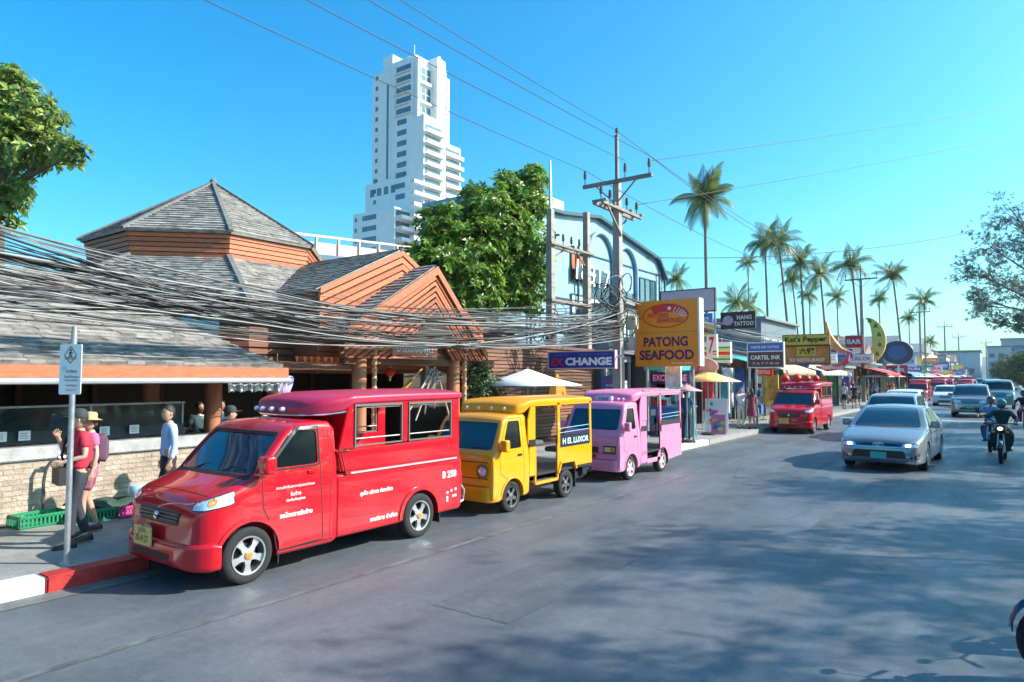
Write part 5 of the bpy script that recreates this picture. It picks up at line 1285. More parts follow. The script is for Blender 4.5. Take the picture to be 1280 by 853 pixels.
# flame coloured bunting, red lanterns, entrance sign
t = thing('bunting', 'orange and red flame shaped bunting hanging left of the entrance post', 'bunting', (-11.45, 8.9, 2.62))
m = MB(); rn = random.Random(4)
for i in range(16):
    y_ = -.45+i*.085; L = rn.uniform(.18, .34); m.prism([(y_, 0), (y_+.09, 0), (y_+.06, -L*.6), (y_+.045, -L)], 'x', -.02+.012*(i % 3), -.014+.012*(i % 3))
m.mi = [((k//6) % 2) for k in range(len(m.f))]
m.build('pennants', [mat('orange cloth', (.85, .22, .02), .7), mat('red cloth', (.6, .02, .02), .7)], t)
for i, (y_, z, r) in enumerate(((11.0, 2.74, .16), (11.25, 2.32, .12), (8.2, 2.42, .11))):
    t = thing('lantern', ['big red paper lantern under the gable beside the entrance sign', 'small red lantern below the big one at the entrance', 'small red lantern hanging at the end of the pavilion roof'][i], 'lantern', (-11.7, y_, z), 0, 'red lanterns of the restaurant')
    m = MB()
    for k in range(10):
        pass
    m.lathe([(.05, -r*.85)]+[(r*math.cos(a)*(1-.04*(j % 2)), r*.85*math.sin(a)) for j, a in enumerate([-1.2+.2*q for q in range(13)])]+[(.05, r*.85)], 18); m.build('shade', mat('red paper', (.65, .02, .015), .5), t, smooth=True)
    m = MB(); m.lathe([(.055, r*.8), (.055, r*.95)], 12); m.lathe([(.05, -r*.95), (.05, -r*.8)], 12); m.tube([(0, 0, r*.9), (0, 0, r*.9+.15)], .006, 5); m.tube([(0, 0, -r*.9), (0, 0, -r*1.7)], [.02, .03], 6); m.build('fittings', mat('gold trim', (.6, .4, .08), .4, .5), t)
t = thing('entrance_sign', 'wooden arched sign with white lettering above the restaurant entrance', 'sign', (-11.22, 11.55, 2.82))
m = MB(); m.prism([(-.72, -.20), (.78, -.20), (.78, .08), (.55, .17), (.25, .25), (-.15, .18), (-.72, .17)], 'x', -.04, .03); m.build('board', woodmat('salmon timber', (.55, .20, .13), (1, 2, 8), .5, .2), t, bevel=.006)
text_on('thai_lettering', 'ป่าตองซีฟู้ด', WHITEP, t, (.034, 0, .03), (0, 1, 0), (0, 0, 1), width=1.2, height=.26, bold=.02)
text_on('latin_lettering', 'PATONG SEAFOOD', mat('brown ink', (.1, .02, .01), .6), t, (.034, 0, -.13), (0, 1, 0), (0, 0, 1), width=1.15, height=.075)
t = thing('crab_sculpture', 'weathered carved crab on driftwood legs at the restaurant entrance', 'sculpture', (-11.3, 12.15, 2.1))
m = MB(); m.ball((0, .15, .2), .14, 14, (1, 1.1, .6)); rn = random.Random(8)
for k in range(6):
    a = -1.3+k*.5+rn.uniform(-.1, .1); e_ = rn.uniform(-.8, -.1); ey = rn.uniform(-.4, .5); m.tube([(0, .1+.1*math.sin(a), .2), (.1, .1+.3*math.sin(a), .35-.03*k), (.06, ey*.7, e_*.4), (.02, ey, e_)], [.05, .04, .03, .012], 7)
m.build('carving', woodmat('grey driftwood', (.20, .17, .15), (4, 4, 4), .7, .35), t, smooth=True)
t = thing('wooden_oar', 'yellow wooden oar leaning under the restaurant entrance sign', 'oar', (-11.25, 11.0, 1.75))
m = MB(); m.beam((0, 0, 0), (0, .55, .42), .02, .13, up=(1, 0, 0)); m.tube([(0, .5, .38), (0, .85, .65)], .02, 8); m.build('blade', mat('yellow varnish', (.55, .33, .04), .4), t)
t = thing('leaning_pole', 'pale bamboo poles leaning crosswise at the restaurant entrance', 'poles', (-11.2, 11.5, 1.2))
m = MB(); m.tube([(0, -.3, 0), (0, .65, 1.2)], .022, 8); m.tube([(0, .1, 0), (0, .75, 1.25)], .018, 8); m.tube([(0, 1.3, 0), (0, .8, 1.2)], .02, 8); m.build('poles', mat('bamboo', (.45, .38, .30), .5, var=.2), t, smooth=True)
# timber slat wall with a terrace roof behind
t = thing('slatted_wall', 'long brown horizontal slat wall with an open terrace top beside the gabled entrance', 'wall', (-12.8, 15, .1))
m = MB(); k = 0
for z in range(26): m.box(0, .035, .1, 10.3, .1+z*.115, .19+z*.115)
m.build('slats', SLATW, t)
m = MB()
for y_ in (.1, 2.2, 4.3, 6.4, 8.5, 10.2): m.box(-.06, .0, y_, y_+.09, 0, 3.1)
m.box(-.08, -.06, .1, 10.2, 0, 3.0); m.build('battens', DKW, t)
m = MB(); m.box(-.12, .10, -.1, 10.5, 3.08, 3.17); m.build('wall_cap', BRW, t)
t = thing('terrace_building', 'dark brown two storey timber building behind the slat wall', 'building', (-15.5, 15.5, 0))
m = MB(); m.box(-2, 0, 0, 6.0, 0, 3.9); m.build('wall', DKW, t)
m = MB()
for z in range(9): m.box(0, .04, .1, 5.6, 2.7+z*.14, 2.8+z*.14)
m.build('boards', BRW, t)
m = MB(); m.box(-2.3, .5, -.3, 6.2, 3.9, 4.02); m.build('roof', SHINGD, t)
# orange figure on the slat wall (three standing elephants seen as one emblem)
t = thing('wall_emblem', 'orange painted elephant emblem on the brown slat wall above the yellow songthaew', 'emblem', (-12.755, 20.2, 1.72))
m = MB()
body = [(-.55, -.55), (-.50, .05), (-.42, .22), (-.25, .32), (-.12, .30), (-.08, .52), (.0, .60), (.10, .58), (.15, .45), (.14, .30), (.36, .30), (.52, .18), (.60, -.05), (.62, -.5), (.5, -.5), (.46, -.15), (.36, .02), (.30, -.2), (.28, -.55), (.12, -.55), (.10, -.2), (-.06, -.2), (-.08, -.55), (-.26, -.55), (-.28, -.15), (-.38, -.05), (-.42, -.3), (-.44, -.55)]
m.prism(body, 'x', 0, .02); m.build('figure', mat('orange paint', (.80, .25, .02), .5), t)
m = MB(); m.box(0, .03, -1.0, 1.4, -.62, -.57); m.build('ledge', ORW, t)
text_on('lettering', 'RESTAURANT', mat('orange brown paint', (.35, .12, .05), .5), t, (.012, .25, -.42), (0, 1, 0), (0, 0, 1), width=2.2, height=.16)

# ------------------------------------------------------------------ parasol, bush, crates on the pavement side
def parasol(label, loc, r, h, m, name='parasol', group=None, n=8, rise=.45):
    t = thing(name, label, 'parasol', loc, .3, group)
    mb = MB(); vs = []; 
    for i, (f, z) in enumerate(((.0, rise), (.12, rise*.86), (.5, rise*.42), (1, 0))):
        for k in range(n*2):
            a = PI*k/n; sag = -.03*rise*(k % 2)*f; vs.append((r*f*math.cos(a)*(1 if k % 2 == 0 else .97), r*f*math.sin(a)*(1 if k % 2 == 0 else .97), h+z+sag))
    mb.add(vs, [(i*2*n+k, i*2*n+(k+1) % (2*n), (i+1)*2*n+(k+1) % (2*n), (i+1)*2*n+k) for i in range(3) for k in range(2*n)]+[(2*n*3+k, 2*n*3+(k+1) % (2*n), 2*n*4+(k+1) % (2*n), 2*n*4+k) for k in []])
    o = mb.build('canopy', m, t, fix=False, smooth=True, ang=12); o.modifiers.new('s', 'SOLIDIFY').thickness = .012
    p = MB(); p.tube([(0, 0, 0), (0, 0, h+rise+.06)], .022, 8)
    for k in range(n):
        a = 2*PI*k/n; p.tube([(0, 0, h+rise*.9), (r*.5*math.cos(a), r*.5*math.sin(a), h+rise*.42-.03), (r*math.cos(a)*.97, r*math.sin(a)*.97, h-.02)], .008, 4)
    p.build('pole', STEEL, t); b = MB(); b.lathe([(.25, 0), (.25, .06), (.05, .1)], 16); b.build('base', DARKPL, t)
    return t
parasol('large white parasol above the yellow songthaew in front of the slat wall', (-10.8, 15.6, .15), 1.55, 1.83, mat('white canvas', (.72, .73, .75), .7, var=.06))
GL1 = leafmat('glossy leaf', (.17, .29, .04), .6, .35, .5)
GL2 = leafmat('bush leaf', (.08, .13, .045), .5, .5, .25)
broad_tree('potted_shrub', 'dark leafy shrub with pale tips between entrance and parasol', (-11.3, 14.2, .15), [((-11.3, 14.2, 1.8), .62), ((-11.35, 14.0, 2.25), .4), ((-11.2, 14.55, 1.2), .55), ((-11.2, 14.2, 2.4), .22)], GL2, .05, .12, 420, 7, 3, cat='shrub')
GRC = mat('green plastic', (.015, .24, .11), .45, var=.12); PKC = mat('pink plastic', (.75, .08, .32), .45, var=.1)
def crate(label, loc, rz, m, L=.58, W=.38, H=.17):
    t = thing('plastic_crate', label, 'crate', loc, rz, 'fish crates by the brick wall')
    b = MB(); b.box(-L/2, L/2, -W/2, W/2, 0, .015)
    for z0, z1 in ((0, .03), (H-.04, H)):
        b.box(-L/2, L/2, -W/2, -W/2+.015, z0, z1); b.box(-L/2, L/2, W/2-.015, W/2, z0, z1); b.box(-L/2, -L/2+.015, -W/2, W/2, z0, z1); b.box(L/2-.015, L/2, -W/2, W/2, z0, z1)
    for i in range(13):
        x = -L/2+L*i/12; b.box(x-.012, x+.012, -W/2, -W/2+.012, .02, H-.02); b.box(x-.012, x+.012, W/2-.012, W/2, .02, H-.02)
    for i in range(9):
        y_ = -W/2+W*i/8; b.box(-L/2, -L/2+.012, y_-.012, y_+.012, .02, H-.02); b.box(L/2-.012, L/2, y_-.012, y_+.012, .02, H-.02)
    b.build('basket', m, t)
    return t
crate('green plastic fish crate on the pavement left of the man in the red shirt', (-11.0, 3.92, .15), R(93), GRC, .62)
crate('green plastic fish crate hidden partly behind the legs of the man in the red shirt', (-10.78, 4.5, .15), R(88), GRC)
crate('green plastic fish crate against the wall behind the pink crate', (-11.12, 4.95, .15), R(91), GRC, .5)
crate('pink plastic fish crate beside the green crates', (-10.66, 5.03, .15), R(90), PKC, .5)
crate('pink plastic fish crate just left of the red songthaew bonnet', (-10.62, 5.6, .15), R(88), PKC, .55)
m = MB(); v = []
for i in range(15):
    for j in range(6): v.append((-11.25+.12*j, 4.3+.10*i, .37+.035*math.sin(i*1.3+j)+.02*math.cos(i*2.1-j*2)-(.05 if j in (0, 5) else 0)))
m.add(v, [(i*6+j, i*6+j+1, (i+1)*6+j+1, (i+1)*6+j) for i in range(14) for j in range(5)]); o = m.build('netting_cover', mat('dark green netting', (.03, .07, .05), .9, var=.4, scale=20), None, fix=False, smooth=True); o.modifiers.new('s', 'SOLIDIFY').thickness = .02
tag(o, 'dark green netting spread over the fish crates', 'netting')
for k, (y_, x) in enumerate(((5.2, -10.9), (5.55, -11.0))):
    c = MB(); c.lathe([(.10, 0), (.13, .05), (.14, .16), (.12, .2), (.001, .22)], 14); o = c.build('water_bag', mat('pale blue plastic', (.35, .55, .68), .3, coat=.4), None, smooth=True); o.location = (x, y_, .35-.2*k)
    tag(o, ['pale blue plastic bag on top of the crates left of the red bonnet', 'pale blue plastic bag on the pavement behind the pink crate'][k], 'bag')
t = thing('water_pipe', 'grey bent water pipe rising from the pavement left of the brick wall', 'pipe', (-11.25, 4.05, .15))
m = MB(); m.tube([(0, 0, 0), (0, .0, .55), (.02, .02, .75), (.05, .08, .86), (.06, .17, .88)], .022, 10); m.build('pipe', mat('grey pipe', (.10, .11, .12), .4, .4), t, smooth=True)
m = MB(); m.tube([(.06, .15, .88), (.06, .24, .88)], .034, 10); m.build('valve', STEEL, t)
m = MB(); m.tube([(-.02, .0, .02), (.12, -.3, .02), (.05, -.9, .02), (.3, -1.6, .02)], .014, 8); o = m.build('garden_hose', BLACKM, None, smooth=True); o.location = (-11.2, 4.05, .15); tag(o, 'thin black hose lying on the pavement along the brick wall', 'hose')
# ------------------------------------------------------------------ white tower
TW = mat('white tower render', (.82, .80, .77), .7, var=.05, scale=.3); TG = mat('tower glass', (.05, .10, .15), .12, var=.4, scale=.4, coat=.6); TSH = mat('pale balcony render', (.66, .67, .68), .7)
t = thing('apartment_tower', 'tall white stepped apartment tower with rows of balconies far behind the restaurant', 'tower', (-139.6, 143, 0))
# local: x -> -X world is negative x here; face toward the street is x=0, face toward camera y=0
m = MB()
m.box(-19.5, 0, 0, 17, 0, 90); m.box(-15.5, -11, 1, 8, 90, 95); m.box(-14, -.6, 1.2, 16, 90, 92.5)
m.box(-.2, 1.4, 8.5, 12.5, 60, 93); m.box(-.2, 1.6, 0, .8, 40, 91)
m.prism([(8.3, 93), (12.7, 93), (10.5, 94.6)], 'x', -3, 1.4)
m.box(-22, -2, -.5, 14, 0, 58); m.box(-20.5, -1.4, -7, 1, 0, 48); m.box(-1, 1.2, 15.5, 21.5, 0, 70); m.box(-2, 4.5, -.2, 10, 0, 74); m.box(-3, 2.6, 8, 12, 0, 93)
m.build('walls', TW, t)
m = MB(); m.lathe([(2.2, 0), (2.2, .8), (1.9, 1.7), (1.2, 2.3), (.001, 2.5)], 20, Matrix.Translation((-14.6, 3, 93))); m.build('roof_dome', TW, t, smooth=True)
fl = 3.05; gm = MB(); bm_ = MB()
for k in range(29):
    z = 2+k*fl
    # camera side: small windows on the left, dark slot, balcony windows on the right
    gm.box(-18, -16.8, -.06 if z > 58 else -.56, .1, z+1, z+2.2)
    if z > 74: gm.box(-8.2, -1.6, -.05, .1, z+.9, z+2.5); bm_.box(-8.4, -1.4, -.9, 0, z+.2, z+.62)
    elif z > 48: gm.box(-7.6, -3.4, -.56 if z < 58 else -.06, .1, z+.9, z+2.4)
    if z < 46: gm.box(-16, -9.5, -7.05, -6.9, z+.9, z+2.3); gm.box(-19.6, -18.6, -7.05, -6.9, z+1, z+2.2)
    if z < 72:   # deep balcony slabs on the street side
        for y0, y1, x in ((-.2, 8.2, 4.5), (12.6, 21.5, 1.2)):
            if y1 > 20 and z > 68: continue
            gm.box(x-.1, x+.06, y0+.6, y1-.4, z+.9, z+2.6); bm_.box(x, x+1.7, y0, y1, z-.1, z+.12); bm_.box(x+1.6, x+1.68, y0, y1, z+.2, z+.95)
        gm.box(0, 4.6, -.25, -.1, z+.9, z+2.5) if False else None
    if z < 56:
        bm_.box(4.5, 6.2, -6, -.2, z-.1, z+.85); gm.box(-1.45, -1.3, -6.4, -.4, z+.9, z+2.6) if z < 46 else None
        bm_.box(-1.3, 1.6, -6.6, -.3, z-.1, z+.85) if z < 46 else None
for z0 in (76, 81.5, 87):
    for y0, y1 in ((.9, 7.6), (12.9, 15.8)):
        for q in range(3):
            yy = y0+(y1-y0)*q/3; gm.box(-.05, .07, yy+.15, yy+(y1-y0)/3-.15, z0-1.6, z0+2.4); bm_.box(0, .10, yy+.15, yy+(y1-y0)/3-.15, z0+.3, z0+.5)
    bm_.box(0, 1.0, .9, 7.6, z0-2.6, z0-1.7); bm_.box(0, 1.0, 12.9, 15.8, z0-2.6, z0-1.7)
gm.box(-12.6, -11.7, -.06, .1, 58.5, 86)
rg = MB(); rg.box(-9, -6, 4, 6, 92.5, 94.3); rg.box(-5, -4, 9, 12, 92.5, 94); rg.tube([(-4, 4, 92), (-4, 4, 97)], .12, 6); rg.tube([(-7, 11, 92), (-7, 11, 96)], .1, 6); pieces(rg, 'roof_plant', TSH, t)
fn = MB()
for x in (-10.8, -9.2): fn.box(x, x+.35, -.35, 0, 58, 90)
for y in (8.3, 12.4): fn.box(0, 1.75, y, y+.3, 4, 92)
for z in range(30): fn.box(-19.4, -13, -.12, 0, 2+z*3.05, 2.1+z*3.05)
pieces(fn, 'facade_fin', TW, t)
for q in range(4): gm.box(-19.6+q*3.3, -17.6+q*3.3, -.56, -.4, 54, 56.2)
pieces(gm, 'window', TG, t); pieces(bm_, 'balcony', TSH, t); t.scale = (.92, .92, 1.065)

# ------------------------------------------------------------------ pale blue street building with arches
PB = mat('pale blue cladding', (.22, .37, .48), .5, var=.10, scale=1.5); BD = mat('dark blue frame', (.03, .06, .09), .4); PG = mat('dark pane', (.03, .07, .10), .1, coat=.8, var=.3)
t = thing('arcade_building', 'pale blue clad building with round arches and a sloping roofline behind the utility poles', 'building', (-17, 22, 0))
m = MB(); m.prism([(-1, 0), (17.2, 0), (17.2, 8.2), (16.2, 7.05+2.2), (8.8, 10.4), (5.3, 9.9), (-1, 9.6)], 'x', -3, 0); m.build('wall', PB, t)
m = MB()
for a, b in (((-1, 9.65), (5.3, 9.98)), ((5.3, 9.98), (8.8, 10.45)), ((8.8, 10.45), (16.2, 9.3)), ((16.2, 9.3), (17.3, 8.2))): m.beam((.05, a[0], a[1]), (.05, b[0], b[1]), .5, .16)
for z in (4.3, 5.1, 5.9, 8.35): m.box(0, .06, -1, 17.2, z, z+.07)
m.build('roof_edge', BD, t)
for y_ in (2.6, 6.7, 16.3, 17.1): MB().tube([(.15, y_, 0), (.15, y_, 8.6)], .06, 8).build('downpipe', BD, t)
for yc, wd, z0, zt in ((9.1, 1.35, 3, 8.2), (12.0, 1.25, 3, 8.0)):
    m = MB()
    for r0 in (wd,): m.tube([(.12, yc-r0, z0), (.12, yc-r0, zt)]+[(.12, yc-r0*math.cos(PI*k/14), zt+r0*math.sin(PI*k/14)*1.1) for k in range(1, 14)]+[(.12, yc+r0, zt), (.12, yc+r0, z0)], .11, 10)
    m.build('arch_moulding', PB, t, smooth=True)
    m = MB(); m.prism([(yc-wd, z0), (yc+wd, z0), (yc+wd, zt-1.1), (yc-wd, zt-1.1)], 'x', .0, .03); m.build('arch_glazing', PG, t)
for y0, y1, z0, z1, mm in ((6.2, 7.95, 6.9, 8.3, mat('rust red louvre', (.45, .10, .03), .6, var=.3)), (3.0, 4.6, 6.6, 7.9, PG), (13.8, 15.9, 6.2, 7.9, PG), (6.2, 9.6, 5.3, 6.2, mat('balcony panel', (.55, .66, .72), .5))):
    f = MB(); f.box(0, .05, y0, y1, z0, z1); wv = f.build('window', mm, t)
    f = MB(); f.box(.05, .10, y0-.06, y1+.06, z0-.06, z0); f.box(.05, .10, y0-.06, y1+.06, z1, z1+.06)
    for q in range(4): f.box(.05, .09, y0+(y1-y0)*q/3-.03, y0+(y1-y0)*q/3+.03, z0, z1)
    f.build('frame', BD, wv)
m = MB(); m.box(-2.8, -.6, 2.6, 6.6, 9.6, 10.9); m.build('roof_room', mat('cream render', (.62, .55, .42), .7, var=.1), t)
t2 = thing('number_sign', 'tall slanted white numerals fixed across the pale blue building', 'sign', (-16.7, 29.6, 7.35))
for (s, y_) in (('18', -.8), ('8', .15), (':17', 1.2)):
    text_on('numerals', s, mat('white sign paint', (.85, .87, .88), .4), t2, (.02, y_, -.1*y_), (0, 1, 0), (0, .12, 1), height=1.0, bold=.0)
m = MB(); m.box(-.04, .0, -1.4, 2.0, -.4, .3); m.build('bracket', PG, t2)
# long low roof with pale balustrade behind the gables
t = thing('long_roof_building', 'low building with a blue roof edge and a pale terrace railing behind the gables', 'building', (-24, 16, 0))
m = MB(); m.box(-8, 0, 0, 9, 0, 6.9); m.build('wall', BRW, t)
m = MB(); m.prism([(-.3, 6.85), (9.2, 7.5), (9.2, 7.9), (-.3, 7.25)], 'x', -8.3, .3); m.build('roof_edge', mat('blue roof metal', (.08, .16, .22), .4, .3), t)
m = MB()
for k in range(8): m.box(0, .08, .2+k*1.2, .28+k*1.2, 7.3+k*.08, 8.1+k*.08)
m.beam((.04, 0, 8.1), (.04, 9, 8.75), .08, .1); m.prism([(0, 7.35), (9, 7.95), (9, 8.45), (0, 7.85)], 'x', -.02, .0); m.build('railing', mat('peach railing', (.62, .48, .40), .6), t)

# ------------------------------------------------------------------ signs
def board(name, label, px0, py0, px1, py1, Y, face, th=.12, frame=None, z_off=0, cat='sign', post=None, group=None):
    """sign facing oncoming traffic; the pixel box gives its real size at distance Y"""
    a = on_y(px0, (py0+py1)/2, Y); b = on_y(px1, (py0+py1)/2, Y); cx = (a.x+b.x)/2; pm = (px0+px1)/2
    z1 = on_y(pm, py0, Y).z; z0 = on_y(pm, py1, Y).z; w_ = b.x-a.x; h_ = z1-z0; cz = (z0+z1)/2+z_off
    t = thing(name, label, cat, (cx, Y, cz), 0, group)
    m = MB(); m.box(-w_/2, w_/2, 0, th, -h_/2, h_/2); m.build('panel', face, t, bevel=.01)
    if frame:
        f = MB(); e = .035*max(1, h_)
        f.box(-w_/2-e, w_/2+e, -.015, th+.01, h_/2, h_/2+e); f.box(-w_/2-e, w_/2+e, -.015, th+.01, -h_/2-e, -h_/2); f.box(-w_/2-e, -w_/2, -.015, th+.01, -h_/2, h_/2); f.box(w_/2, w_/2+e, -.015, th+.01, -h_/2, h_/2)
        f.build('frame', frame, t)
    if post is not None:
        p = MB()
        for x in post: p.tube([(x*w_/2, th/2+.06, -cz), (x*w_/2, th/2+.06, h_/2)], .05, 8)
        p.build('post', STEEL, t)
    return t, w_, h_
def fr(t, s, m, x, z, w=None, h=None, bold=.02, nm='lettering', shear=0, y=-.006, sp=1.0): return text_on(nm, s, m, t, (x, y, z), (1, 0, 0), (0, 0, 1), width=w, height=h, bold=bold, shear=shear, spacing=sp)
YEL = mat('sign orange yellow', (.95, .27, .003), .4, var=.06, scale=2); PUR = mat('purple letters', (.12, .008, .09), .5); RDS = mat('sign red', (.70, .02, .02), .4)
NAVY = mat('navy sign', (.012, .03, .28), .35); BLU = mat('mid blue sign', (.03, .16, .48), .4); WH = mat('white sign', (.80, .81, .82), .4)
t, W_, H_ = board('shop_sign', 'big orange yellow PATONG SEAFOOD sign beside the main utility pole', 794, 375, 873, 458, 21.5, YEL, .30, None, post=(-.7, .75))
fr(t, 'PATONG', PUR, -.02, -.13*H_, w=W_*.70, h=H_*.15, bold=.035); fr(t, 'SEAFOOD', PUR, 0, -.33*H_, w=W_*.86, h=H_*.15, bold=.035)
m = MB(); m.box(-W_/2, W_/2, -.008, 0, .0, .03); m.build('divider', mat('olive strip', (.35, .28, .12), .5), t)
e = MB(); e.tube([(-.02+.36*W_*math.cos(a), -.012, .26*H_+.175*H_*math.sin(a)) for a in [2*PI*k/32 for k in range(32)]], .018, 6, closed=True); e.build('emblem_ring', RDS, t)
e = MB(); pts = []
for k in range(17): a = PI*(.02+.72*k/16); pts.append((.34*W_*math.cos(a), .26*H_+.165*H_*math.sin(a)))
for k in range(16, -1, -1): a = PI*(.02+.72*k/16); pts.append((.27*W_*math.cos(a)-.02, .22*H_+.10*H_*math.sin(a)))
for k in range(16):
    e.add([(pts[k][0], -.010, pts[k][1]), (pts[k+1][0], -.010, pts[k+1][1]), (pts[32-k][0], -.010, pts[32-k][1]), (pts[33-k][0], -.010, pts[33-k][1])], [(0, 1, 2, 3)])
e.build('emblem_lobster', RDS, t, fix=False)
e = MB()
for k in range(6):
    a = PI*(.0+.40*k/6); e.tube([(.24*W_*math.cos(a), -.016, .24*H_+.08*H_*math.sin(a)), (.33*W_*math.cos(a), -.016, .26*H_+.15*H_*math.sin(a))], .014, 5)
e.ball((.06*W_, -.012, .37*H_), .06, 10, (1, .2, 1)); e.build('emblem_shell', WH, t)
fr(t, 'PATONG', RDS, -.12*W_, .27*H_, w=W_*.34, h=H_*.07, shear=.2, bold=.03, y=-.02); fr(t, 'SEAFOOD', RDS, .06*W_, .19*H_, w=W_*.40, h=H_*.07, shear=.2, bold=.03, y=-.02)
fr(t, 'ป่าตอง ซีฟู้ด', WH, .25*W_, -.455*H_, w=W_*.32, h=.07)
for x0, x1 in ((.5*W_, .5*W_+.06),): MB().box(x0, x1, -.02, .32, -H_/2, H_/2).build('side_panel', WH, t)
t, W_, H_ = board('exchange_sign', 'long blue EXCHANGE sign with white letters above the slat wall', 686, 440, 768, 460, 19.3, NAVY, .12, mat('pink frame', (.75, .45, .50), .5))
fr(t, 'EX', RDS, -.36*W_, -.12*H_, w=W_*.20, h=H_*.50, bold=.03); fr(t, 'CHANGE', WH, .115*W_, -.10*H_, w=W_*.70, h=H_*.50, bold=.05)
fr(t, 'CURRENCY', BLU, -.34*W_, .32*H_, w=W_*.28, h=H_*.16); fr(t, 'WE BUY AND SELL', BLU, .2*W_, .34*H_, w=W_*.45, h=H_*.12)
MB().tube([(-W_*.5, .1, .1), (W_*.6, .1, .1)], .03, 6).build('bracket', STEEL, t)
t, W_, H_ = board('exchange_sign', 'smaller navy EXCHANGE sign with pink letters under the PATONG SEAFOOD sign', 813, 465, 862, 480, 22.6, mat('deep navy', (.02, .015, .12), .4), .1, None)
fr(t, 'EXCHANGE', mat('pink letters', (.75, .30, .50), .5), 0, 0, w=W_*.86, h=H_*.55, bold=.04)
t, W_, H_ = board('exchange_sign', 'little blue exchange board on the wall left of the utility pole', 752, 470, 774, 486, 20.9, BLU, .06, None)
fr(t, 'EXCHANGE', mat('MAG', (.55, .05, .25), .5), 0, .1*H_, w=W_*.8, h=H_*.3, bold=.03); fr(t, 'MONEY', WH, 0, -.25*H_, w=W_*.5, h=H_*.2)
t, W_, H_ = board('poster', 'pale upright poster hanging below the PATONG SEAFOOD sign', 833, 457, 850, 484, 22.2, mat('pale poster', (.50, .58, .66), .5, var=.5, scale=4), .04, WH, cat='poster')
t, W_, H_ = board('billboard', 'blank pale lilac billboard behind the PATONG SEAFOOD sign', 826, 363, 893, 390, 27, mat('lilac board', (.50, .42, .50), .6, var=.08), .15, DKW, post=(-.9, .97))
t, W_, H_ = board('shop_sign', 'white sign with a red hooked figure in front of the striped sign', 883, 418, 896, 447, 25.5, WH, .15, None)
fr(t, '7', RDS, 0, .02, w=W_*.55, h=H_*.72, bold=.02, shear=.15)
for q, c in ((-.25, 'green'), (-.36, 'orange')): MB().box(.1*W_, .5*W_, -.006, 0, q*H_-.03, q*H_+.03).build('stripe', mat(c+' stripe', (.02, .35, .08) if c == 'green' else (.9, .25, .02), .5), t)
t, W_, H_ = board('shop_sign', 'white sign with green, red and orange stripes beside the hooked figure', 874, 428, 913, 454, 26.3, WH, .2, None)
for q, c, col in ((.23, 'green', (.02, .30, .07)), (.12, 'yellow', (.85, .6, .02)), (-.04, 'red', (.75, .03, .02)), (-.2, 'yellow', 0), (-.32, 'green', 0)):
    h = .09 if c != 'red' else .16; MB().box(-W_/2, W_/2, -.006, 0, (q-h/2)*H_, (q+h/2)*H_).build('stripe', mat(c+' stripe', col or (.5, .5, 0), .5), t)
t = thing('oval_sign', 'oval pink and tan sign with a red lobster mark hung under the striped signs', 'sign', on_y(876, 459, 24), 0)
m = MB(); m.lathe([(.62, -.04), (.66, 0), (.62, .04)], 28, Matrix.Rotation(PI/2, 4, 'X') @ Matrix.Diagonal((1, .55, 1, 1))); m.build('panel', mat('pink tan', (.60, .38, .36), .5, var=.2), t, smooth=True)
m = MB(); m.tube([(-.25, -.05, .0), (-.15, -.05, .14), (-.02, -.05, .16), (.02, -.05, .05), (-.12, -.05, -.05), (-.05, -.05, -.14)], .035, 6); m.build('mark', RDS, t); fr(t, 'SEAFOOD', PUR, .1, -.2, w=.6, h=.09, y=-.05)
t, W_, H_ = board('shop_sign', 'black NANG TATTOO sign with a pale skull shape on the roof of the tattoo shop', 902, 391, 943, 410, 27.5, mat('black sign', (.015, .015, .02), .4), .1, DARKPL)
fr(t, 'NANG', mat('grey letters', (.55, .55, .62), .5), .2*W_, .18*H_, w=W_*.45, h=H_*.28, bold=.03); fr(t, 'TATTOO', MATS['grey letters'], .18*W_, -.22*H_, w=W_*.6, h=H_*.28, bold=.03)
m = MB(); m.ball((-.3*W_, -.01, 0), .22, 14, (1, .2, .9)); m.ball((-.42*W_, -.01, -.1), .10, 10, (1.6, .2, .6)); m.build('emblem', mat('lilac grey', (.35, .30, .42), .6, var=.4, scale=12), t, smooth=True)
t, W_, H_ = board('shop_sign', 'framed brown CARTEL INK tattoo sign under a blue header left of the yellow sign', 935, 429, 979, 459, 29, mat('brown sign', (.12, .045, .04), .5), .12, WH, post=(-1, -.6))
MB().box(-W_/2, W_/2, -.004, 0, .17*H_, .5*H_).build('header', BLU, t); MB().box(-W_/2, W_/2, -.012, 0, .13*H_, .17*H_).build('divider', WH, t)
fr(t, 'CARTEL INK', WH, 0, -.10*H_, w=W_*.86, h=H_*.18, bold=.03); fr(t, 'T A T T O O', WH, 0, -.35*H_, w=W_*.75, h=H_*.07); fr(t, 'CARTEL INK TATTOO', WH, -.02, .33*H_, w=W_*.8, h=H_*.10)
t, W_, H_ = board('shop_sign', 'small bright red sign below the CARTEL INK sign', 944, 461, 966, 470, 29.6, RDS, .08, None); fr(t, 'TATTOO', WH, 0, 0, w=W_*.7, h=H_*.5)
t, W_, H_ = board('shop_sign', "yellow Kan's Pepper banner over the orange restaurant sign", 979, 419, 1036, 431, 34, mat('yellow sign', (.72, .52, .05), .5, var=.1), .12, ORW)
t['label'] = 'long yellow banner sign with black Kat’s Pepper lettering above the orange sign'.replace('’', "'")
fr(t, "Kat's Pepper", mat('ink black', (.02, .01, .01), .5), 0, 0, w=W_*.92, h=H_*.75, bold=.03)
t, W_, H_ = board('shop_sign', 'orange planked sign with black Chinese characters on a yellow square', 981, 433, 1037, 455, 34.1, mat('orange plank', (.62, .22, .04), .5, var=.3, scale=3), .12, DKW)
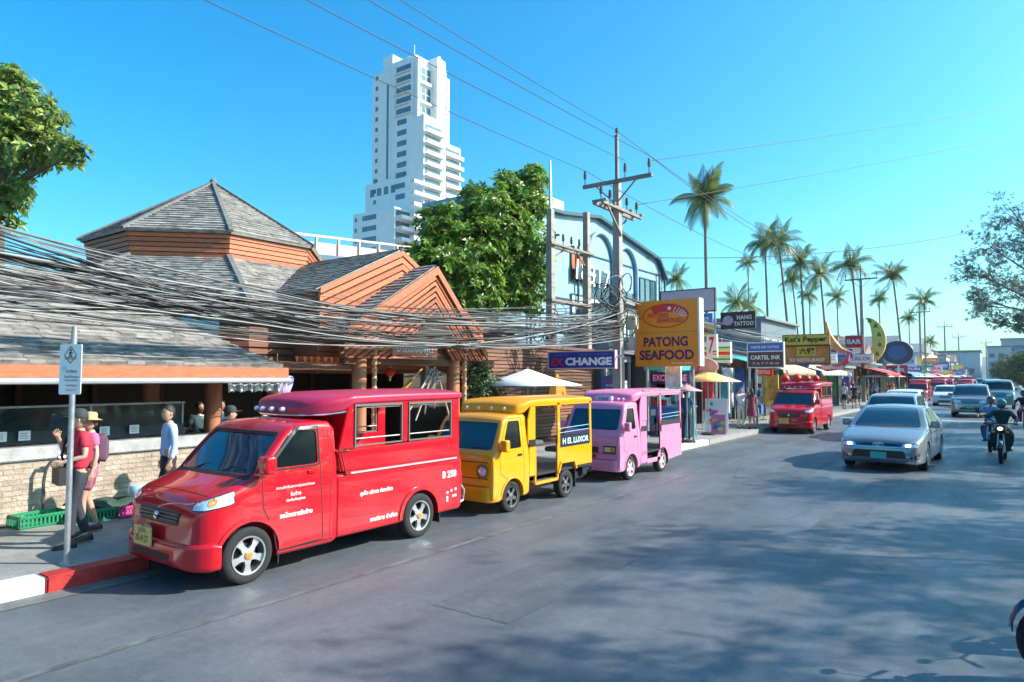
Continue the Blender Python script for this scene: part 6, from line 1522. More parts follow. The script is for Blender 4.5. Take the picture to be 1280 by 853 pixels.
MB().box(-.22*W_, .2*W_, -.006, 0, -.05*H_, .48*H_).build('yellow_square', mat('yellow patch', (.72, .50, .05), .5), t); fr(t, '六號', MATS['ink black'], 0, .22*H_, w=W_*.34, h=H_*.38, y=-.012, bold=.03)
fr(t, 'SIX RESTAURANT', WH, 0, -.28*H_, w=W_*.8, h=H_*.2)
t = thing('roof_ornament', 'orange upswept temple style roof horn rising behind the yellow sign', 'ornament', on_y(1040, 430, 36), 0)
m = MB(); m.tube([(-.25, 0, 1.1), (-.15, 0, .45), (.05, 0, 0), (.4, 0, -.35), (.9, 0, -.45)], [.03, .14, .22, .15, .03], 8); m.build('horn', mat('orange plaster', (.60, .30, .14), .7, var=.2), t, smooth=True)
t = thing('seafood_sign', 'curved red and white Seafood sign over the canopy left of the moon shaped sign', 'sign', on_y(1042, 456, 36), 0)
m = MB(); m.tube([(-.8, 0, -.1), (-.3, 0, -.2), (.3, 0, -.1), (.6, 0, .2), (.7, 0, .6)], [.04, .14, .16, .14, .04], 8); m.build('swoosh', mat('pale red', (.62, .10, .12), .5), t, smooth=True)
fr(t, 'Seafood', WH, -.05, -.13, w=.95, h=.2, y=-.17, bold=.03)
# moon shaped yellow sign
t = thing('moon_sign', 'tall yellow crescent shaped sign with green leaf marks standing on the pavement', 'sign', (-9.4, 64, .15), 0)
c0 = on_y(1082, 426, 64); cz = c0.z-.15; Rr = 1.95
m = MB(); pts = [(Rr*.62*math.sin(a)*1.25+(c0.x+9.4), cz+Rr*math.cos(a)) for a in [PI*k/20 for k in range(21)]]+[(Rr*.55*math.sin(a)*.45+(c0.x+9.4), cz+Rr*.93*math.cos(a)) for a in [PI*k/20 for k in range(19, 0, -1)]]
for k in range(20):
    a_, b_ = pts[k], pts[k+1]; c_ = pts[40-k-1] if k < 19 else pts[20]; d_ = pts[40-k] if k > 0 else pts[0]
    m.prism([a_, b_, c_, d_], 'y', 0, .3)
m.build('crescent', mat('dull yellow', (.66, .55, .12), .5, var=.1), t)
for k in range(6):
    a = PI*(k+.7)/6.6; m = MB(); x = Rr*.62*math.sin(a)*.88+(c0.x+9.4); z = cz+Rr*.92*math.cos(a); m.prism([(x-.17, z-.18), (x+.17, z-.18), (x+.13, z), (x, z+.22), (x-.13, z)], 'y', -.02, 0); m.build('leaf_mark', mat('leaf green paint', (.10, .17, .03), .5), t)
m = MB(); m.tube([(c0.x+9.2, .15, 0), (c0.x+9.2, .15, cz-Rr)], .08, 8); m.build('post', STEEL, t)
t = thing('round_sign', 'dark round sign with a blue centre right of the crescent sign', 'sign', on_y(1122, 441, 75), 0)
M_ = Matrix.Rotation(PI/2, 4, 'X'); m = MB(); m.lathe([(1.1, -.15), (1.15, 0), (1.1, .15)], 28, M_ @ Matrix.Diagonal((1.2, 1, 1, 1))); m.build('disc', mat('slate', (.03, .05, .08), .5), t, smooth=True)
m = MB(); m.lathe([(.7, .15), (.65, .2)], 24, M_ @ Matrix.Diagonal((1.2, 1, 1, 1))); m.build('centre', mat('deep blue disc', (.03, .10, .24), .5), t)
m = MB(); m.tube([(0, .2, -4.6), (0, .2, 0)], .08, 8); m.build('post', STEEL, t)

# warning sign on the pavement
t = thing('warning_sign', 'white pedestrian warning sign on a grey pole at the kerb in the left foreground', 'sign', (-8.47, 3.3, .15), R(28))
m = MB(); m.tube([(0, 0, 0), (0, 0, 2.62)], .030, 12); m.lathe([(.07, 0), (.07, .015)], 14); m.build('pole', STEEL, t, smooth=True)
m = MB(); m.prism(rpoly([(-.135, 1.86), (.135, 1.86), (.135, 2.42), (-.135, 2.42)], .02), 'y', -.042, -.034); pn = m.build('plate', mat('reflective white', (.78, .79, .78), .4, var=.05), t)
m = MB()
def dia(s): return [(0, 2.30+s), (-s*.8, 2.30), (0, 2.30-s), (s*.8, 2.30)]
o_, i_ = dia(.10), dia(.088)
for k in range(4): m.prism([o_[k], o_[(k+1) % 4], i_[(k+1) % 4], i_[k]], 'y', -.046, -.0425)
m.box(-.075, .075, -.046, -.0425, 2.265, 2.272); m.box(-.07, .07, -.046, -.0425, 2.25, 2.256)
m.build('diamond_outline', mat('brown line', (.25, .12, .06), .6), pn)
m = MB(); m.lathe([(.012, -.002), (.012, .002)], 12, Matrix.Translation((0, -.044, 2.355)) @ Matrix.Rotation(PI/2, 4, 'X'))
for a, b in (((0, 2.34), (0, 2.305)), ((0, 2.308), (-.022, 2.27)), ((0, 2.308), (.02, 2.27)), ((0, 2.335), (-.022, 2.312)), ((0, 2.335), (.024, 2.32))): m.beam((a[0], -.044, a[1]), (b[0], -.044, b[1]), .010, .003, up=(0, 1, 0))
m.build('walking_figure', BLACKM, pn)
m = MB(); m.lathe([(.030, -.002), (.030, .002)], 18, Matrix.Translation((-.07, -.044, 2.15)) @ Matrix.Rotation(PI/2, 4, 'X')); m.build('round_logo', mat('pale cyan', (.35, .65, .75), .5), pn)
for z, s, w_ in ((2.12, 'ระวังรถ', .13), (2.06, 'โปรดข้ามถนน', .18), (2.02, 'บริเวณทางข้าม', .16), (1.96, 'WARNING', .14), (1.91, 'CROSSWALK', .12)): text_on('sign_lettering', s, MATS['brown line'] if z < 2 else BLACKM, pn, (.02, -.0425, z), (1, 0, 0), (0, 0, 1), width=w_, bold=.01)
m = MB()
for z in (1.95, 2.33): m.lathe([(.036, z-.015), (.036, z+.015)], 12)
m.build('clamp', STEEL, t)

# ------------------------------------------------------------------ utility poles and cables
CONC = mat('pole concrete', (.33, .28, .25), .85, var=.2, scale=3, bump=.4)
CER = mat('brown insulator', (.10, .04, .03), .25, coat=.6)
ARM = mat('steel arm', (.22, .17, .15), .6, .3, var=.25)
def insul(mb, p, h=.42):
    mb.lathe([(.02, 0), (.02, h*.4), (.05, h*.42), (.06, h*.55), (.045, h*.6), (.06, h*.7), (.04, h*.78), (.05, h*.88), (.02, h)], 8, Matrix.Translation(p))
def pole(label, loc, h, arms=True, ext=0, full=False, group='utility poles along the street'):
    t = thing('utility_pole', label, 'utility pole', loc, 0, group)
    m = MB(); 
    for i in range(6):
        z0, z1 = h*i/6, h*(i+1)/6; a, b = .16-.055*i/6, .16-.055*(i+1)/6
        m.add([(-a, -a, z0), (a, -a, z0), (a, a, z0), (-a, a, z0), (-b, -b, z1), (b, -b, z1), (b, b, z1), (-b, b, z1)], [(0, 1, 5, 4), (1, 2, 6, 5), (2, 3, 7, 6), (3, 0, 4, 7)]+([(4, 5, 6, 7)] if i == 5 else []))
    m.build('pole', CONC, t)
    if ext:
        m = MB(); m.box(-.05, .05, -.05, .05, h-.4, h+ext); m.box(-.07, .07, -.06, .06, h+ext, h+ext+.04); m.build('pole_extension', ARM, t); i = MB(); insul(i, (0, 0, h+ext), .3); i.build('insulator', CER, t)
    if arms:
        a = MB(); a.box(-1.22, 1.30, -.16, -.06, h-.05, h+.07); a.beam((0, -.1, h-.75), (-.75, -.1, h-.02), .04); a.beam((0, -.1, h-.75), (.75, -.1, h-.02), .04); a.build('crossarm', ARM, t)
        for x in (-1.15, .35, 1.2): i = MB(); insul(i, (x, -.11, h+.07), .5); i.build('insulator', CER, t)
    if full:
        a = MB(); a.box(-.2, -.1, -1.3, 1.5, h-.98, h-.88); a.box(.1, .2, -1.3, 1.5, h-.98, h-.88)
        for y_ in (-1.2, -.6, .6, 1.4): a.box(-.25, .25, y_-.05, y_+.05, h-.88, h-.82)
        a.beam((-.15, 0, h-1.8), (-.15, 1.1, h-.95), .05); a.beam((.15, 0, h-1.8), (.15, -1.0, h-.95), .05); a.build('double_crossarm', ARM, t)
        for y_ in (-1.2, -.6, .6, 1.35): i = MB(); insul(i, (.05, y_, h-.83), .45); i.build('insulator', CER, t)
    return t
pole('main concrete utility pole with two crossarms between the EXCHANGE and PATONG SEAFOOD signs', (-10.3, 20.1, .1), 8.55, True, 1.55, True)
def lpole(label, px, pt_, X, extra):
    p = on_x(px, pt_, X); return pole(label, (X, p.y, .1), p.z-.1, False, 0, False), p
t, pA = lpole('slim pole with a pale spike top standing left of the transformer frame', 688, 262, -13.6, 0)
m = MB(); m.tube([(0, 0, pA.z-.2), (0, 0, pA.z+1.75)], [.08, .03], 8); m.build('pole_extension', mat('pale spike', (.55, .55, .56), .4, .5), t)
t2, pB = lpole('plain concrete pole right of the spike topped pole', 733, 266, -13.6, 0)
t = thing('transformer_frame', 'brown steel platform with fuses joining the two concrete poles', 'platform', (-13.6, pA.y, pA.z-1.9))
L_ = pB.y-pA.y; m = MB(); m.box(-.25, -.15, -.3, L_+.2, .55, .63); m.box(.15, .25, -.3, L_+.2, .55, .63); m.box(-.2, .2, .3, .4, .95, 1.02); m.box(-.3, .3, 1.2, 1.3, .63, .70); m.beam((0, 0, 0), (0, 1.0, .55), .05); m.beam((0, L_, 0), (0, L_-.8, .55), .05); m.box(-.2, .2, -.2, L_+.1, -1.55, -1.45); m.build('frame', ARM, t)
for y_ in (.3, .9, 1.5, 2.1): i = MB(); insul(i, (0, y_, .64), .5); i.build('fuse', CER, t)
far_p = [((-9.9, 64, .1), 10.4, 'dark utility pole in front of the crescent sign'), ((-9.6, 108, .1), 11, 'utility pole with one crossarm beside the tall palm'), ((-9.4, 150, .1), 11.5, 'far utility pole above the parked red songthaews'), ((-9.2, 190, .1), 11.5, 'farthest left utility pole before the road end'), ((-4.5, 215, .1), 11, 'far utility pole seen over the road'), ((1.5, 235, .1), 9, 'far utility pole near the right end of the road')]
for p, h, l in far_p: pole(l, p, h, True, .9, False)

CB = [mat('grey cable', (.15, .155, .16), .6, var=.15), mat('dark cable', (.03, .032, .036), .6), mat('pale cable', (.30, .30, .295), .6), mat('brown cable', (.10, .08, .07), .6)]
def cable(p, q, sag, r, m, label, group, n=26, wob=0, rnd=random, name='cable', seg=5):
    p = Vector(p); q = Vector(q); pts = []; a1, a2, f1 = rnd.uniform(0, 6), rnd.uniform(0, 6), rnd.uniform(3, 7)
    for i in range(n+1):
        s = i/n; v = p.lerp(q, s); v.z -= 4*sag*s*(1-s); 
        if wob: v.x += wob*math.sin(f1*s*3+a1)*math.sin(PI*s)**.4; v.z += wob*.6*math.sin(f1*s*4+a2)*math.sin(PI*s)**.4
        pts.append(v-p)
    mb = MB(); mb.tube(pts, r, seg); o = mb.build(name, m, None, smooth=True, ang=80); o.location = p
    return tag(o, label, 'cable', group)
rn = random.Random(21)
def hung(pts, r, m, label, group, wob, rnd):
    """cable through heights given at three stations along the street (quadratic sag)"""
    (y0, z0), (y1, z1), (y2, z2) = pts; x0 = -10.25+rnd.uniform(-.25, .25); x1 = -10.3+rnd.uniform(-.2, .2); out = []
    f1, a1 = rnd.uniform(.4, 1.1), rnd.uniform(0, 6)
    for i in range(47):
        y = -12+(20.1+12)*i/46; z = z0*(y-y1)*(y-y2)/((y0-y1)*(y0-y2))+z1*(y-y0)*(y-y2)/((y1-y0)*(y1-y2))+z2*(y-y0)*(y-y1)/((y2-y0)*(y2-y1))
        if y < y0: sl0 = (z1-z0)/(y1-y0)*1.35; z = z0+(y-y0)*sl0*.8
        s_ = (y+12)/32.1; e = math.sin(PI*s_)**.4 if 0 < s_ < 1 else 0
        out.append(Vector((x0+(x1-x0)*s_+wob*math.sin(f1*y+a1)*e, y, z+wob*.6*math.sin(f1*1.3*y+a1*2)*e)))
    p = out[0]; mb = MB(); mb.tube([q-p for q in out], r, 5); o = mb.build('cable', m, None, smooth=True, ang=80); o.location = p; tag(o, label, 'cable', group)
for k in range(70):
    g = rn.random(); z3 = 2.95+1.25*rn.random(); z9 = 2.78+(.85*rn.random()**1.2)+.12*(z3-2.95); z20 = 3.35+1.15*g
    if k % 9 == 0: z20 += .5
    hung(((2.5, z3), (9.5, z9), (20.1, z20)), rn.choice((.005, .006, .007, .009, .012, .017)), CB[rn.choice((0, 0, 1, 1, 1, 2, 3))], 'one of the many grey telephone cables sagging across the restaurant front to the main pole', 'telephone cables in front of the restaurant', rn.choice((.0, .02, .04, .08)), rn)
for k in range(22):
    z = rn.uniform(3.9, 5.0); cable((-10.3+rn.uniform(-.2, .2), 20.2, z), (-9.9+rn.uniform(-.2, .2), 64, z+rn.uniform(.2, 1.2)), rn.uniform(.6, 1.4), rn.choice((.010, .014, .018)), CB[rn.choice((0, 1, 2, 3))], 'one of the telephone cables running from the main pole towards the crescent sign', 'telephone cables beyond the main pole', 30, .05, rn)
for k in range(9):
    z = rn.uniform(3.5, 4.8); cable((-13.6, pA.y+rn.uniform(-.2, .2), z), (-10.3, 20.1, z+rn.uniform(-.3, .4)), rn.uniform(.05, .3), .012, CB[k % 4], 'one of the short cables between the spike topped pole and the main pole', 'short cables between the poles', 12, .06, rn)
for k in range(16):
    z = rn.uniform(3.2, 4.7); cable((-13.6-rn.uniform(0, .2), 19.5, z), (-13.2, -12, z+rn.uniform(.3, 1.5)), rn.uniform(.6, 1.2), .010, CB[k % 4], 'one of the cables reaching the spike topped pole over the gable roofs', 'cables over the gable roofs', 40, .05, rn)
# tangles at the poles: coils hung on hooks
for k in range(26):
    m = MB(); R0 = rn.uniform(.18, .42); pts = []; tl = rn.uniform(-.5, .5)
    for j in range(34):
        a = 2*PI*j/16.5; rr = R0*(1+.08*math.sin(3*a+k)); pts.append((.10*math.sin(a+tl)+rn.gauss(0, .012), rr*math.cos(a), rr*math.sin(a)*1.15))
    m.tube(pts, rn.choice((.010, .014, .018)), 5)
    at = (-10.3, 20.1) if k < 17 else (-13.6, pA.y); o = m.build('cable_coil', CB[rn.choice((0, 1, 1, 2))], None, smooth=True, ang=80); o.location = (at[0]+rn.uniform(-.15, .30), at[1]+rn.uniform(-1.0, .35), rn.uniform(3.6, 5.3) if k < 17 else rn.uniform(3.4, 4.6)); o.rotation_euler = (0, 0, rn.uniform(-.9, .9))
    tag(o, 'looped coil of spare cable hung on the main utility pole' if k < 17 else 'looped coil of spare cable hung on the spike topped pole', 'cable coil', 'cable coils on the main pole' if k < 17 else 'cable coils on the spike topped pole')
for k in range(4):
    o = MB().box(-.18, .18, -.12, .12, -.22, .22).build('splice_box', [DARKPL, STEEL, mat('cream box', (.5, .45, .33), .5), DARKPL][k], None, bevel=.02); o.location = [(-10.3, 19.8, 4.1), (-10.05, 20.45, 3.3), (-10.0, 20.5, 4.0), (-13.4, pA.y-.3, 3.6)][k]
    tag(o, ['black splice box in the cable tangle of the main pole', 'small grey meter box low on the main pole', 'cream meter box just right of the main pole', 'black splice box low on the spike topped pole'][k], 'box')
# high lines
hl = [((-11.4, 20, 9.2), (-11.2, -22, 9.6), .5, 'left'), ((-9.95, 20, 9.3), (-9.8, -22, 9.7), .6, 'middle'), ((-9.1, 20, 9.3), (-8.6, -22, 9.8), .7, 'right'), ((-10.3, 20, 10.4), (-10.0, -22, 11.2), .5, 'topmost')]
for p, q, s, l in hl: cable(p, q, s, .010, CB[1], l+' power line rising from the main pole crossarm across the upper left sky', None, 50, name='power_line')
for i, (p, q, s) in enumerate((((-11.4, 20, 9.2), (-11, 64, 10.9), 1.1), ((-9.1, 20, 9.3), (-8.7, 64, 10.9), 1.3), ((-10.3, 20, 10.4), (-9.9, 64, 11.4), 1.0))):
    cable(p, q, s, .012, CB[1], ['left', 'right', 'topmost'][i]+' power line running from the main pole on to the pole by the crescent sign', None, 30, name='power_line')
e1 = on_x(1400, 108, 9.0); e2 = on_x(1400, 138, 9.0); e3 = on_y(1212, 291, 60)
cable((-9.1, 19.99, 9.12), e1, .25, .012, CB[1], 'upper wire crossing the sky from the main pole to the right frame edge', None, 30, name='power_line')
cable((-10.25, 21.45, 8.17), e2, .35, .012, CB[1], 'lower wire crossing the sky from the main pole to the right frame edge', None, 30, name='power_line')
cable(on_x(808, 322, -17), e3, .6, .022, CB[1], 'thin wire crossing behind the palms towards the tree on the right', None, 30, name='power_line')
# ------------------------------------------------------------------ shops along the pavement
def cm(name, c, **k): return mat(name, c, k.pop('rough', .55), var=k.pop('var', .12), scale=k.pop('scale', 2), **k)
GOODS = [cm('goods red', (.5, .04, .05)), cm('goods teal', (.03, .35, .38)), cm('goods yellow', (.65, .5, .06)), cm('goods white', (.65, .66, .66)), cm('goods blue', (.04, .12, .42)), cm('goods pink', (.6, .15, .3))]
def awning(par, x0, x1, y0, y1, z, drop, m, scallop=True):
    """sloping cloth roof over the pavement: high at x0 (wall), low at x1 (street)"""
    mb = MB(); n = 14; vs = []
    for i in range(n+1):
        y = y0+(y1-y0)*i/n; s = .04*abs(math.sin(i*PI/2)); vs += [(x0, y, z), ((x0+x1)/2, y, z-drop*.42-s*.4), (x1, y, z-drop-s), (x1+.02, y, z-drop-.22-s)]
    mb.add(vs, [(i*4+j, i*4+j+1, i*4+j+5, i*4+j+4) for i in range(n) for j in range(3)])
    o = mb.build('awning', m, par, fix=False, smooth=True, ang=40); o.modifiers.new('s', 'SOLIDIFY').thickness = .02; return o
def shop(label, x, y0, y1, h, wall, front, seed, storeys=1, roofm=None, awn=None, cat='shop', depth=9, name='shop_building', flat=True, goods=True):
    rn = random.Random(seed); t = thing(name, label, cat, (x, (y0+y1)/2, 0), 0); L = (y1-y0)/2
    m = MB(); m.box(-depth, -.25, -L, L, 0, h); m.build('wall', wall, t)
    gh = min(2.9, h-.3); m = MB(); m.box(-.25, -.20, -L+.15, L-.15, .15, gh); m.build('shop_front', front, t)
    m = MB()
    n = max(2, int((y1-y0)/1.6))
    for i in range(n+1): yy = -L+.15+(y1-y0-.3)*i/n; m.box(-.24, -.12, yy-.04, yy+.04, .15, gh)
    m.box(-.24, -.10, -L+.1, L-.1, gh, gh+.25); m.box(-.24, -.12, -L+.15, L-.15, 1.05, 1.12); m.build('front_frame', cm('shop frame %d' % (seed % 3), ((.05, .05, .06), (.35, .36, .38), (.12, .06, .04))[seed % 3]), t)
    for s in range(1, storeys):
        zb = gh+.7+(s-1)*2.9
        if zb+1.6 > h: break
        k = max(2, int((y1-y0)/1.9))
        for i in range(k):
            yy = -L+(y1-y0)*(i+.5)/k; f = MB(); f.box(-.26, -.20, yy-.55, yy+.55, zb, zb+1.35); wv = f.build('window', mat('upper pane', (.05, .09, .12), .15, coat=.6, var=.3), t)
            f = MB(); f.box(-.22, -.15, yy-.62, yy+.62, zb-.08, zb); f.box(-.22, -.15, yy-.62, yy+.62, zb+1.35, zb+1.42); f.box(-.21, -.16, yy-.03, yy+.03, zb, zb+1.35); f.box(-.22, -.15, yy-.62, yy-.55, zb, zb+1.35); f.box(-.22, -.15, yy+.55, yy+.62, zb, zb+1.35); f.build('frame', mat('pale frame', (.6, .6, .6), .5), wv)
        m = MB(); m.box(-.2, .75, -L, L, zb-.45, zb-.33)
        for i in range(int((y1-y0)/.22)): m.box(.70, .73, -L+i*.22, -L+i*.22+.03, zb-.33, zb+.45)
        m.box(.69, .75, -L, L, zb+.45, zb+.50); m.build('balcony', cm('balcony paint', (.5, .5, .5)), t)
    m = MB()
    if flat: m.box(-depth-.2, .1, -L-.05, L+.05, h, h+.18)
    else: m.prism([(-L-.3, h), (L+.3, h), (0, h+1.6)], 'x', -depth-.2, .35)
    m.build('roof', roofm or cm('grey roof', (.2, .2, .21)), t)
    if awn: awning(t, -.1, rn.uniform(1.5, 2.3), -L+.1, L-.1, min(h-.1, 3.1), .55, awn)
    if storeys > 1:
        for s in range(1, storeys):
            zb = gh+.7+(s-1)*2.9
            for q in range(3): f = MB(); f.box(-1.9-q*2.2, -.9-q*2.2, -L-.05, -L+.02, zb, zb+1.3); f.build('window', mat('upper pane', (0, 0, 0)), t)
            MB().box(-3.4, -2.6, -L-.35, -L-.02, zb-.7, zb-.15).build('air_conditioner', cm('ac white', (.6, .6, .58)), t, bevel=.03)
    if goods:
        for k in range(int(min(12, (y1-y0)*(2.6 if y0 < 40 else 1)))):
            yy = rn.uniform(-L+.3, L-.5); z = rn.choice((.3, .75, 1.2, 1.65, 2.1)); g = MB(); g.box(-.2, -.02-rn.random()*.05, yy, yy+rn.uniform(.2, .6), z, z+rn.uniform(.2, .5))
            g.build('display_item', GOODS[rn.randrange(6)], t)
    return t
TEALG = cm('teal shop glass', (.02, .14, .17), rough=.12, coat=.7, var=.5, scale=1.2); DKG = cm('dark shop glass', (.02, .035, .045), rough=.12, coat=.7, var=.4)
shop('dark open currency kiosk behind the PATONG SEAFOOD sign', -12.2, 22.9, 25.2, 3.1, cm('kiosk navy', (.05, .07, .11)), DKG, 1, awn=None)
shop('teal glazed tattoo shop with a dark flat roof below the NANG TATTOO sign', -11.2, 25.3, 29.2, 3.3, cm('charcoal wall', (.05, .06, .07)), TEALG, 2)
shop('two storey pale green house with columns behind the tattoo shop', -14.5, 29, 34, 5.6, cm('pale green render', (.38, .46, .40)), DKG, 3, 2, goods=False)
shop('teal and black glass fronted tattoo studio below the CARTEL INK sign', -10.9, 29.5, 33.5, 3.1, cm('black wall', (.03, .035, .04)), TEALG, 5)
shop('brown open restaurant below the yellow and orange signs', -10.4, 34, 41, 3.3, cm('brown render', (.20, .12, .08)), DKG, 8, awn=cm('tan canopy', (.55, .42, .28)))
shop('low shop with cream and blue canopy beside the pedestrians in white and black', -10.4, 41.5, 49, 3.4, cm('ochre render', (.35, .24, .12)), DKG, 9, awn=cm('cream canopy', (.66, .62, .50)))
shop('slate grey two storey building behind the crescent sign', -14, 50, 60, 6.4, cm('slate render', (.13, .16, .20)), DKG, 10, 2, goods=False)
t = shop('grey green glass kiosk left of the silver cars', -9.9, 54, 60, 2.9, cm('kiosk grey', (.16, .20, .19)), cm('grey green glass', (.08, .14, .13), rough=.15, coat=.5, var=.4), 11)
rn = random.Random(31)
cols = [(.55, .56, .56), (.40, .50, .55), (.50, .44, .36), (.30, .35, .40), (.58, .50, .42), (.22, .32, .40), (.52, .54, .50), (.45, .30, .26), (.35, .42, .46)]
nm = ['pale grey', 'pale blue', 'sand', 'grey blue', 'cream', 'blue', 'off white', 'terracotta', 'slate blue']
aw = [('red', (.55, .05, .06)), ('white', (.68, .68, .68)), ('blue', (.08, .22, .50)), ('orange', (.75, .28, .08)), ('teal', (.05, .35, .36)), ('violet', (.35, .28, .55))]
y = 62; k = 0
while y < 215:
    L = rn.uniform(8, 14); c = k % 9; a = aw[k % 6]; st = rn.choice((1, 2, 2)); h = 3.4 if st == 1 else rn.uniform(5.5, 7)
    shop('%s %s storey shop with a %s awning, number %s along the far left side' % (nm[c], ['one', 'two'][st-1], a[0], ['one', 'two', 'three', 'four', 'five', 'six', 'seven', 'eight', 'nine', 'ten', 'eleven', 'twelve', 'thirteen', 'fourteen', 'fifteen', 'sixteen', 'seventeen', 'eighteen', 'nineteen'][k]), -10.2+rn.uniform(-.4, .3), y, y+L-.1, h, cm(nm[c]+' render', cols[c]), DKG, 20+k, st, cm('roof brown', (.22, .14, .11)) if k % 4 == 0 else None, cm(a[0]+' awning cloth', a[1]), flat=k % 3 != 0)
    y += L; k += 1
# end of the street and its right side
for i, (x0, x1, y_, h, c, l) in enumerate(((-20, -6, 222, 9, 1, 'wide pale blue block closing the far left end of the street'), (-6, 1, 300, 13, 8, 'slate blue block closing the road in the distance'), (1.5, 12, 232, 10.5, 5, 'blue building with a bright panel at the far right end of the street'), (-2, 8, 330, 17, 3, 'grey blue block behind the far right end of the street'), (13, 30, 260, 14, 6, 'off white block outside the right frame edge'))):
    t = thing('street_end_building', l, 'building', ((x0+x1)/2, y_, 0)); w_ = (x1-x0)/2
    m = MB(); m.box(-w_, w_, 0, 12, 0, h); m.build('wall', cm(nm[c]+' render', cols[c]), t); m = MB(); m.box(-w_-.3, w_+.3, -.4, 12.3, h, h+.5); m.build('roof', cm('grey roof', (.2, .2, .21)), t)
    for z in range(1, int(h/3.1)):
        for q in range(int(w_*2/2.6)): MB().box(-w_+.6+q*2.6, -w_+2.2+q*2.6, -.08, .02, z*3.1, z*3.1+1.5).build('window', MATS['upper pane'], t)
    if i == 2: MB().box(1.0, 4.2, -.3, -.1, 5.5, 8.4).build('bright_panel', cm('bright blue panel', (.02, .35, .85)), t)
# stalls, umbrellas, posters on the pavement between the pink songthaew and the tattoo shop
t = thing('market_stall', 'blue and turquoise tour stall stacked with leaflets behind the pink songthaew', 'stall', (-9.9, 23.6, .15)); rn = random.Random(77)
m = MB(); m.box(-.5, .5, -.9, .9, 0, .95); m.box(-.55, .55, -.95, .95, .95, 1.0); m.build('counter', cm('stall blue', (.02, .20, .50)), t)
m = MB()
for x in (-.5, .5):
    for y_ in (-.9, .9): m.tube([(x, y_, 0), (x, y_, 2.35)], .025, 6)
pieces(m, 'post', STEEL, t); m = MB(); m.box(-.65, .65, -1.05, 1.05, 2.3, 2.5); m.build('roof', cm('stall turquoise', (.03, .42, .50)), t)
for k in range(44):
    m = MB(); f_ = rn.random() < .5; y_ = rn.uniform(-.85, .7); z = rn.choice((.15, .42, .7, 1.05, 1.35, 1.65)); x = rn.uniform(-.48, .3)
    if f_: m.box(.5+.002*k*.2, .53, y_, y_+.18, z, z+.22)
    else: m.box(x, x+.18, -.94, -.91-.002*k*.2, z, z+.22)
    m.build('leaflet', GOODS[rn.randrange(6)], t)
parasol('pale yellow parasol over the tour stall right of the PATONG SEAFOOD sign', (-8.75, 24.0, .15), 1.15, 1.9, cm('pale yellow canvas', (.80, .55, .20)), rise=.42)
def aframe(label, loc, rz, m1, h=1.1, w_=.6):
    t = thing('pavement_board', label, 'board', loc, rz, 'pavement boards by the shops'); p = MB()
    for s in (1, -1): p.add([(-w_/2, s*.28, 0), (w_/2, s*.28, 0), (w_/2, s*.03, h), (-w_/2, s*.03, h), (-w_/2, s*.25, 0), (w_/2, s*.25, 0), (w_/2, 0, h), (-w_/2, 0, h)], [(0, 1, 2, 3), (7, 6, 5, 4), (0, 4, 5, 1), (3, 2, 6, 7), (0, 3, 7, 4), (1, 5, 6, 2)])
    p.build('frame', m1, t); q = MB(); rr = random.Random(label)
    for k in range(9):
        x = rr.uniform(-w_/2+.05, w_/2-.2); z = rr.uniform(.12, h-.25); y_ = -.285+.25*z/h-.004; q.box(x, x+rr.uniform(.1, .25), y_-.01-.05*0, y_, z, z+.12); q.mi[-6:] = [rr.randrange(5)]*6
    q.build('pictures', [MATS['goods '+z] for z in ('red', 'teal', 'yellow', 'blue', 'pink')], t); return t
aframe('white and blue leaflet board on the pavement left of the dark glass shop', (-8.9, 25.3, .15), R(15), WH, 1.25, .8)
aframe('teal picture board beside the tour stall', (-9.1, 22.7, .15), R(-10), cm('stall turquoise', (0, 0, 0)), 1.2, .6)
aframe('pink rimmed board low on the pavement beside the yellow parasol', (-8.6, 24.6, .15), R(20), MATS['goods pink'], .7, .5)
t, W_, H_ = board('poster', 'tall narrow cream framed poster of blue pictures beside the tattoo shop window', 901, 473, 910, 515, 25.8, cm('poster blue', (.05, .22, .32), var=.5, scale=6), .05, cm('cream frame', (.70, .66, .45)), cat='poster')
t, W_, H_ = board('poster', 'orange and green menu board on the wall left of the second red songthaew', 961, 470, 972, 500, 31, cm('menu orange', (.62, .35, .06), var=.5, scale=5), .05, MATS['goods yellow'], cat='poster')
sc_ = [('red', (.6, .03, .03)), ('white', (.7, .7, .7)), ('blue', (.04, .14, .5)), ('yellow', (.75, .5, .05)), ('green', (.04, .35, .15)), ('violet', (.3, .15, .45))]
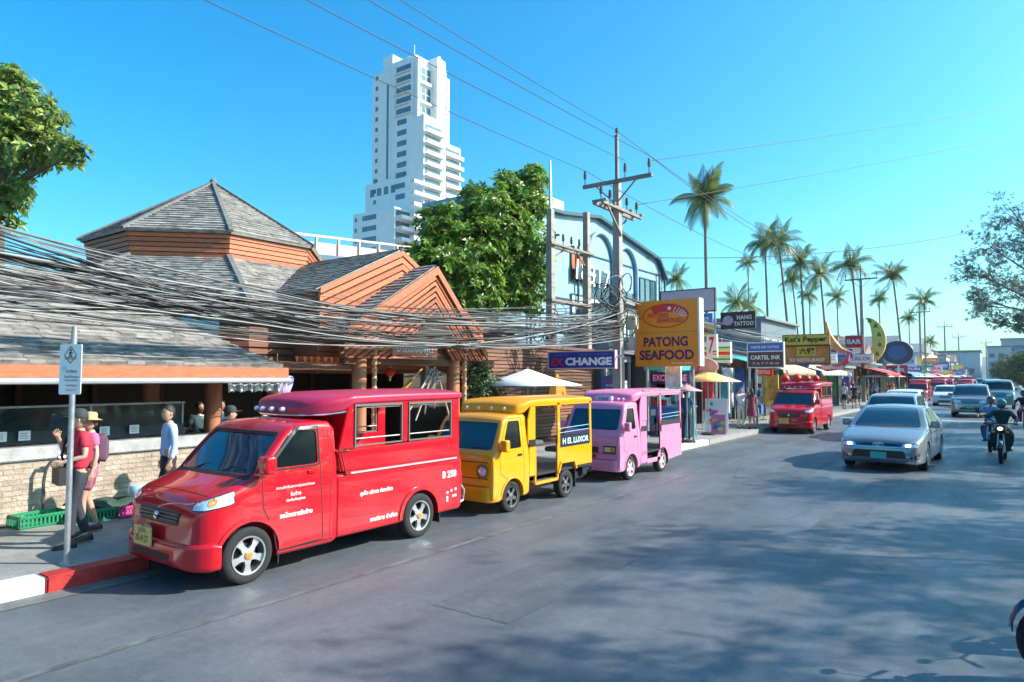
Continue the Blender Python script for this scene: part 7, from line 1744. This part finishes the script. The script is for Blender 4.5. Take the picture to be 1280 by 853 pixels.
for k, (wd, c, x, y_, z, w_, h_) in enumerate((('THAI MASSAGE', 'teal', -10.0, 38, 3.75, 1.6, .5), ('ATM', 'blue', -9.6, 41.5, 3.2, .8, .8), ('BEER', 'green', -9.8, 44, 4.3, 1.1, .7), ('OPTIC', 'white', -9.5, 47, 3.4, 1.5, .6), ('TOUR', 'orange', -9.9, 50, 4.6, 1.4, .8), ('DIVING', 'blue', -9.6, 53, 3.9, 1.5, .6), ('BAR', 'red', -9.4, 57, 4.9, 1.2, .9), ('TAILOR', 'white', -9.6, 61, 3.7, 1.8, .7), ('ROOMS', 'yellow', -11.6, 31, 4.4, 1.3, .6), ('COLD DRINKS', 'red', -11.0, 30.2, 3.75, 1.3, .35), ('LAUNDRY', 'blue', -12.5, 33, 5.1, 1.5, .5))):
    cc = dict(teal=(.03, .32, .36), blue=(.04, .14, .5), green=(.04, .35, .15), white=(.75, .75, .75), orange=(.75, .25, .03), red=(.6, .03, .03), yellow=(.75, .55, .05))[c]
    t = thing('hanging_sign', '%s %s sign on the shop fronts left of the crescent sign' % (c, wd), 'sign', (x, y_, z), 0)
    m = MB(); m.box(-w_/2, w_/2, 0, .12, -h_/2, h_/2); m.build('panel', cm('far sign '+c, cc, var=.2), t, bevel=.01); fr(t, wd, WH if c not in ('white', 'yellow') else RDS, 0, 0, w=w_*.8, h=h_*.4, bold=.02)
    m = MB(); m.box(-w_/2-.9, -w_/2, .04, .08, .05, .10); m.box(-w_/2-.02, w_/2+.02, -.01, .13, h_/2, h_/2+.03); m.build('bracket', STEEL, t)
for k, (x0, y0, y1, z, l) in enumerate(((-10.2, 30, 33.2, 3.35, 'teal'), (-9.9, 42, 48, 3.1, 'white'), (-10.2, 50, 53.4, 3.0, 'violet'))):
    t = thing('shop_awning', l+' cloth awning over a shop window between the CARTEL INK sign and the kiosk', 'awning', (x0, y0, 0)); awning(t, -.8, 1.2, 0, y1-y0, z, .5, cm(l+' awning cloth', dict(teal=(.05, .35, .36), white=(.68, .68, .68), violet=(.35, .28, .55))[l]))
rn = random.Random(64)
for k in range(12):
    y_ = 26.3+k*2.55; cc = sc_[k % 6]; t = thing('vertical_banner', cc[0]+' upright cloth banner on a pole, '+['nearest the tour stall', 'by the teal shop window', 'before the tattoo studio', 'beside the CARTEL INK post', 'right of the CARTEL INK post', 'under the orange sign', 'beside the brown restaurant', 'under the tan canopy', 'beyond the tan canopy', 'by the cream canopy', 'at the ATM sign', 'below the BEER sign'][k], 'banner', (-9.9+rn.uniform(-.3, .5), y_, .15), rn.uniform(-.5, .5))
    m = MB(); m.tube([(0, 0, 0), (0, 0, 2.5)], .02, 6); m.box(-.14, .14, -.14, .14, 0, .04); m.build('pole', STEEL, t)
    m = MB(); v = [(.02+.42*j/4, .03*math.sin(i*.8+j), .75+1.7*i/10) for i in range(11) for j in range(5)]; m.add(v, [(i*5+j, i*5+j+1, i*5+j+6, i*5+j+5) for i in range(10) for j in range(4)]); o = m.build('cloth', cm('banner '+cc[0], cc[1], var=.35, scale=5), t, fix=False, smooth=True); o.modifiers.new('s', 'SOLIDIFY').thickness = .006
# random shop signs further off, parasols and people
rn = random.Random(12); words = ['BAR', 'TAILOR', 'TOURS', 'MASSAGE', 'PIZZA', 'HOTEL', 'DIVE', 'TAXI', 'SPA', 'FOOD', 'BEER', 'CAFE', 'OPEN', 'RENT']
sc = [('red', (.6, .03, .03)), ('white', (.75, .75, .75)), ('blue', (.04, .14, .5)), ('yellow', (.75, .55, .05)), ('green', (.04, .35, .15)), ('orange', (.75, .25, .03)), ('teal', (.03, .32, .36))]
for k in range(26):
    y_ = 80+k*5.4+rn.uniform(-2, 2); c = sc[k % 7]; w_ = rn.uniform(1.2, 2.4); h_ = rn.uniform(.6, 1.3)
    t = thing('hanging_sign', '%s %s sign hanging over the far left pavement' % (c[0], words[k % 14]) + ('' if k < 14 else ', the farther one'), 'sign', (-8.9+rn.uniform(-.5, .4), y_, rn.uniform(2.9, 4.6)), 0)
    m = MB(); m.box(-w_/2, w_/2, 0, .12, -h_/2, h_/2); m.build('panel', cm('far sign '+c[0], c[1]), t); fr(t, words[k % 14], WH if c[0] != 'white' else RDS, 0, 0, w=w_*.8, h=h_*.4, bold=.02)
    m = MB(); m.box(-w_/2-1, -w_/2, .04, .08, .1, .16); m.build('bracket', STEEL, t)
for k in range(12):
    c = [(.7, .7, .7), (.65, .15, .15), (.1, .3, .6), (.75, .6, .3)][k % 4]
    parasol('%s parasol %s on the far left pavement' % (['white', 'red', 'blue', 'sand'][k % 4], ['nearest the kiosk', 'by the crescent sign', 'farther along', 'near the far shops', 'beside the second awning', 'past the round sign', 'by the far poles', 'near the parked trucks', 'beside the third awning', 'by the far crossing', 'near the last shops', 'at the street end'][k]), (-8.9+rn.uniform(-.4, .4), 61+k*9+rn.uniform(-3, 3), .15), 1.4, 2.1, cm('canvas %d' % (k % 4), c), group='parasols on the far pavement')

# ------------------------------------------------------------------ vehicles
RP = paint('red car paint', (.52, .003, .014)); YP = paint('yellow car paint', (.88, .33, .003)); PP = paint('pink car paint', (.82, .24, .40))
XR = -7.43
red, bv1, bv2 = red_songthaew('glossy red songthaew with white lettering parked nearest the camera', RP)
# copy before the lettering goes on, so that the others stay plain
reds = []
for (x, y_, l) in ((-7.0, 28.0, 'red songthaew with red lanterns on its roof, behind the pink one'), (-6.9, 57, 'dark red songthaew parked behind the white car'), (-3.85, 88.5, 'red songthaew driving in the road far behind, the leftmost of the two'), (-6.9, 96, 'red songthaew parked far down the left kerb'), (-6.9, 110, 'farthest red songthaew by the left kerb')):
    r_ = dup(red, (x, y_, 0), 0, l)
    reds.append(r_)
reds[1].location = (-6.8, 72, 0)
mark_red(red, bv1, bv2); red.location = (XR, 3.70, 0)
for i, (x, y_) in enumerate(((-.55, 1.75), (-.05, 1.68), (.32, 1.75), (.62, 1.9))):
    t = thing('lantern', ['leftmost', 'second', 'third', 'rightmost'][i]+' red lantern from the left on the roof of the second red songthaew', 'lantern', (-7.0+x, 28.0+y_, 2.16), 0, 'red lanterns on the songthaew roof')
    r = .19 if i in (0, 1) else .15; m = MB(); m.lathe([(.05, -r*.85)]+[(r*math.cos(a)*(1-.04*(j % 2)), r*.85*math.sin(a)) for j, a in enumerate([-1.2+.2*q for q in range(13)])]+[(.05, r*.85)], 16); m.build('shade', MATS['red paper'], t, smooth=True); m = MB(); m.lathe([(.055, r*.8), (.055, r)], 10); m.lathe([(.05, -r), (.05, -r*.8)], 10); m.build('fittings', MATS['gold trim'], t)
yl = kei_songthaew('small yellow songthaew with open side entry parked behind the big red one', YP); yl.location = (-7.33, 8.60, 0)
pk = kei_songthaew('small pink songthaew with a taxi light on its roof parked third in the row', PP, True); pk.location = (-7.33, 12.95, 0)
SIL = mat('silver paint', (.25, .28, .30), .25, .4, var=.04, coat=.7); SILW = mat('pearl paint', (.42, .45, .47), .25, .2, var=.04, coat=.7); WHP = mat('white paint', (.75, .76, .77), .3, coat=.7); TEALP = mat('grey teal paint', (.16, .26, .28), .25, .4, coat=.7); DKP = mat('dark blue paint', (.02, .04, .08), .25, .2, coat=.7)
GPL = mat('green number plate', (.03, .40, .32), .4)
c1 = car('sedan', 'silver sedan with green number plate driving in front of the other traffic', 'car', SIL, 'sedan', 'cars on the road', GPL); c1.location = (-2.53, 18.1, 0); c1.rotation_euler = (0, 0, R(-1.5))
c2 = car('hatchback', 'pale silver car with dark windscreen right behind the silver sedan', 'car', SILW, 'suv', 'cars on the road', None); c2.location = (-3.4, 26.3, 0); c2.scale = (.93, .93, .90)
c3 = car('hatchback', 'small white car partly hidden behind the pale silver car', 'car', WHP, 'hatch', 'cars on the road', None); c3.location = (-4.3, 37.5, 0)
c4 = car('pickup_car', 'pale blue silver car between the far red songthaew and the motorbike riders', 'car', SIL, 'suv', 'cars on the road', GPL); c4.location = (-1.75, 45.0, 0)
c5 = car('van', 'grey teal van at the right edge behind the pale blue silver car', 'car', TEALP, 'suv', 'cars on the road', None); c5.location = (-.6, 58, 0); c5.scale = (1, 1, 1.12)
rn = random.Random(9)
for k, (x, y_, src, l) in enumerate(((-4.0, 62, c3, 'small white car far behind the parked songthaews'), (-1.2, 75, c5, 'grey van in the distant traffic'), (-1.6, 92, c1, 'distant silver sedan in the traffic'), (-4.1, 104, c4, 'distant silver car in the left lane'), (-.8, 112, c3, 'distant white hatchback in the right lane'), (-6.7, 124, c1, 'silver sedan parked far along the left kerb'), (-3.6, 132, c5, 'farthest van in the traffic'))):
    dup(src, (x, y_, 0), 0, l)
# motorcycles and riders
BKP = mat('black gloss paint', (.015, .02, .025), .2, coat=1); BLP = mat('blue gloss paint', (.02, .12, .25), .2, coat=1); RDP = mat('dark red gloss', (.25, .02, .06), .2, coat=1)
HELM = mat('teal helmet', (.05, .16, .18), .15, coat=1)
scooter('black motorbike with lit headlight ridden towards the camera', (-.22, 21.6, 0), R(-3), BKP, True, rider=dict(label='motorbike rider in dark green jacket and helmet nearest the camera', shirt=cloth('dark green jacket', (.015, .05, .05)), pants=cloth('black trousers', (.02, .02, .025)), hc=HELM))
scooter('dark motorbike just left of and behind the front motorbike', (-.50, 24.6, 0), R(-3), BLP, False, rider=dict(label='motorbike rider in pale blue shirt behind the front rider', shirt=cloth('pale blue shirt', (.15, .38, .60)), pants=cloth('black trousers', (0, 0, 0)), sleeve=.4, hc=mat('maroon helmet', (.12, .03, .07), .2, coat=1)))
scooter('dark red motorbike at the right frame edge', (.50, 36.5, 0), 0, RDP, False, rider=dict(label='motorbike rider in black at the right frame edge', shirt=cloth('black jacket', (.02, .02, .025)), pants=cloth('black trousers', (0, 0, 0)), hc=DKP))
scooter('dark blue parked motorbike cut by the lower right frame edge', (.265, 6.38, 0), R(-80), DKP, False, group='parked motorbikes')
scooter('dark parked motorbike just beyond the lower right frame edge', (.75, 7.6, 0), R(-85), BKP, False, group='parked motorbikes')

# ------------------------------------------------------------------ people on foot
JEAN = cloth('dark denim', (.025, .03, .045)); REDSH = cloth('red sports shirt', (.55, .02, .05)); REDSHOE = mat('red shoe', (.55, .02, .02), .5)
walk = dict(hipL=(.085, 0, .90), knL=(.10, -.10, .50), anL=(.10, -.10, .09), knR=(-.095, .0, .50), anR=(-.10, .13, .11), toeR=(-.10, -.01, .035))
p, J = person('man in red shirt and cap with one hand at his face behind the sign pole', (-9.28, 3.72, .15), R(-8), 1.66, dict(walk, elR=(-.24, -.10, 1.12), wrR=(-.09, -.22, 1.36), elL=(.24, .0, 1.12), wrL=(.16, -.22, 1.06), chest=(0, -.02, 1.26), head_yaw=R(-20)), SKINL, REDSH, .45, JEAN, 1.0, mat('black red shoe', (.03, .02, .02), .5), HAIRD, 'cap', bulk=.035)
m = MB(); m.tube([(-.19, -.10, 1.30), (-.02, -.185, 1.10), (.16, -.16, .92)], .017, 6); m.tube([(-.17, .06, 1.34), (.0, .16, 1.15), (.17, .08, .95)], .017, 6); m.box(-.30+.28, .03+.28, -.28, -.14, .78, .98); sb_ = m.build('camera_bag', mat('black nylon', (.02, .02, .022), .6), None); sb_.location = p.location; sb_.rotation_euler = p.rotation_euler; tag(sb_, 'black camera bag slung across the man in the red shirt', 'bag')
m = MB(); m = car_loft([(.10, 1.0, 1.22, .09), (.12, .95, 1.28, .12), (.20, .93, 1.30, .13), (.24, .98, 1.22, .10)], belt=9, rb=.04, rt=.05, crown=.01, step=.03, bulge=0); bp_ = m.build('backpack', mat('purple nylon', (.12, .05, .10), .7), None, smooth=True); bp_.location = (-9.86, 4.03, .15); bp_.rotation_euler = (0, 0, R(-8)); tag(bp_, 'purple backpack worn by the person in the straw hat', 'backpack')
person('person in pink top, straw hat and patterned shorts behind the man in red shirt', (-9.86, 4.08, .15), R(-10), 1.58, dict(walk), SKINL, cloth('pink top', (.55, .12, .25)), .4, mat('flowered cloth', (.35, .10, .18), .8, var=.9, scale=14), .42, DARKPL, HAIRB, 'straw', female=True)
person('man in light blue shirt and black shorts walking left of the red songthaew', (-9.85, 5.12, .15), R(-15), 1.66, dict(walk, head_yaw=R(20)), SKINL, cloth('light blue shirt', (.40, .56, .80)), .95, cloth('black shorts', (.02, .02, .025)), .5, DARKPL, HAIRD)
person('woman in pale pink top and dark cap behind the red songthaew windscreen', (-10.0, 6.15, .15), R(160), 1.60, None, SKINL, cloth('pale pink top', (.60, .30, .30)), .4, JEAN, 1.0, DARKPL, HAIRD, 'cap', female=True)
person('brown haired person behind the red songthaew roof', (-10.1, 6.85, .15), R(185), 1.66, None, SKINL, cloth('orange shirt', (.5, .2, .08)), .4, JEAN, 1.0, DARKPL, HAIRB)
person('waiter in blue shirt standing inside the pavilion behind the serving shelf', (-13.3, 8.0, .12), R(60), 1.62, None, SKINT, cloth('blue shirt', (.10, .25, .42)), .4, JEAN, 1.0, DARKPL, HAIRD)
person('waiter in white shirt inside the pavilion near the thick post', (-13.1, 7.4, .12), R(100), 1.60, None, SKINT, cloth('white shirt', (.6, .62, .64)), .4, JEAN, 1.0, DARKPL, HAIRD)
person('person in dark blue shirt and jeans standing right of the pink songthaew', (-8.35, 20.9, .15), R(200), 1.68, None, SKINT, cloth('dark blue shirt', (.02, .06, .16)), .5, JEAN, 1.0, DARKPL, HAIRD)
o = parasol('small pink parasol held above the person right of the pink songthaew', (-8.25, 20.75, .15), .48, 1.62, cm('pink canvas', (.70, .30, .38)), rise=.2)
person('person in cream trousers raising both arms outside the dark glass shop', (-8.75, 27.7, .15), R(40), 1.66, dict(elL=(.28, -.16, 1.36), wrL=(.20, -.26, 1.58), elR=(-.28, -.16, 1.36), wrR=(-.16, -.30, 1.56)), SKINL, cloth('white shirt', (0, 0, 0)), .4, cloth('cream trousers', (.60, .55, .48)), 1.0, DARKPL, HAIRB)
person('person in maroon dress with a dark shoulder bag outside the dark glass shop', (-8.35, 27.8, .15), R(220), 1.62, None, SKINL, cloth('maroon cloth', (.20, .03, .07)), .4, None, 1.0, DARKPL, HAIRD, skirt=MATS['maroon cloth'], female=True, long_hair=True)
person('pedestrian in white shirt and black shorts walking away near the far kiosk', (-8.75, 49.0, .15), R(175), 1.72, dict(walk), SKINL, MATS['white shirt'], .5, cloth('black shorts', (0, 0, 0)), .5, DARKPL, HAIRD)
person('pedestrian in black top beside the one in the white shirt', (-8.25, 49.6, .15), R(185), 1.66, None, SKINL, MATS['black jacket'], .4, cloth('black shorts', (0, 0, 0)), .4, DARKPL, HAIRD, female=True)
rn = random.Random(3)
for k in range(7):
    person(['pedestrian in grey top', 'pedestrian in blue top', 'pedestrian in red top', 'pedestrian in yellow top', 'pedestrian in green top', 'pedestrian in violet top', 'pedestrian in orange top'][k]+' on the far left pavement', (-8.8+rn.uniform(-.5, .5), 56+k*7, .15), rn.uniform(0, 6), 1.68, dict(walk), SKINL, cloth('top %d' % k, [(.3, .3, .3), (.1, .2, .5), (.5, .05, .05), (.6, .5, .1), (.1, .4, .2), (.3, .15, .4), (.7, .3, .1)][k]), .4, JEAN, .6, DARKPL, HAIRD, fingers=False)

# ------------------------------------------------------------------ trees
def at_d(px, py, d): return tuple(Vector((0, 0, CAMH))+ray(px, py)*d)
broad_tree('almond_tree', 'leafy sea almond tree rising behind the restaurant roof at the left edge', at_d(-4, 530, 20)[:2]+(0,), [(at_d(18, 120, 19.5), .85), (at_d(42, 140, 19.2), .8), (at_d(30, 180, 19), 1.0), (at_d(70, 185, 18.6), .52), (at_d(92, 192, 18.5), .36), (at_d(0, 155, 20), 1.3), (at_d(12, 248, 19), .5), (at_d(24, 238, 18.8), .3), (at_d(4, 275, 19), .38), (at_d(-60, 200, 20), 2.0), (at_d(-70, 120, 20), 1.5), (at_d(10, 96, 19.4), .35)], leafmat('almond leaf', (.20, .28, .06), .6, .35, .45), .24, .26, 1250, 9, 2, fork=at_d(-6, 262, 20))
broad_tree('almond_tree', 'dense round sea almond tree between the gabled entrance and the utility poles', (-15.6, 19.2, 0), [((-15.9, 18.7, 6.5), 1.75), ((-15.5, 20.2, 7.6), 1.55), ((-15.0, 21.6, 8.9), 1.0), ((-15.3, 21.4, 6.9), 1.5), ((-16.2, 17.3, 6.0), 1.15), ((-16.2, 17.9, 7.6), .9), ((-14.9, 21.0, 5.6), 1.2), ((-15.3, 18.8, 5.2), 1.2), ((-15.6, 19.7, 8.5), 1.15), ((-15.4, 20.9, 9.6), .6), ((-15.0, 22.0, 10.0), .7)], GL1, .28, .26, 2700, 9, 5, fork=(-15.6, 19.4, 4.4))
PLM = leafmat('palm leaflet', (.15, .20, .05), .4, .45, .3)
def pal(label, px, pcy, rpx, frl, basepx, seed, detail=14, nf=20, X=None):
    d = FP*frl/rpx*.92; top = Vector((0, 0, CAMH))+ray(px, pcy)*d; q = ray(basepx, 480)*d; base = (q.x, q.y, 0)
    return palm(label, base, tuple(top), PLM, frl, nf, seed, True, detail=detail, r=.13)
for i, a in enumerate((('tallest lone coconut palm behind the PATONG SEAFOOD sign', 881, 250, 46, 2.5, 885, 1), ('palm at the left of the palm group above the CARTEL INK sign', 956, 303, 30, 2.6, 962, 2), ('palm leaning right behind the leftmost palm of the group', 973, 303, 34, 2.6, 990, 3), ('palm in the middle of the group above the yellow sign', 1000, 328, 30, 2.6, 1008, 4), ('thin palm behind the middle palms of the group', 990, 350, 22, 2.5, 1002, 5), ('palm at the right of the group above the orange sign', 1025, 342, 30, 2.6, 1036, 6), ('curved tall palm left of the crescent sign', 1064, 332, 32, 2.6, 1078, 7), ('small palm just above the crescent sign', 1099, 374, 18, 2.5, 1102, 8), ('curved tall palm right of the crescent sign', 1116, 346, 27, 2.6, 1130, 9), ('farthest tall palm beside the one armed pole', 1155, 376, 22, 2.6, 1158, 10), ('short palm over the distant shops', 1163, 428, 12, 2.3, 1164, 11), ('palm crown peeping behind the blue building', 846, 350, 24, 2.5, 850, 12), ('slim palm between the lone palm and the palm group', 935, 330, 18, 2.4, 938, 21), ('lower palm behind the middle of the palm group', 1012, 368, 20, 2.5, 1014, 22), ('lower palm behind the right of the palm group', 1046, 372, 18, 2.4, 1050, 23), ('small far palm right of the crescent sign', 1136, 398, 14, 2.4, 1139, 24), ('bushy low palm left of the palm group', 920, 380, 30, 3.0, 922, 13), ('bushy low palm behind the lilac billboard', 938, 384, 22, 3.0, 940, 14))):
    l, px, cy, rp, fl, bp, sd_ = a; pal(l, px, cy, rp, fl, bp, sd_, detail=16 if i < 1 else 12, nf=24 if i in (0, 1, 2) else 20)
CAS = leafmat('casuarina needle', (.17, .23, .20), .35, .6, .55)
feathery_tree('tall feathery casuarina tree overhanging the road at the right edge', (6.5, 60, 0), [((.8, 60, 13.6), 2.0), ((-.8, 61, 11.8), 1.8), ((1.6, 59, 11.0), 1.9), ((-1.4, 60, 9.6), 1.7), ((.6, 62, 9.0), 1.7), ((-.9, 60, 7.6), 1.5), ((1.4, 61, 7.2), 1.6), ((3.6, 60, 14), 2.4), ((4, 61, 10), 2.4), ((2.6, 60, 6.2), 1.6), ((.2, 60, 6.0), 1.2), ((2.2, 61, 12.8), 1.8)], CAS, 3, 3300, trunk_r=.35, lean=(-2, 0))
GLS = leafmat('shade tree leaf', (.09, .14, .035), .5, .5, .3)
pr = None
for k, (x, y_, r, z) in enumerate(((6.6, 9.5, 2.9, 6.0), (7.6, 15.5, 3.1, 6.6), (6.2, 22, 2.9, 6.4), (8.0, 28, 3.4, 7.2), (6.8, 35, 3.2, 7.0), (7.6, 43, 3.6, 7.4))):
    lb = ['first', 'second', 'third', 'fourth', 'fifth', 'sixth'][k]+' beach side shade tree beyond the right frame edge'
    rr = random.Random(50+k); bl = [((x+rr.uniform(-1, 1), y_+rr.uniform(-2, 2), z+rr.uniform(-1.3, 1.3)), r*rr.uniform(.38, .6)) for _ in range(6)]
    if k < 3: feathery_tree(lb, (x+1, y_, 0), bl, CAS, 60+k, 1500, 'beach side trees', .22, name='shade_tree')
    else: broad_tree('shade_tree', lb, (x+1, y_, 0), bl, GLS, .2, .3, 500, 7, 60+k, 'beach side trees')
HG = leafmat('hedge leaf', (.05, .09, .025), .5, .5, .2)
for k in range(5):  # unseen hedge, added to darken reflections low on the truck sides
    rr = random.Random(200+k); y0 = -6+k*13; t = thing('added_hedge', ['first', 'second', 'third', 'fourth', 'fifth'][k]+' length of dense green hedge along the beach side pavement outside the frame', 'hedge', (5.4, y0, 0), 0, 'beach side hedge'); m = MB()
    for q in range(1500):
        p = Vector((rr.choice((-.5, .5, rr.uniform(-.5, .5))), rr.uniform(0, 12.6), rr.uniform(.1, 1.9))); d = Vector((rr.gauss(0, 1), rr.gauss(0, 1), rr.gauss(.2, 1))).normalized(); leaf_geo(m, p, d, Vector((0, 0, 1)), .3, .2)
    m.build('leaves', HG, t, fix=False); m = MB()
    for q in range(12): m.tube([(0, .5+q*1.05, 0), (.1, .55+q*1.05, 1.4)], .03, 5)
    m.build('stems', BARK, t)
for k in range(5):  # unseen second row, added behind the hedge for darker reflections
    x, y_ = 13+(k % 2)*1.5, -2+k*11; broad_tree('shade_tree', ['first', 'second', 'third', 'fourth', 'fifth'][k]+' tree of the back row towards the beach outside the frame', (x, y_, 0), [((x, y_, 4), 2.4), ((x, y_+3.5, 3.6), 2.2), ((x, y_-3, 4.5), 2.2)], GLS, .2, .4, 420, 6, 300+k, 'beach side back row trees')
for k, (px, cy, r) in enumerate(((55, 348, 1.4), (82, 347, 1.5), (108, 350, 1.2))):
    c = Vector((0, 0, CAMH))+ray(px, cy)*62; broad_tree('distant_tree', ['left', 'middle', 'right'][k]+' of three distant olive treetops over the pavilion roof ridge', (c.x, c.y, 0), [((c.x, c.y, c.z-.6), r), ((c.x+1, c.y+1, c.z-1.6), r*1.2)], GLS, .2, .5, 220, 6, 80+k)
for k, (x, y_, z, r) in enumerate(((3.6, 140, 4.5, 4), (4.6, 175, 6, 5), (.5, 224, 5, 6), (-22, 120, 6, 4.5), (-20, 170, 6, 5), (-19, 84, 4.5, 3))):
    broad_tree('distant_tree', ['dark tree at the right side of the far road', 'second tree at the right side of the far road', 'third tree at the right side of the far road', 'green tree over the far left roofs', 'farther green tree over the far left roofs', 'low tree behind the crescent sign'][k], (x, y_, 0), [((x, y_, z), r*.7), ((x+1.5, y_+2, z-1), r*.6), ((x-1.5, y_-1, z-1.2), r*.6)], GLS, .3, .8, 500, 6, 90+k)
HZ = mat('hazy hill', (.10, .17, .16), .9, var=.3, scale=.02)
m = MB(); n = 40; vs = []
for i in range(n+1):
    x = -420+i*28; h = 18+20*math.exp(-((x-20)/170)**2)+12*math.exp(-((x+200)/70)**2)+3*math.sin(i*1.7); vs += [(x, 1150, -1), (x, 1200, h*.55), (x, 1290, h), (x, 1500, -1)]
m.add(vs, [(i*4+j, i*4+j+1, i*4+j+5, i*4+j+4) for i in range(n) for j in range(3)]); struct(m.build('hills', HZ, fix=False, smooth=True))

# air over the sea road
hz = MB().box(-1000, 1000, -960, 1700, -1.5, 135).build('haze', [], None); hz['kind'] = 'stuff'; hz['label'] = 'thin pale sea haze in the air over the whole street'
hm = bpy.data.materials.new('haze'); hm.use_nodes = True; N = hm.node_tree.nodes; N.remove(N['Principled BSDF']); pv = N.new('ShaderNodeVolumePrincipled'); pv.inputs['Color'].default_value = (.86, .93, 1, 1); pv.inputs['Density'].default_value = .00016; pv.inputs['Anisotropy'].default_value = .3
hm.node_tree.links.new(pv.outputs[0], N['Material Output'].inputs['Volume']); hz.data.materials.append(hm)
